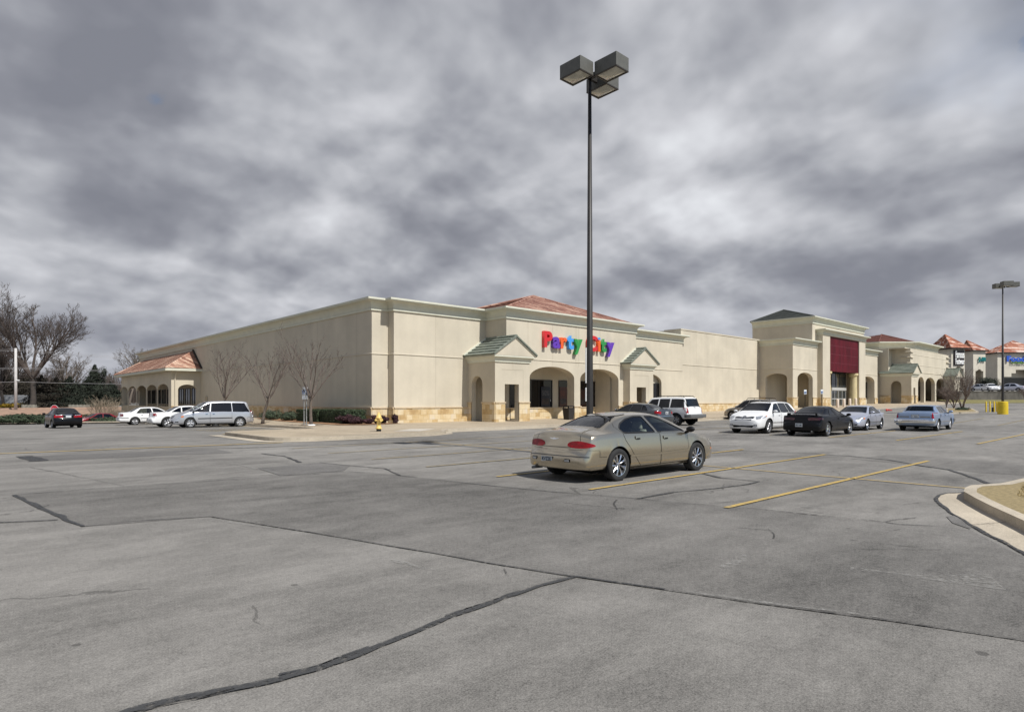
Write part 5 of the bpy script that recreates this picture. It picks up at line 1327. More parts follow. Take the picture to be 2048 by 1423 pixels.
        patch('window_trim', grow(fr), s, sp.get('trim', BLACKTRIM), 0.003, parent=g_, holes=[grow(-0.012 if s in ('L', 'R') else -0.024)], skirt=False, g=0)
    # ---- wheel arches and underbody
    ub = MB()
    for xa in ax:
        for s in (-1, 1):
            yo, yi = s*(fw(xa)-0.03), s*(fw(xa)-0.36); m_ = 16; vs = []
            for k in range(m_+1):
                a = pi*(-0.12+1.24*k/m_); vs += [(xa+RA*1.005*cos(a), yo, zax+RA*1.005*sin(a)), (xa+RA*1.005*cos(a), yi, zax+RA*1.005*sin(a))]
            fs = [(2*k, 2*k+1, 2*k+3, 2*k+2) for k in range(m_)]; k = len(vs); vs.append((xa, yi, zax)); fs += [(2*i+1, 2*i+3, k) for i in range(m_)]
            ub.add(vs, fs, DARKM)
    zbm = fzb(0); ub.box(ax[0]-0.5, ax[1]+0.5, -fw(0)*.72, fw(0)*.72, zbm-0.03, zbm+0.10, DARKM); ub.box(X0+0.35, ax[0]-.45, -fw(0)*.6, fw(0)*.6, fzb(X0+.4)-.02, fzb(X0+.4)+.1, DARKM)
    ub.build('underbody', parent=T, recalc=False)
    # ---- interior
    it = MB(); sm = sp.get('seat', SEATG); fl_ = zbm+0.10; wi = fw(0)-0.16; sx = sp.get('seats', (0.15, -0.75))
    it.box(X0+0.6, sp['ws_x'][0]+0.15, -wi, wi, fl_, fl_+0.03, DARKM)
    def soft(mb, c, sx_, sy, sz, tilt):
        V_ = []
        for k in range(7):
            t = k/6; w_ = sy/2*(1-0.16*t*t); z = t*sz; xx = -z*tan(tilt)
            for j in range(12):
                a = 2*pi*j/12; ca, sa = cos(a), sin(a); e = 0.5
                V_.append((c[0]+xx+sx_/2*math.copysign(abs(ca)**e, ca)*(1-0.3*t), c[1]+w_*math.copysign(abs(sa)**e, sa), c[2]+z))
        Fs = [(k*12+j, k*12+(j+1) % 12, (k+1)*12+(j+1) % 12, (k+1)*12+j) for k in range(6) for j in range(12)]+[tuple(range(72, 84))]
        mb.add(V_, Fs, sm)
    hb = sp.get('seat_h', 0.50)
    seats = []
    for x_, ys in zip(sx, (((-.38), .38), (-.42, 0, .42))):
        for y_ in ys:
            m_ = MB(); soft(m_, (x_, y_, fl_+.22), 0.16, 0.48, hb, 0.30); soft(m_, (x_-.02-hb*.33, y_, fl_+.24+hb), 0.10, 0.25, 0.15, 0.1) if x_ > -.4 or hb > .6 else None; m_.box(x_-.05, x_+.48, y_-.23, y_+.23, fl_+.1, fl_+.30, sm); m_.build('seat', parent=T, smooth=True, recalc=True)
    zd = fzs(sp['ws_x'][0]+.05)-0.05
    it.box(sp['ws_x'][0]-0.12, sp['ws_x'][1]-0.1, -wi, wi, zd-0.22, zd, SEATD); it.box(sp['rw_x'][0]+.15, sp['rw_x'][1]-.02, -wi*.92, wi*.92, fzs(sp['rw_x'][1]-.2)-.16, fzs(sp['rw_x'][1]-.2)-.05, SEATD) if sp.get('shelf', True) else None
    it.build('interior', parent=T, recalc=True)
    sw = MB(); cx_, cy_, cz_ = sp['ws_x'][0]-.30, .38, zd+.02
    ring = [(cx_+0.08*sin(2*pi*k/20), cy_+.19*cos(2*pi*k/20), cz_+.17*sin(2*pi*k/20)) for k in range(21)]; sw.tube(ring, .016, 6, BLACKTRIM); sw.bar((cx_, cy_-.18, cz_), (cx_, cy_+.18, cz_), .03, .04, BLACKTRIM); sw.build('steering_wheel', parent=T)
    # ---- wheels
    tw, ytr = sp.get('tw', .21), sp.get('ytr', None)
    rr = sp.get('rim_r', RT*.66)
    def wheel_meshes():
        ty = MB(); h = tw/2
        ty.lathe([(rr, -h*.86), (rr+.012, -h*.95), (RT*.90, -h), (RT*.965, -h*.90), (RT*.995, -h*.70), (RT, -h*.35), (RT, h*.35), (RT*.995, h*.70), (RT*.965, h*.90), (RT*.90, h), (rr+.012, h*.95), (rr, h*.86)], 36, TYRE, axis='y')
        ri = MB(); ns = sp.get('spokes', 9); ho = h*.84; rm = sp.get('rim_m', RIMG)
        ri.lathe([(rr*1.0, ho), (rr*1.005, ho+.008), (rr*.965, ho+.006), (rr*.94, ho-.03), (rr*.93, -h*.5)], 32, rm, axis='y')
        hub = ho-.012
        ri.lathe([(0, hub+.012), (rr*.15, hub+.010), (rr*.20, hub-.004), (rr*.24, hub-.03)], 20, rm, axis='y')
        fr = sp.get('spoke_w', .5)
        for k in range(ns):
            a0 = 2*pi*k/ns; da = pi/ns*fr
            P = []
            for r_, dd, yy in ((rr*.17, da*1.4, hub), (rr*.55, da*.85, hub+.006), (rr*.955, da*.92, ho-.012)):
                for sgn in (-1, 0, 1): P.append((r_*cos(a0+sgn*dd), yy+(0 if sgn == 0 else -.014), r_*sin(a0+sgn*dd)))
            ri.add(P, [(0, 1, 4, 3), (1, 2, 5, 4), (3, 4, 7, 6), (4, 5, 8, 7)], rm)
            Q = [(p[0], p[1]-.035, p[2]) for p in P]; ri.add(P+Q, [(0, 3, 12, 9), (3, 6, 15, 12), (2, 11, 14, 5), (5, 14, 17, 8)], rm)
        bk = MB(); bk.lathe([(0, -h*.1), (rr*.93, -h*.1), (rr*.95, -h*.6)], 24, DARKM, axis='y'); bk.lathe([(rr*.25, 0.0), (rr*.66, 0.0), (rr*.66, -.02)], 24, GREYTRIM, axis='y')
        return bk, ty, ri
    bk, ty, ri = wheel_meshes(); proto = None
    for xa in ax:
        for s in (1, -1):
            yy = s*((ytr if ytr else fw(xa)-.03)-tw/2)
            if proto is None:
                w_ = bk.build('wheel', parent=T, recalc=True); a_ = ty.build('tyre', parent=w_, smooth=True); b_ = ri.build('rim', parent=w_, smooth=False); proto = w_
            else: w_ = copy_tree(proto, T)
            w_.matrix_parent_inverse = Matrix.Identity(4); w_.location = (xa, yy, RT-0.006); w_.rotation_euler = (0, 0.37*(1 if s > 0 else 2), 0 if s > 0 else pi)
    # ---- doors, seams, mouldings and the rest of the trim
    smb = MB()
    for dr in sp.get('doors', []):
        for s in ('L', 'R'):
            po = rpoly(dr['poly'], .05)
            d_ = patch('door', [tuple(Vector(p)) for p in po], s, col, 0.0035, g=0.08, skirt=True)
            if 'handle' in dr:
                hx, hz = dr['handle']; hw, hh = dr.get('hs', (.085, .026))
                patch('handle', rpoly([(hx-hw, hz-hh), (hx+hw, hz-hh), (hx+hw, hz+hh), (hx-hw, hz+hh)], hh*.9), s, dr.get('hm', col), 0.022, parent=d_, g=.03)
                patch('handle_recess', rpoly([(hx-hw*.62, hz-hh*1.5), (hx+hw*.62, hz-hh*1.5), (hx+hw*.62, hz-hh*.5), (hx-hw*.62, hz-hh*.5)], hh*.5), s, SEAM, 0.0235, parent=d_, g=0, skirt=False)
        if dr.get('seam', True):
            for s in ('L', 'R'): strip('', list(dr['poly'])+[dr['poly'][0]], s, .0065, SEAM, 0.0042, mb=smb)
    for pts, s, w_ in sp.get('seams', []): strip('', pts, s, w_, SEAM, 0.0045, mb=smb)
    if smb.v: smb.build('panel_gap', parent=T, recalc=False, smooth=True)
    for it_ in sp.get('patches', []):
        nm, poly, s, mat = it_[:4]; off = it_[4] if len(it_) > 4 else 0.006; par = None
        mat = col if mat == 'body' else mat
        po = rpoly(poly, it_[5] if len(it_) > 5 else 0.02)
        sides = [s]
        if s == 'S': sides = ['L', 'R']
        if isinstance(s, (int, float)): sides = ['c%g' % s, 'c%g' % -s]
        for q in sides:
            pp = po
            if q[0] == 'c' and float(q[1:]) < 0: pp = [(-p[0], p[1]) for p in po][::-1]
            patch(nm, pp, q, mat, off, g=.06, lab=None)
    for nm, pts, s, w_, mat, off in sp.get('strips', []):
        for q in (['L', 'R'] if s == 'S' else [s]): strip(nm, pts, q, w_, col if mat == 'body' else mat, off)
    # mirrors
    mx_, mz_, mm = sp['mirror']
    for s in (1, -1):
        m_ = MB(); yb = (proj((mx_, mz_-.05), 'L' if s > 0 else 'R')[0].y)
        V_ = []
        for k in range(9):
            t = k/8; rr_ = sin(pi*min(max(t, .06), .97))**.45
            for j in range(10):
                a = 2*pi*j/10; V_.append((mx_+.02+.055*rr_*cos(a)-.02, yb+s*(.03+.20*t), mz_+.035+.072*rr_*sin(a)))
        m_.add(V_, [(k*10+j, k*10+(j+1) % 10, (k+1)*10+(j+1) % 10, (k+1)*10+j) for k in range(8) for j in range(10)]+[tuple(range(10)), tuple(range(80, 90))], col if mm == 'body' else mm)
        m_.bar((mx_+.05, yb-s*.03, mz_-.05), (mx_+.02, yb+s*.07, mz_), .06, .05, BLACKTRIM); m_.build('mirror', parent=T, smooth=True)
    # licence plates
    for end, y_, z_ in sp.get('plates', []):
        p, nn = proj((y_, z_), end); sg = -1 if end == 'B' else 1
        m_ = MB(); x_ = p.x+sg*0.018; m_.box(min(x_, x_-sg*.012), max(x_, x_-sg*.012), y_-.155, y_+.155, z_-.078, z_+.078, PLATEW); pl = m_.build('license_plate', parent=T)
        tx = sp.get('plate_text', '')
        if tx:
            me = text_mesh(tx, .105, .004, .002); xs_ = [v.co.x for v in me.vertices]; cxm = (min(xs_)+max(xs_))/2; k = .26/(max(xs_)-min(xs_))
            for v in me.vertices: v.co = (x_+sg*.004+sg*abs(v.co.z), y_+sg*((v.co.x-cxm)*k), z_-.04+v.co.y)
            me.materials.clear(); me.materials.append(PLATEB); o = bpy.data.objects.new('plate_lettering', me); COL.objects.link(o); o.parent = pl
    for fn in sp.get('extra', []): fn(T, col, patch, strip, proj, fw, fzt)
    return T

# ------------------------------------------------------------------ extras used by some cars
def ex_exhaust(y, z):
    def f(T, col, patch, strip, proj, fw, fzt):
        p, _ = proj((y, z+.12), 'B'); m = MB(); m.tube([(p.x+.25, y, z), (p.x-.04, y, z)], .028, 10, GREYTRIM); m.build('exhaust_pipe', parent=T, smooth=True)
    return f
def ex_spoiler(x, z, w, h=.10, mat=None):
    def f(T, col, patch, strip, proj, fw, fzt):
        m = MB(); m.add([(x-.08, -w, z+h), (x-.08, w, z+h), (x+.14, w*.97, z+h-.005), (x+.14, -w*.97, z+h-.005), (x-.09, -w, z+h-.035), (x-.09, w, z+h-.035), (x+.14, w*.97, z+h-.025), (x+.14, -w*.97, z+h-.025)],
                        [(0, 1, 2, 3), (7, 6, 5, 4), (0, 4, 5, 1), (1, 5, 6, 2), (2, 6, 7, 3), (3, 7, 4, 0)], mat or col)
        for s in (-1, 1): m.add([(x-.06, s*w, z+h-.03), (x+.14, s*w*.97, z+h-.03), (x+.18, s*(w+.02), z-.06), (x-.05, s*(w+.03), z-.06), (x-.06, s*(w-.07), z+h-.03), (x+.14, s*(w-.08), z+h-.03), (x+.18, s*(w-.08), z-.06), (x-.05, s*(w-.08), z-.06)],
                                [(0, 1, 2, 3), (7, 6, 5, 4), (0, 3, 7, 4), (1, 5, 6, 2), (0, 4, 5, 1)], mat or col)
        m.build('spoiler', parent=T)
    return f
def ex_rack(xa, xb, y, z, mat=BLACKTRIM, bars=2):
    def f(T, col, patch, strip, proj, fw, fzt):
        for s in (-1, 1):
            m = MB(); P = [(xa, s*y, fzt(xa)-.04), (xa+.12, s*y, z), (xb-.12, s*y, z), (xb, s*y, fzt(xb)-.04)]; m.tube(P, .02, 8, mat); m.build('roof_rail', parent=T)
        for k in range(bars):
            x = xa+.35+(xb-xa-.7)*k/max(1, bars-1); m = MB(); m.bar((x, -y, z+.015), (x, y, z+.015), .05, .025, mat); m.build('roof_bar', parent=T)
    return f
def ex_badge_wing(y, z):
    def f(T, col, patch, strip, proj, fw, fzt):
        P = [(-.15, .012), (-.05, .004), (0, .022), (.05, .004), (.15, .012), (.07, -.012), (0, -.020), (-.07, -.012)]
        patch('emblem', [(y+a, z+b) for a, b in P], 'B', CHROME, .006, g=.02)
    return f
def ex_badge_ring(y, z, end, a=.075, b=.052):
    def f(T, col, patch, strip, proj, fw, fzt):
        el = lambda k, m=24: [(y+a*k*cos(2*pi*i/m), z+b*k*sin(2*pi*i/m)) for i in range(m)]
        o = patch('emblem', el(1.0), end, CHROME, .022, g=.03, holes=[el(.8)])
        patch('emblem_bar', [(y-.05, z+.012), (y+.05, z+.012), (y+.05, z+.022), (y-.05, z+.022)], end, CHROME, .022, parent=o, g=0)
    return f
def ex_bumper(end, x, w, z0, z1, mat, depth=.10, wrap=.35):
    def f(T, col, patch, strip, proj, fw, fzt):
        sg = -1 if end == 'B' else 1; prof = [(x-sg*wrap, w+.02), (x-sg*.06, w+.015), (x, w-.06), (x+sg*.01, w*.5), (x+sg*.012, 0)]
        P = prof+[(a, -b) for a, b in prof[-2::-1]]; m = MB(); vs = []
        for a, b in P: vs += [(a, b, z0), (a+sg*.015, b*1.006, z0+.03), (a+sg*.015, b*1.006, z1-.03), (a, b, z1), (a-sg*depth, b*.93, z1), (a-sg*depth, b*.93, z0)]
        n = 6; fs = [(i*n+j, i*n+(j+1) % n, (i+1)*n+(j+1) % n, (i+1)*n+j) for i in range(len(P)-1) for j in range(n)]
        m.add(vs, fs, col if mat == 'body' else mat); m.build('bumper', parent=T, smooth=True)
    return f
def ex_wiper(y, x0, z0, x1, z1):
    def f(T, col, patch, strip, proj, fw, fzt):
        strip('wiper', [(y, z0), (y+.30, z1)], 'F', .018, BLACKTRIM, .02)
    return f

def std(Lr, Lf, W, zr, deck, rg, roof, ws, hood, belt, zb=.21, zbr=.58, rails=.66, cr=.05, wn=.80, we=.86, cabw=None, deckw=.80, hoodw=.80, nose_z=.42, low=.34, lip=.05):
    """body curves from a few named stations:
    deck=(z at the tail edge, z at the foot of the rear glass); rg=(x foot, x head); roof=(x rear, x peak, x front); ws=(x foot, z foot); hood=(x front edge, z front edge); belt=(z rear, z front)"""
    zd0, zd1 = deck; x0, x1 = rg; a, b, c = roof; xw, zw = ws; xh, zh = hood; cw = cabw or rails
    zt = [(Lr, zbr-.12), (Lr+.02, zbr-.02), (Lr+.05, zbr), (Lr+.05+lip, zbr+.01), (Lr+.09+lip, zbr+.06), (Lr+.14+lip, zd0-.05), (Lr+.19+lip, zd0), (x0-.08, zd1-.01), (x0, zd1), (x1, zr-.055), (a, zr-.02), (b, zr), (c, zr-.045), (c+(xw-c)*.5, (zr-.045)*.48+zw*.52), (xw, zw), (xw+.12, zw-.03), ((xw+xh)/2, zw*.42+zh*.58+.03), (xh, zh), (xh+(Lf-xh)*.5, zh-.10), (Lf-.02, nose_z+.10), (Lf, nose_z)]
    zs = [(Lr, zbr-.16), (Lr+.1+lip, min(zbr, zd0-.1)), (Lr+.22+lip, min(zd0-.05, belt[0])), (x0, belt[0]), (0, (belt[0]+belt[1])/2), (xw, belt[1]), ((xw+xh)/2, min(belt[1]-.03, zw*.42+zh*.58-.04)), (xh, zh-.07), (Lf, nose_z-.06)]
    zbl = [(Lr, low+.08), (Lr+.06, low-.03), (Lr+.5, zb+.03), (-1, zb), (1, zb), (Lf-.4, zb+.01), (Lf-.06, low-.06), (Lf, low)]
    w = [(Lr, W*we*.94), (Lr+.06, W*we), (Lr+.35, W*.965), (-1.2, W), (1.2, W), (Lf-.55, W*.955), (Lf-.2, W*wn*1.06), (Lf-.03, W*wn*.95), (Lf, W*wn*.88)]
    wt = [(Lr, W*deckw*.95), (x0-.1 if x0-.1 > Lr+.1 else Lr+.1, W*deckw), (x1 if x1 > x0 else x0+.05, cw), (b, rails), (c, rails+.01), (xw-.15, W*hoodw), (xw+.2, W*hoodw), (xh, W*hoodw*.9), (Lf, W*hoodw*.75)]
    f = lambda P: sorted(dict((round(x, 4), v) for x, v in P).items())
    return dict(zt=f(zt), zs=f(zs), zb=f(zbl), w=f(w), wt=f(wt), crown=cr)
def glz(sp, quads, dz=.02, top=.05):
    """side glass outlines following belt and roof: each quad = (x rear foot, x front foot, x front head, x rear head, glass)"""
    zt, zs = pchip(sp['zt']), pchip(sp['zs']); out = []
    for a, b, c, d, g in quads:
        P = [(x, zs(x)+dz) for x in (a, (a+b)/2, b)]
        P += [(x, max(zs(x)+dz+.02, zt(x)-sp['crown']-top)) for x in (c, c*.67+d*.33, c*.33+d*.67, d)]
        out.append((P, g, .04))
    return out
# ------------------------------------------------------------------ the cars
CHAMP = paint('champagne_metallic_paint', (0.52, 0.45, 0.335), 0.9, 0.22)
WHITEP = paint('white_car_paint', (0.80, 0.80, 0.79), 0, 0.25); BLACKPT = paint('black_car_paint', (0.006, 0.006, 0.007), 0, 0.22, 0.2, 0.06, 0.15)
SILV = paint('silver_metallic_paint', (0.52, 0.53, 0.56), 0.6, 0.28); SILV2 = paint('cool_silver_paint', (0.50, 0.52, 0.60), 0.5, 0.28)
BLUEPT = paint('light_blue_metallic_paint', (0.22, 0.29, 0.42), 0.4, 0.33); GREYP = paint('charcoal_metallic_paint', (0.075, 0.08, 0.088), 0.5, 0.26)
BEIGEP = paint('pewter_metallic_paint', (0.30, 0.285, 0.26), 0.5, 0.3); REDP = paint('dark_red_paint', (0.20, 0.012, 0.018), 0.1, 0.25)

def gold_sedan():
    sp = dict(cat='car', axles=(-1.435, 1.435), rt=0.335, step=0.03, crown=0.055, r4=0.16, r5=0.09, shl=0.965, belly=0.60, gap=0.05,
        zt=[(-2.66, .52), (-2.64, .60), (-2.60, .645), (-2.555, .66), (-2.52, .70), (-2.46, .93), (-2.42, .985), (-2.32, 1.025), (-1.98, 1.05), (-1.80, 1.068), (-1.70, 1.095), (-1.3, 1.235), (-1.0, 1.322), (-.7, 1.372), (-.35, 1.39), (0.0, 1.382), (.35, 1.335), (.7, 1.235), (1.1, 1.085), (1.42, .985), (1.55, .945), (2.0, .85), (2.25, .765), (2.40, .66), (2.46, .58), (2.49, .50)],
        zs=[(-2.66, .48), (-2.52, .66), (-2.42, .90), (-2.2, .945), (-1.7, .965), (-1.0, .955), (0, .93), (1.0, .90), (1.5, .86), (2.1, .74), (2.4, .60), (2.49, .46)],
        zb=[(-2.66, .36), (-2.60, .27), (-2.3, .235), (-1.8, .23), (-1.0, .20), (1.0, .20), (2.0, .21), (2.4, .23), (2.49, .34)],
        w=[(-2.66, .70), (-2.62, .80), (-2.5, .86), (-2.2, .905), (-1.4, .935), (0, .945), (1.2, .94), (1.9, .905), (2.25, .84), (2.42, .76), (2.49, .66)],
        wt=[(-2.66, .60), (-2.45, .66), (-2.2, .69), (-1.8, .70), (-1.6, .66), (-1.0, .60), (-.4, .605), (.2, .625), (.8, .66), (1.4, .72), (1.7, .70), (2.2, .62), (2.49, .5)],
        side_windows=[([(-.16, .965), (-.34, 1.298), (-.62, 1.298), (-.90, 1.25), (-1.14, 1.155), (-1.26, 1.06), (-1.23, .985), (-1.1, .972)], GLS, .07),
                      ([(-.06, .962), (-.235, 1.298), (.0, 1.296), (.24, 1.243), (.62, 1.112), (.98, .972), (.99, .945)], GLS, .03)],
        windshield=([(-.68, 1.0), (.68, 1.0), (.54, 1.30), (-.54, 1.30)], GLS), ws_x=(.38, 1.5),
        rear_window=([(-.55, 1.105), (.55, 1.105), (.53, 1.15), (.43, 1.315), (-.43, 1.315), (-.53, 1.15)], GLS), rw_x=(-1.75, -.75),
        rim_r=.225, spokes=9, spoke_w=.42, rim_m=RIMM, tw=.225, ytr=.935,
        doors=[dict(poly=[(-.02, .23), (-.02, .93), (-.13, .945), (-.5, .95), (-1.26, .962), (-1.20, .82), (-.98, .55), (-.80, .36), (-.66, .23)], handle=(-.80, .868), hs=(.09, .03)),
               dict(poly=[(1.02, .28), (1.06, .50), (1.06, .90), (.5, .925), (-.06, .94), (-.00, .90), (-.00, .23), (.92, .23)], handle=(.19, .838), hs=(.09, .03))],
        seams=[([(-1.26, .962), (-1.36, 1.10), (-1.28, 1.205), (-1.05, 1.30), (-.72, 1.345)], 'L', .006), ([(-1.26, .962), (-1.36, 1.10), (-1.28, 1.205), (-1.05, 1.30), (-.72, 1.345)], 'R', .006),
               ([(-.58, .99), (-.62, .82), (-.60, .70), (.60, .70), (.62, .82), (.58, .99)], 'B', .008), ([(-2.52, .66), (-2.08, .655), (-2.08, .52)], 'R', .006), ([(-2.52, .66), (-2.08, .655), (-2.08, .52)], 'L', .006), ([(-2.08, .52), (-1.83, .515)], 'R', .006)],
        strips=[('side_moulding', [(-1.08, .50), (-.02, .497), (.0, .497), (1.05, .52)], 'S', .045, 'body', .016), ('bumper_crease', [(-.84, .525), (-.5, .535), (0, .538), (.5, .535), (.84, .525)], 'B', .020, 'body', .007),
                ('sill', [(-1.06, .235), (1.04, .245)], 'S', .05, 'body', .014)],
        patches=[('tail_light', [(-.235, .70), (-.10, .675), (.10, .675), (.25, .70), (.30, .735), (.22, .80), (.02, .845), (-.16, .825), (-.26, .765)], 0, REDLENS)][:0],
        mirror=(1.02, .955, BLACKTRIM), plates=[('B', .18, .45)], plate_text='KVZ2E', seat=SEATG, seats=(.05, -.85), seat_h=.48,
        extra=[ex_badge_wing(.06, .865), ex_exhaust(.60, .235)])
    rm = lambda x: x if x > -1.75 else -1.75+(x+1.75)*.79
    for k in ('zt', 'zs', 'zb', 'w', 'wt'): sp[k] = [(rm(x), v) for x, v in sp[k]]
    sp['seams'] = [([(rm(x), v) if s in 'LR' else (x, v) for x, v in P], s, w_) for P, s, w_ in sp['seams']]
    sp['tail_round'] = 0.17
    def lamps(T, col, patch, strip, proj, fw, fzt):
        # wrap-round oval lamps, laid on from the rear three-quarter directions
        for sg in (-1, 1):
            E = []
            for k in range(28):
                a = 2*pi*k/28; ca, sa = cos(a), sin(a); x = .285*ca; z = .085*(sa if sa > 0 else sa*.62)*(1.0-.30*ca*(1 if True else 0))
                E.append((x, z))
            ang = 180-sg*38            # compass angle of the lamp face
            d = Vector((-cos(radians(ang)), -sin(radians(ang)), 0)); u = Vector((-sin(radians(ang)), cos(radians(ang)), 0))
            c = Vector((-2.30, sg*.66, 0)); s0 = c.dot(u)
            pol = [(s0+(-sg)*-1*p[0]*(1), .745+p[1]) for p in E]
            if sg > 0: pol = [(s0-(p[0]), .745+p[1]) for p in E]
            else: pol = [(s0+(p[0]), .745+p[1]) for p in E]
            o = patch('tail_light', pol, str(ang), REDLENS, .010, g=.04)
            grow = [((q[0]-s0)*1.05+s0, (q[1]-.745)*1.12+.742) for q in pol]
            patch('lamp_surround', grow, str(ang), CHROME if False else col, .003, parent=o, g=.04)
        for y in (-.40, .56):
            o = patch('reverse_light', rpoly([(y-.075, .415), (y+.075, .415), (y+.075, .475), (y-.075, .475)], .03), 'B', SEAM, .004, g=.03)
            patch('lens', rpoly([(y-.05, .42), (y+.06, .42), (y+.06, .462), (y-.05, .462)], .02), 'B', HEADL, .008, parent=o, g=.03)
        patch('headlight', rpoly([(2.02, .70), (2.34, .56), (2.36, .63), (2.1, .78)], .03), 'R', HEADL, .006, g=.04)
        patch('headlight', rpoly([(2.02, .70), (2.34, .56), (2.36, .63), (2.1, .78)], .03), 'L', HEADL, .006, g=.04)
        for s in 'LR': patch('side_marker', rpoly([(2.10, .475), (2.30, .465), (2.31, .51), (2.11, .52)], .015), s, AMBER, .006, g=.04)
    sp['extra'].append(lamps)
    return car('parked_car', 'champagne gold sedan with bright spoked wheels, parked nearest the viewer beside the tall lamp post', sp, CHAMP, (11.62, 8.76, 0), radians(-1.2), 'cars in the front parking bays')
gold_sedan()

GP = 'cars in the front parking bays'
def venza():
    sp = std(-2.36, 2.36, .95, 1.60, (1.05, 1.12), (-2.12, -1.62), (-1.35, -.35, .35), (1.28, 1.10), (2.02, .88), (1.06, 1.00), zb=.24, rails=.62, hoodw=.82, nose_z=.62, low=.30, wn=.84)
    sp.update(cat='car', axles=(-1.39, 1.39), rt=.365, rim_r=.25, spokes=10, spoke_w=.35, tw=.24, belly=.55, seat=SEATD, rim_m=RIMG, slant=40,
        side_windows=glz(sp, [(-1.72, -.98, -.98, -1.35, GLSP), (-.92, .02, -.10, -.92, GLSP), (.08, 1.0, .36, -.02, GLSM)]),
        windshield=([(-.72, 1.13), (.72, 1.13), (.58, 1.52), (-.58, 1.52)], GLSM), ws_x=(.35, 1.3), rear_window=([(-.6, 1.17), (.6, 1.17), (.55, 1.45), (-.55, 1.45)], GLSP), rw_x=(-2.2, -1.5),
        doors=[dict(poly=[(-.96, .3), (-.96, 1.04), (.03, 1.01), (.03, .3)], handle=(-.72, .93)), dict(poly=[(.05, .3), (.05, 1.01), (1.03, .99), (1.03, .3)], handle=(.28, .91))],
        strips=[('side_moulding', [(-.95, .52), (1.0, .54)], 'S', .035, 'body', .012)],
        mirror=(.98, 1.06, 'body'),
        patches=[('grille', [(-.50, .82), (-.42, .66), (.42, .66), (.50, .82), (.40, .845), (-.40, .845)], 'F', BLACKTRIM, .004, .02), ('lower_intake', [(-.55, .42), (-.48, .31), (.48, .31), (.55, .42)], 'F', SEAM, .004, .03),
                 ('headlight', [(-.20, .70), (-.14, .84), (.10, .875), (.42, .90), (.36, .82), (.10, .74)], 42, HEADL, .008, .03),
                 ('tail_light', [(-1.95, .95), (-1.65, .98), (-1.72, 1.08), (-2.0, 1.1)], 'S', REDLENS, .006, .03)],
        plates=[], extra=[ex_badge_ring(0, .80, 'F', .10, .07)])
    def front(T, col, patch, strip, proj, fw, fzt):
        for z in (.70, .745, .79): strip('grille_bar', [(-.43, z), (.43, z)], 'F', .016, CHROME, .012)
        for s in (-1, 1):
            o = patch('fog_light', rpoly([(s*.62-.08, .38), (s*.62+.08, .38), (s*.62+.08, .47), (s*.62-.08, .47)], .03), 'F', GREYTRIM, .005, g=.03)
            patch('lens', rpoly([(s*.62-.035, .39), (s*.62+.035, .39), (s*.62+.035, .455), (s*.62-.035, .455)], .03), 'F', HEADL, .010, parent=o, g=.03)
        for q, sgn in (('c42', 1), ('c-42', -1)):
            patch('turn_signal', [(sgn*a, b) for a, b in rpoly([(.30, .865), (.44, .905), (.36, .83)], .02)], q, AMBER, .013, g=.03)
        patch('roof_glass', rpoly([(-1.1, -.45), (.25, -.45), (.25, .45), (-1.1, .45)], .08), 'T', M('dark_roof_glass', (.02, .02, .025), .05), .006)
    sp['extra'].append(front)
    return car('parked_car', 'white crossover facing the viewer with chrome barred grille and tinted side glass', sp, WHITEP, (31.5, 15.0, 0), radians(180+1), GP)
venza()
def coupe():
    sp = std(-2.38, 2.45, .925, 1.385, (.985, 1.03), (-1.62, -.72), (-.45, -.1, .12), (1.05, .99), (2.05, .76), (.94, .90), zb=.20, zbr=.68, rails=.57, hoodw=.78, nose_z=.46, low=.30, we=.90, deckw=.76)
    sp.update(axles=(-1.42, 1.42), rt=.33, rim_r=.225, spokes=5, spoke_w=.75, rim_m=RIMM, tw=.22, seat=SEATD, tail_round=.12, slant=36,
        side_windows=glz(sp, [(-1.18, -.42, -.42, -.62, GLSP), (-.34, .82, .02, -.34, GLSP)]),
        windshield=([(-.70, 1.02), (.70, 1.02), (.54, 1.30), (-.54, 1.30)], GLSM), ws_x=(.15, 1.1), rear_window=([(-.62, 1.06), (.62, 1.06), (.50, 1.32), (-.50, 1.32)], GLSP), rw_x=(-1.7, -.6),
        doors=[dict(poly=[(-.38, .24), (-.38, .92), (.86, .89), (.90, .24)], handle=(-.18, .80))],
        strips=[('side_moulding', [(-1.0, .46), (1.0, .47)], 'S', .06, 'body', .014), ('sill', [(-1.0, .25), (1.0, .25)], 'S', .07, 'body', .02)],
        mirror=(.80, .93, 'body'), plates=[('B', .05, .52)], plate_text='RKV 184',
        patches=[('tail_light', [(-.80, .745), (-.32, .735), (-.28, .83), (-.42, .86), (-.80, .87)], 'B', DARKLENS, .008, .03), ('tail_light', [(.80, .745), (.32, .735), (.28, .83), (.42, .86), (.80, .87)], 'B', DARKLENS, .008, .03),
                 ('lens', [(-.16, .76), (.10, .76), (.13, .85), (-.16, .86)], 140, DARKLENS, .008, .02), ('headlight', [(1.9, .66), (2.25, .58), (2.25, .66), (1.95, .75)], 'S', HEADL, .006, .02)],
        seams=[([(-.78, .70), (.78, .70)], 'B', .014)], extra=[ex_spoiler(-2.08, 1.0, .66, .075), ex_exhaust(.5, .24), ex_exhaust(-.5, .24)])
    return car('parked_car', 'black two-door coupe with rear spoiler seen from behind', sp, BLACKPT, (31.15, 12.05, 0), radians(1), GP)
coupe()
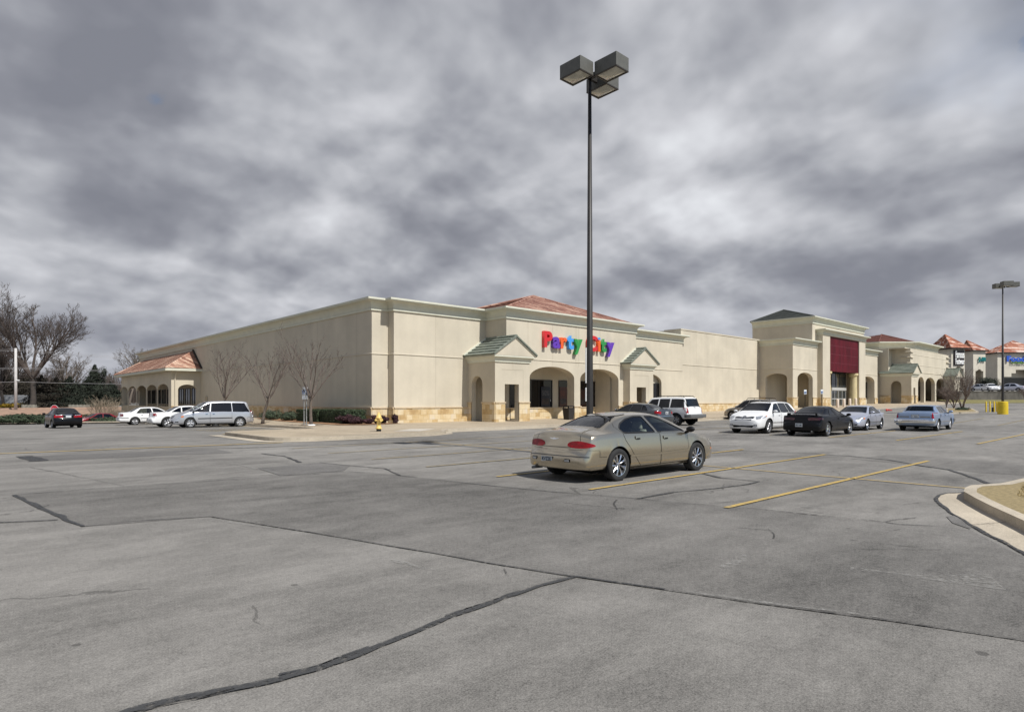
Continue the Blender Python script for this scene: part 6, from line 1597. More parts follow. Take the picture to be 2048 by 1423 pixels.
def contour():
    sp = std(-2.28, 2.32, .885, 1.375, (1.00, 1.04), (-1.62, -.95), (-.7, -.2, .25), (1.22, .97), (2.0, .77), (.93, .89), zb=.20, rails=.575, hoodw=.76, nose_z=.48, low=.30, wn=.76)
    sp.update(axles=(-1.35, 1.35), rt=.31, rim_r=.205, spokes=7, spoke_w=.5, tw=.205, slant=38, nose_round=.26, rim_m=RIMM,
        side_windows=glz(sp, [(-1.15, -.22, -.30, -.78, GLSM), (-.14, .90, .22, -.22, GLSM)]),
        windshield=([(-.68, 1.0), (.68, 1.0), (.54, 1.295), (-.54, 1.295)], GLSM), ws_x=(.25, 1.25), rear_window=([(-.6, 1.06), (.6, 1.06), (.5, 1.31), (-.5, 1.31)], GLSM), rw_x=(-1.7, -.85),
        doors=[dict(poly=[(-.18, .23), (-.18, .915), (-1.1, .93), (-.98, .62), (-.75, .3), (-.7, .23)], handle=(-.92, .83)), dict(poly=[(-.16, .23), (-.16, .91), (.92, .89), (.94, .23)], handle=(.05, .82))],
        strips=[('side_moulding', [(-1.0, .44), (1.0, .46)], 'S', .05, GREYTRIM, .010)],
        mirror=(.92, .96, 'body'), plates=[], patches=[('headlight', [(-.22, .60), (-.16, .70), (.10, .735), (.26, .74), (.24, .64), (.05, .59)], 42, HEADL, .008, .03),
            ('grille', [(-.20, .60), (.20, .60), (.24, .655), (-.24, .655)], 'F', SEAM, .006, .03), ('lower_intake', [(-.55, .30), (.55, .30), (.58, .38), (-.58, .38)], 'F', SEAM, .005, .03), ('turn_signal', [(.20, .62), (.30, .64), (.30, .71), (.22, .72)], 42, AMBER, .012, .02),
            ('bumper_line', [(-.8, .50), (.8, .50), (.8, .515), (-.8, .515)], 'F', GREYTRIM, .004, .004)],
        extra=[ex_spoiler(-2.05, 1.0, .58, .10)])
    return car('parked_car', 'silver four-door sedan facing the viewer behind the black coupe', sp, SILV2, (38.35, 12.75, 0), radians(180+3), GP)
contour()
def blue_sedan():
    sp = std(-2.52, 2.40, .915, 1.40, (1.005, 1.03), (-1.58, -1.17), (-1.0, -.2, .35), (1.02, 1.00), (2.25, .93), (.95, .93), zb=.22, zbr=.66, rails=.63, hoodw=.88, deckw=.86, nose_z=.60, low=.36, wn=.93, we=.955, cr=.035)
    sp.update(axles=(-1.405, 1.405), rt=.325, rim_r=.20, spokes=16, spoke_w=.6, tw=.20, r4=.035, r5=.06, shl=.98, tail_round=.04, nose_round=.05, slant=30, frame=.02, trim=CHROME, ws_r=.05,
        side_windows=glz(sp, [(-1.10, -.18, -.22, -.98, GLSM), (-.10, .78, .28, -.14, GLSM)]),
        windshield=([(-.72, 1.03), (.72, 1.03), (.60, 1.34), (-.60, 1.34)], GLSM), ws_x=(.35, 1.05), rear_window=([(-.68, 1.065), (.68, 1.065), (.60, 1.335), (-.60, 1.335)], GLS), rw_x=(-1.62, -1.1),
        doors=[dict(poly=[(-.14, .28), (-.14, .93), (-1.12, .935), (-1.06, .60), (-.92, .28)], handle=(-.95, .86), hm=CHROME), dict(poly=[(-.12, .28), (-.12, .93), (.84, .92), (.88, .28)], handle=(.02, .85), hm=CHROME)],
        strips=[('side_moulding', [(-1.02, .50), (1.0, .50)], 'S', .05, CHROME, .010), ('side_moulding', [(-2.2, .62), (-1.8, .62)], 'S', .03, CHROME, .008)],
        mirror=(.80, .99, 'body'), plates=[('B', -.02, .79)], plate_text='T 3KD', seat=SEATG,
        patches=[('tail_light', [(-.86, .70), (-.77, .70), (-.77, .97), (-.86, .97)], 'B', REDLENS, .012, .012), ('tail_light', [(.86, .70), (.77, .70), (.77, .97), (.86, .97)], 'B', REDLENS, .012, .012),
                 ('trunk_panel', [(-.70, .73), (-.25, .73), (-.25, .80), (-.70, .80)], 'B', GREYTRIM, .006, .01), ('trunk_panel', [(.70, .73), (.25, .73), (.25, .80), (.70, .80)], 'B', GREYTRIM, .006, .01), ('plate_recess', [(-.20, .70), (.16, .70), (.16, .89), (-.20, .89)], 'B', GREYTRIM, .004, .02)],
        seams=[([(-.74, .99), (-.74, .70), (.74, .70), (.74, .99)], 'B', .008)],
        extra=[ex_bumper('B', -2.55, .90, .44, .655, CHROME), ex_bumper('F', 2.43, .90, .44, .62, CHROME), ex_exhaust(-.55, .28)])
    return car('parked_car', 'light blue boxy old sedan with chrome bumper seen from behind', sp, BLUEPT, (40.55, 9.98, 0), radians(1.5), GP)
blue_sedan()
GK = 'cars nosed in to the store kerb'
def grey_sedan():
    sp = std(-2.38, 2.36, .91, 1.47, (1.09, 1.12), (-1.72, -.95), (-.7, -.1, .35), (1.35, 1.02), (2.1, .80), (.98, .94), zb=.20, zbr=.72, rails=.585, hoodw=.76, nose_z=.50)
    sp.update(axles=(-1.355, 1.355), rt=.325, rim_r=.215, spokes=5, spoke_w=.6, seat=SEATD, slant=38, tail_round=.16,
        side_windows=glz(sp, [(-1.38, -.92, -.86, -1.06, GLSP), (-.86, -.02, -.14, -.80, GLSP), (.06, 1.08, .34, -.06, GLSP)]),
        windshield=([(-.7, 1.05), (.7, 1.05), (.54, 1.38), (-.54, 1.38)], GLSM), ws_x=(.35, 1.38), rear_window=([(-.62, 1.14), (.62, 1.14), (.5, 1.40), (-.5, 1.40)], GLSP), rw_x=(-1.8, -.85),
        doors=[dict(poly=[(-.02, .24), (-.02, .95), (-.98, .97), (-.92, .6), (-.7, .24)], handle=(-.78, .86)), dict(poly=[(0, .24), (0, .95), (1.04, .94), (1.04, .24)], handle=(.2, .85))],
        mirror=(1.0, 1.0, 'body'), plates=[('B', 0, .86)], plate_text='VDL 52', patches=[('tail_light', [(-.22, .80), (.18, .78), (.22, .93), (-.05, .98), (-.22, .97)], 142, REDLENS, .008, .05)],
        strips=[('bumper_trim', [(-.85, .66), (.85, .66)], 'B', .02, CHROME, .012)], extra=[ex_exhaust(-.5, .25)])
    return car('parked_car', 'charcoal grey sedan nosed in to the store kerb beside the white truck-like wagon', sp, GREYP, (33.45, 24.4, 0), radians(90), GK)
grey_sedan()
def suv():
    sp = std(-2.45, 2.55, .985, 1.88, (1.16, 1.20), (-2.22, -1.98), (-1.85, -.6, .55), (1.15, 1.25), (2.35, 1.08), (1.17, 1.15), zb=.40, zbr=.72, rails=.72, hoodw=.86, nose_z=.78, low=.50, we=.93, wn=.93, cr=.05, lip=.01)
    sp.update(cat='car', axles=(-1.47, 1.47), rt=.385, rim_r=.235, spokes=6, spoke_w=.6, tw=.26, r4=.05, r5=.08, tail_round=.06, nose_round=.06, slant=18, seat=SEATD, seat_h=.75, shelf=False, gap=.08,
        side_windows=glz(sp, [(-2.05, -1.02, -1.05, -1.92, GLSP), (-.92, -.12, -.14, -.90, GLSP), (0, .98, .50, -.02, GLSP)], .02, .10),
        windshield=([(-.8, 1.3), (.8, 1.3), (.70, 1.78), (-.70, 1.78)], GLSM), ws_x=(.5, 1.2), rear_window=([(-.76, 1.24), (.76, 1.24), (.70, 1.76), (-.70, 1.76)], GLSP), rw_x=(-2.3, -1.9),
        doors=[dict(poly=[(-.06, .5), (-.06, 1.16), (-.98, 1.16), (-.98, .9), (-.72, .5)], handle=(-.75, 1.07), hm=BLACKTRIM), dict(poly=[(-.04, .5), (-.04, 1.16), (1.02, 1.14), (1.02, .5)], handle=(.12, 1.06), hm=BLACKTRIM)],
        mirror=(.92, 1.25, BLACKTRIM), plates=[('B', 0, .64)], plate_text='OK 417',
        patches=[('tail_light', [(-.93, .82), (-.80, .82), (-.80, 1.16), (-.93, 1.16)], 'B', REDLENS, .012, .02), ('tail_light', [(.93, .82), (.80, .82), (.80, 1.16), (.93, 1.16)], 'B', REDLENS, .012, .02), ('handle', [(-.12, 1.16), (.12, 1.16), (.12, 1.20), (-.12, 1.20)], 'B', BLACKTRIM, .02, .01)],
        seams=[([(-.76, 1.8), (-.80, 1.2), (-.78, .74), (.78, .74), (.80, 1.2), (.76, 1.8)], 'B', .014)],
        extra=[ex_bumper('B', -2.58, .93, .52, .74, GREYTRIM, .2, .5), ex_rack(-1.9, .3, .62, 1.93)])
    return car('parked_car', 'tall white sport utility wagon with black roof rails nosed in to the kerb', sp, WHITEP, (36.3, 24.2, 0), radians(90), GK)
suv()
def beige_wagon():
    sp = std(-2.32, 2.30, .915, 1.66, (1.05, 1.10), (-2.15, -1.72), (-1.5, -.4, .35), (1.25, 1.06), (2.05, .86), (1.02, .97), zb=.25, rails=.62, hoodw=.78, nose_z=.55)
    sp.update(axles=(-1.36, 1.36), rt=.345, rim_r=.22, spokes=5, spoke_w=.6, slant=34, side_windows=glz(sp, [(-1.8, -.95, -.98, -1.5, GLSP), (-.85, 0, -.1, -.86, GLSP), (.08, 1.0, .34, -.02, GLSM)]), nose_round=.24,
        windshield=([(-.7, 1.1), (.7, 1.1), (.56, 1.57), (-.56, 1.57)], GLSM), ws_x=(.35, 1.3), rear_window=([(-.66, 1.13), (.66, 1.13), (.58, 1.55), (-.58, 1.55)], GLSP), rw_x=(-2.25, -1.6),
        doors=[dict(poly=[(-.02, .28), (-.02, 1.0), (-.9, 1.0), (-.86, .6), (-.7, .28)], handle=(-.75, .9)), dict(poly=[(0, .28), (0, 1.0), (1.0, .97), (1.02, .28)], handle=(.15, .9))],
        mirror=(.95, 1.05, 'body'), patches=[('headlight', [(-.2, .66), (.12, .66), (.3, .80), (.05, .80)], 42, HEADL, .008, .03), ('turn_signal', [(2.0, .60), (2.2, .58), (2.2, .63), (2.0, .65)], 'S', AMBER, .008, .01), ('tail_light', [(-.88, .85), (-.74, .85), (-.72, 1.1), (-.86, 1.1)], 'B', REDLENS, .008, .02), ('tail_light', [(.88, .85), (.74, .85), (.72, 1.1), (.86, 1.1)], 'B', REDLENS, .008, .02)],
        extra=[ex_rack(-1.7, .25, .58, 1.75)])
    return car('parked_car', 'pewter grey crossover with roof rack half hidden behind the white crossover', sp, BEIGEP, (48.7, 24.1, zg(48.7, 24)), radians(90), GK)
beige_wagon()
GS = 'cars beside the long side wall'
def minivan():
    sp = std(-2.55, 2.50, .985, 1.75, (1.02, 1.08), (-2.40, -2.02), (-1.75, -.5, .35), (1.62, 1.06), (2.18, .88), (1.06, .98), zb=.22, zbr=.66, rails=.70, hoodw=.80, nose_z=.50, low=.30, lip=.0, wn=.80)
    sp.update(cat='van', axles=(-1.52, 1.51), rt=.335, rim_r=.215, spokes=5, spoke_w=.85, tw=.215, slant=30, nose_round=.22, tail_round=.14, seat=SEATG, seat_h=.72, shelf=False, seats=(.35, -.6), rim_m=RIMG,
        side_windows=glz(sp, [(-2.14, -1.06, -1.06, -1.86, GLSP), (-1.0, .30, .22, -1.0, GLSP), (.40, 1.40, .55, .30, GLS)], .03, .09),
        windshield=([(-.78, 1.10), (.78, 1.10), (.64, 1.66), (-.64, 1.66)], GLS), ws_x=(.38, 1.66), rear_window=([(-.72, 1.13), (.72, 1.13), (.64, 1.62), (-.64, 1.62)], GLSP), rw_x=(-2.5, -1.9),
        doors=[dict(poly=[(-1.0, .30), (-1.0, 1.05), (.34, 1.02), (.34, .30)], handle=(.14, .90), hm=CHROME), dict(poly=[(.36, .30), (.36, 1.02), (1.40, .98), (1.40, .8), (1.12, .30)], handle=(.56, .90), hm=CHROME)],
        strips=[('side_moulding', [(-1.02, .62), (1.08, .60)], 'S', .055, BLACKTRIM, .014), ('sill', [(-1.1, .27), (1.1, .27)], 'S', .05, 'body', .012)],
        mirror=(1.34, 1.03, BLACKTRIM), patches=[('headlight', [(-.22, .66), (.10, .63), (.30, .68), (.34, .79), (.05, .78), (-.2, .73)], 40, HEADL, .008, .03), ('turn_signal', [(.18, .67), (.32, .70), (.34, .79), (.22, .78)], 40, AMBER, .014, .03), ('grille', [(-.34, .62), (.34, .62), (.40, .78), (-.40, .78)], 'F', SEAM, .006, .03),
            ('tail_light', [(-2.42, .82), (-2.30, .86), (-2.24, 1.10), (-2.40, 1.12)], 'S', REDLENS, .008, .03), ('lower_intake', [(-.5, .30), (.5, .30), (.5, .42), (-.5, .42)], 'F', SEAM, .006, .03), ('fog_light', [(-.08, .36), (.08, .36), (.08, .43), (-.08, .43)], 26, SEAM, .006, .02)],
        seams=[([(-2.36, .66), (-2.0, .64), (-1.98, .5)], 'L', .006), ([(1.55, .96), (1.9, .9)], 'L', .006)])
    def gr(T, col, patch, strip, proj, fw, fzt):
        for y in (-.22, 0, .22): strip('grille_bar', [(y-.04, .63), (y+.04, .78)], 'F', .045, CHROME, .014)
        strip('grille_bar', [(-.36, .70), (.36, .70)], 'F', .035, CHROME, .013)
    sp['extra'] = [gr]
    return car('parked_van', 'silver minivan with dark rear glass backed up to the side walk', sp, SILV, (13.15, 44.1, zg(12.5, 44)), radians(180-2), GS)
minivan()
def white_a():
    sp = std(-2.50, 2.45, .945, 1.475, (1.03, 1.06), (-1.55, -.72), (-.5, 0, .4), (1.25, 1.02), (2.25, .86), (1.02, .96), zb=.22, zbr=.66, rails=.60, hoodw=.82, nose_z=.55, we=.9, deckw=.80)
    sp.update(axles=(-1.525, 1.525), rt=.35, rim_r=.235, spokes=5, spoke_w=.7, slant=36, r4=.06, seat=SEATD,
        side_windows=glz(sp, [(-1.28, -.72, -.66, -.86, GLSP), (-.62, .14, .04, -.58, GLSP), (.22, 1.0, .42, .12, GLSP)]),
        windshield=([(-.7, 1.05), (.7, 1.05), (.56, 1.38), (-.56, 1.38)], GLSM), ws_x=(.4, 1.28), rear_window=([(-.64, 1.08), (.64, 1.08), (.52, 1.40), (-.52, 1.40)], GLSP), rw_x=(-1.62, -.6),
        doors=[dict(poly=[(.14, .26), (.14, .99), (-.86, 1.02), (-.98, .8), (-.75, .26)], handle=(-.6, .90)), dict(poly=[(.16, .26), (.16, .99), (1.06, .97), (1.06, .26)], handle=(.36, .89))],
        mirror=(1.0, 1.02, 'body'), plates=[('B', 0, .55)], patches=[('tail_light', [(-.85, .78), (-.46, .78), (-.46, .95), (-.80, .95)], 'B', REDLENS, .008, .03), ('tail_light', [(.85, .78), (.46, .78), (.46, .95), (.80, .95)], 'B', REDLENS, .008, .03), ('lens', [(-.1, .78), (.12, .80), (.08, .96), (-.1, .95)], 128, REDLENS, .008, .03)],
        extra=[ex_exhaust(.5, .27)])
    return car('parked_car', 'white muscular sedan nose-in between the silver minivan and another white sedan', sp, WHITEP, (12.55, 47.2, zg(12.5, 47)), radians(0), GS)
white_a()
def white_b():
    sp = std(-2.53, 2.50, .925, 1.46, (1.02, 1.06), (-1.75, -1.02), (-.8, -.1, .3), (1.30, 1.0), (2.25, .80), (.95, .91), zb=.22, zbr=.64, rails=.585, hoodw=.78, nose_z=.50)
    sp.update(axles=(-1.40, 1.40), rt=.325, rim_r=.20, spokes=8, spoke_w=.6, slant=36, side_windows=glz(sp, [(-1.32, -.16, -.24, -.98, GLS), (-.06, 1.02, .3, -.14, GLSM)]),
        windshield=([(-.7, 1.04), (.7, 1.04), (.55, 1.37), (-.55, 1.37)], GLSM), ws_x=(.3, 1.33), rear_window=([(-.64, 1.08), (.64, 1.08), (.52, 1.39), (-.52, 1.39)], GLSM), rw_x=(-1.82, -.9),
        doors=[dict(poly=[(-.12, .25), (-.12, .93), (-1.2, .94), (-1.05, .6), (-.8, .25)], handle=(-.9, .84)), dict(poly=[(-.1, .25), (-.1, .93), (1.0, .91), (1.02, .25)], handle=(.12, .83))],
        strips=[('side_moulding', [(-1.0, .55), (1.0, .55)], 'S', .05, GREYTRIM, .012), ('bumper_trim', [(-2.40, .60), (-1.85, .60)], 'S', .04, BLACKTRIM, .01), ('bumper_trim', [(-.85, .60), (.85, .60)], 'B', .04, BLACKTRIM, .01)],
        mirror=(1.0, .97, 'body'), plates=[('B', 0, .50)], patches=[('tail_light', [(-.84, .72), (-.4, .72), (-.4, .92), (-.80, .92)], 'B', REDLENS, .008, .04), ('tail_light', [(.84, .72), (.4, .72), (.4, .92), (.80, .92)], 'B', REDLENS, .008, .04), ('lens', [(-.1, .72), (.16, .74), (.12, .91), (-.1, .92)], 130, DARKLENS, .008, .03)])
    return car('parked_car', 'white sedan with dark side moulding, farthest back along the side wall', sp, WHITEP, (12.75, 58.5, zg(12.7, 58)), radians(0), GS)
white_b()
def black_hatch():
    sp = std(-2.10, 2.12, .875, 1.42, (1.02, 1.06), (-1.78, -1.05), (-.85, -.2, .25), (1.15, .98), (1.9, .78), (.96, .91), zb=.22, zbr=.70, rails=.57, hoodw=.78, nose_z=.5, we=.92, lip=.03)
    sp.update(axles=(-1.30, 1.30), rt=.31, rim_r=.20, spokes=6, slant=36, seat=SEATD, side_windows=glz(sp, [(-1.25, -.25, -.3, -1.0, GLSP), (-.15, .92, .25, -.2, GLSP)]), windshield=([(-.68, 1.02), (.68, 1.02), (.53, 1.33), (-.53, 1.33)], GLSM), ws_x=(.25, 1.18),
        rear_window=([(-.62, 1.08), (.62, 1.08), (.5, 1.35), (-.5, 1.35)], GLSP), rw_x=(-1.85, -.95), mirror=(.88, .96, 'body'), plates=[('B', 0, .82)], doors=[dict(poly=[(-.2, .25), (-.2, .93), (.9, .9), (.92, .25)], handle=(0, .83))],
        patches=[('tail_light', [(-.80, .76), (-.30, .76), (-.32, .90), (-.78, .93)], 'B', REDLENS, .008, .03), ('tail_light', [(.80, .76), (.30, .76), (.32, .90), (.78, .93)], 'B', REDLENS, .008, .03), ('reverse_light', [(-.72, .90), (-.36, .89), (-.38, .93), (-.70, .95)], 'B', HEADL, .010, .01), ('reverse_light', [(.72, .90), (.36, .89), (.38, .93), (.70, .95)], 'B', HEADL, .010, .01)],
        strips=[('trunk_trim', [(-.22, .95), (.22, .95)], 'B', .03, CHROME, .010)])
    x, y = atd(126, 44.0); v = atan2(y, x)
    return car('car', 'black car seen from behind driving off towards the juniper bank', sp, BLACKPT, (x, y, zg(x, y)), v+radians(9), None)
black_hatch()
def small_sedan(name, label, colr, loc, rz, group=None, roof=1.42):
    sp = std(-2.30, 2.28, .88, roof, (1.0, 1.04), (-1.65, -.95), (-.7, -.1, .3), (1.2, .97), (2.0, .78), (.93, .89), rails=.57, hoodw=.77, nose_z=.5)
    sp.update(step=.06, axles=(-1.32, 1.32), rt=.315, rim_r=.205, spokes=5, slant=36, side_windows=glz(sp, [(-1.2, -.2, -.28, -.85, GLSP), (-.1, .92, .28, -.18, GLSM)]), windshield=([(-.68, 1.0), (.68, 1.0), (.54, 1.33), (-.54, 1.33)], GLSM), ws_x=(.28, 1.22),
        rear_window=([(-.6, 1.06), (.6, 1.06), (.5, 1.35), (-.5, 1.35)], GLSP), rw_x=(-1.72, -.85), mirror=(.9, .95, 'body'), plates=[('F', 0, .45)],
        doors=[dict(poly=[(-.14, .24), (-.14, .91), (.94, .88), (.94, .24)], handle=(.1, .82))], patches=[('headlight', [(-.22, .60), (.14, .62), (.28, .72), (-.15, .71)], 42, HEADL, .008, .03), ('grille', [(-.3, .58), (.3, .58), (.34, .68), (-.34, .68)], 'F', SEAM, .006, .02), ('tail_light', [(-2.2, .76), (-1.95, .78), (-1.98, .92), (-2.2, .93)], 'S', REDLENS, .008, .03)])
    return car(name, label, sp, colr, loc, rz, group)
x, y = atd(196, 66.0); small_sedan('car', 'dark red sedan on the street beyond the juniper bank', REDP, (x, y, zg(x, y)-.05), atan2(y, x)+radians(112))
GU = 'cars in the upper car park'
for px, d, lab, colr, dh in ((1981, 112, 'white sedan facing the viewer on the upper lot left of the thin lamp post', WHITEP, 196), (1962, 124, 'silver sedan half behind the white one on the upper lot', SILV, 268), (2018, 110, 'silver sedan side-on right of the lamp post on the upper lot', SILV2, 80), (2034, 121, 'black car behind the side-on silver sedan on the upper lot', BLACKPT, 300)):
    lat = (px-1024)/FPX*d; x, y = from_ld(lat, d); small_sedan('parked_car', lab, colr, (x, y, upper_z(lat, d)), PHI+radians(dh)-atan2(lat, d)*0.9, GU, 1.45)
# ================================================================== STREET FURNITURE
BRONZE = M('dark_bronze_pole', (0.022, 0.019, 0.017), 0.5, var=0.25, vscale=5); LAMPBOX = M('lamp_housing', (0.10, 0.098, 0.085), 0.55, var=0.15, vscale=6)
LAMPRIM = M('lamp_door_frame', (0.035, 0.028, 0.024), 0.5); LENSG = M('lamp_lens_glass', (0.42, 0.40, 0.33), 0.15, var=0.25, vscale=4, coat=0.5)
YELB = M('yellow_safety_paint', (0.62, 0.44, 0.015), 0.55, var=0.12, vscale=4)
def lamp_post(label, x, y, z0, ztop, base=None, twist=0.0, extra=False):
    T = thing('lamp_post', label, 'street lamp', (x, y, z0), twist, 'box-headed car park lamp posts'); zb = 0.0
    if base:
        b = MB(); b.lathe([(0, base), (.33, base), (.38, base-.04), (.39, base-.3), (.39, 0.0)], 28, YELB); b.build('concrete_base', parent=T, smooth=False); zb = base
    else:
        b = MB(); b.box(-.19, .19, -.19, .19, 0.0, .05, BRONZE); b.build('base_plate', parent=T, bevel=.008)
    p = MB(); H = ztop-z0; p.lathe([(.105, zb), (.100, zb+1.2), (.048, H), (0, H)], 20, BRONZE); p.build('pole', parent=T, smooth=True)
    hz = H-.28
    for dx, dy in ((-1, 0), (0, -1), (1, 0)):
        r = .58 if dx else .80; h = MB(); wx, wy, hh = .28, .39, .38
        cx, cy = dx*r, dy*r
        h.box(cx-wx, cx+wx, cy-wy, cy+wy, hz, hz+hh, LAMPBOX); hd = h.build('lamp_head', parent=T, bevel=.012)
        f = MB()
        for a, b_, c, d in ((-wx, wx, -wy, -wy+.045), (-wx, wx, wy-.045, wy), (-wx, -wx+.045, -wy+.045, wy-.045), (wx-.045, wx, -wy+.045, wy-.045)): f.box(cx+a, cx+b_, cy+c, cy+d, hz-.022, hz-.002, LAMPRIM)
        f.build('frame', parent=hd)
        g = MB(); n = 8; vs = []
        for i in range(n+1):
            for j in range(n+1):
                u, v = -1+2*i/n, -1+2*j/n; vs.append((cx+u*(wx-.05), cy+v*(wy-.05), hz-.004-.055*(1-u*u)*(1-v*v)))
        g.add(vs, [(i*(n+1)+j, i*(n+1)+j+1, (i+1)*(n+1)+j+1, (i+1)*(n+1)+j) for i in range(n) for j in range(n)], LENSG); g.build('lens', parent=hd, smooth=True)
        a = MB(); a.bar((0, 0, hz+.2), (dx*(r-wx if dx else 0), dy*(r-wy if dy else 0), hz+.2), .09, .13, BRONZE); a.build('arm', parent=T)
    if extra:
        for za, zb_ in ((2.15, 3.18), (1.62, 2.02)):
            s = MB(); ax_, ay_ = from_ld(-.115, -.03); s.tube([(ax_, ay_, za), (ax_, ay_, zb_)], .019, 8, WHITEPL); s.build('white_strip', parent=T)  # two plain white strips set beside the pole
        s = MB(); ax_, ay_ = from_ld(-.012, -.098); q = Vector(from_ld(0, -1)).normalized(); s.lathe([(0, 0.004), (.035, 0.004), (.035, -.004)], 12, M('round_sticker', (.75, .55, .52), .5)); o = s.build('sticker', parent=T); o.location = (ax_, ay_, 1.22); o.rotation_euler = Vector((q.x, q.y, 0)).to_track_quat('Z', 'Y').to_euler()
    return T
lx, ly = atd(1179.5, 18.1); lamp_post('tall dark lamp post with three box heads behind the champagne sedan', lx, ly, 0.0, 11.15, extra=True)
lx, ly = atd(2005.5, 54.6); lamp_post('distant lamp post standing on a yellow concrete drum', lx, ly, zg(lx, ly)-.02, 11.9, base=1.15, twist=radians(38))
def bollard(name, label, x, y, z, h, r, m, tilt=0.0, group=None):
    b = MB(); b.lathe([(r, 0), (r, h-r*.6), (r*.8, h-r*.2), (r*.4, h), (0, h+.01)], 16, m); o = b.build(name, loc=(x, y, z), smooth=True); o.rotation_euler = (0, tilt, 0); return tag(o, label, 'bollard', group)
for px, t, lb in ((1972.2, 0, 'upright yellow steel bollard, leftmost of the row beside the yellow drum'), (1980, 0, 'upright yellow steel bollard second from the left beside the yellow drum'), (1988.3, 0, 'upright yellow steel bollard with a dark stub beside it, third from the left'), (1993.8, -.13, 'leaning yellow steel bollard touching the yellow drum base')):
    x, y = atd(px, 60); bollard('bollard', lb, x, y, zg(x, y), 1.02, .065, YELB, t, 'yellow bollards by the far lamp post')
x, y = atd(1985, 60); b = MB(); b.lathe([(.07, 0), (.07, .42), (.05, .45), (0, .45)], 12, BLACKTRIM); tag(b.build('stub_post', loc=(x, y, zg(x, y))), 'short black stub post among the yellow bollards', 'post')
PINKB = M('pale_stone_bollard', (0.62, 0.52, 0.43), 0.8, var=.1, vscale=5)
for k, px in enumerate((1675.3, 1688, 1699.6, 1711.4)):
    y = 29.3; x = u_on_Y(px, y)
    bollard('bollard', ['pale stone bollard at the left of the glass entrance doors', 'second pale stone bollard from the left before the glass doors', 'pale stone bollard just left of the round column', 'pale stone bollard just right of the round column'][k], x, y, store_top(x, y), 1.02, .16, PINKB, 0, 'pale bollards before the maroon entrance')
def hydrant(x, y, z):
    T = thing('fire_hydrant', 'pale yellow fire hydrant with black foot on the corner sidewalk', 'fire hydrant', (x, y, z)); Y = M('hydrant_yellow', (0.66, 0.47, 0.14), 0.5, var=.15, vscale=9)
    b = MB(); b.lathe([(.10, 0), (.115, .0), (.115, .12), (0, .12)], 18, BLACKTRIM); b.build('foot', parent=T)
    b = MB(); b.lathe([(.15, .12), (.155, .16), (.13, .19), (.10, .23), (.095, .48), (.115, .52), (.115, .60), (.15, .62), (.155, .66), (.13, .68), (.115, .74), (.08, .82), (.04, .86), (.035, .92), (0, .92)], 24, Y); b.build('barrel', parent=T, smooth=True)
    for d, r, l in (((1, 0), .05, .17), ((-1, 0), .05, .17), ((0, -1), .07, .19)):
        n = MB(); n.tube([(d[0]*.06, d[1]*.06, .54), (d[0]*l, d[1]*l, .54)], [r, r], 12, Y); n.tube([(d[0]*l, d[1]*l, .54), (d[0]*(l+.04), d[1]*(l+.04), .54)], [r*1.25, r*1.1], 6, Y); n.build('nozzle_cap', parent=T)
hx, hy = atd(757.5, 30.0); hydrant(hx, hy, walk_top(hx, hy))
def trash_can(x, y, z):
    T = thing('trash_can', 'dark brown square litter bin beside the middle arch pillar', 'litter bin', (x, y, z)); m = M('brown_bin_plastic', (0.022, 0.018, 0.016), 0.6)
    b = MB(); b.add([(-.27, -.27, .02), (.27, -.27, .02), (.27, .27, .02), (-.27, .27, .02), (-.33, -.33, .86), (.33, -.33, .86), (.33, .33, .86), (-.33, .33, .86)], [(0, 3, 2, 1), (4, 5, 6, 7), (0, 1, 5, 4), (1, 2, 6, 5), (2, 3, 7, 6), (3, 0, 4, 7)], m); b.build('bin', parent=T, bevel=.015)
    b = MB(); b.box(-.35, .35, -.35, .35, .862, .90, m); b.box(-.30, .30, -.30, .30, 1.03, 1.10, m); b.build('lid', parent=T, bevel=.012)
    for sx in (-1, 1):
        for sy in (-1, 1): b = MB(); b.box(sx*.28-.03, sx*.28+.03, sy*.28-.03, sy*.28+.03, .90, 1.03, m); b.build('lid_post', parent=T)
y = 32.45; x = u_on_Y(1137, y); trash_can(x, y, store_top(x, y))
SIGNW = M('sign_white', (0.72, 0.74, 0.75), 0.5); SIGNB = M('sign_blue', (0.03, 0.10, 0.28), 0.5); GALV = M('galvanised_post', (0.33, 0.33, 0.32), 0.5, metal=.4)
def access_sign(label, x, y, z, h, facing, post=GALV, two=False):
    T = thing('parking_sign', label, 'sign', (x, y, z), facing, 'accessible parking signs'); b = MB(); b.bar((0, .02, 0), (0, .02, h), .05, .04, post); b.build('post', parent=T)
    b = MB(); b.box(-.15, .15, -.012, -.002, h-.48, h-.02, SIGNW); p = b.build('plate', parent=T)
    b = MB(); b.box(-.12, .12, -.018, -.0125, h-.44, h-.20, SIGNB); b.build('blue_panel', parent=p)
    b = MB(); ring = [(.065*cos(a)-.01, -.022, h-.36+.065*sin(a)) for a in [radians(-200+260*k/14) for k in range(15)]]; b.tube(ring, .010, 5, SIGNW); b.bar((-.02, -.022, h-.24), (-.01, -.022, h-.34), .022, .012, SIGNW); b.bar((-.01, -.022, h-.34), (.05, -.022, h-.35), .022, .012, SIGNW); b.bar((.05, -.022, h-.35), (.075, -.022, h-.41), .02, .012, SIGNW); b.build('wheelchair_symbol', parent=p)
    if two:
        b = MB(); b.box(-.15, .15, -.012, -.002, h-.74, h-.51, SIGNW); q = b.build('lower_plate', parent=T)
for px, lb in ((607.5, 'left one of two accessible parking sign posts close to the third tree'), (612.3, 'right one of two accessible parking sign posts close to the third tree')):
    x, y = atd(px, 37.2); access_sign(lb, x, y, walk_top(x, y), 2.32, -pi/2+.2, two=True)
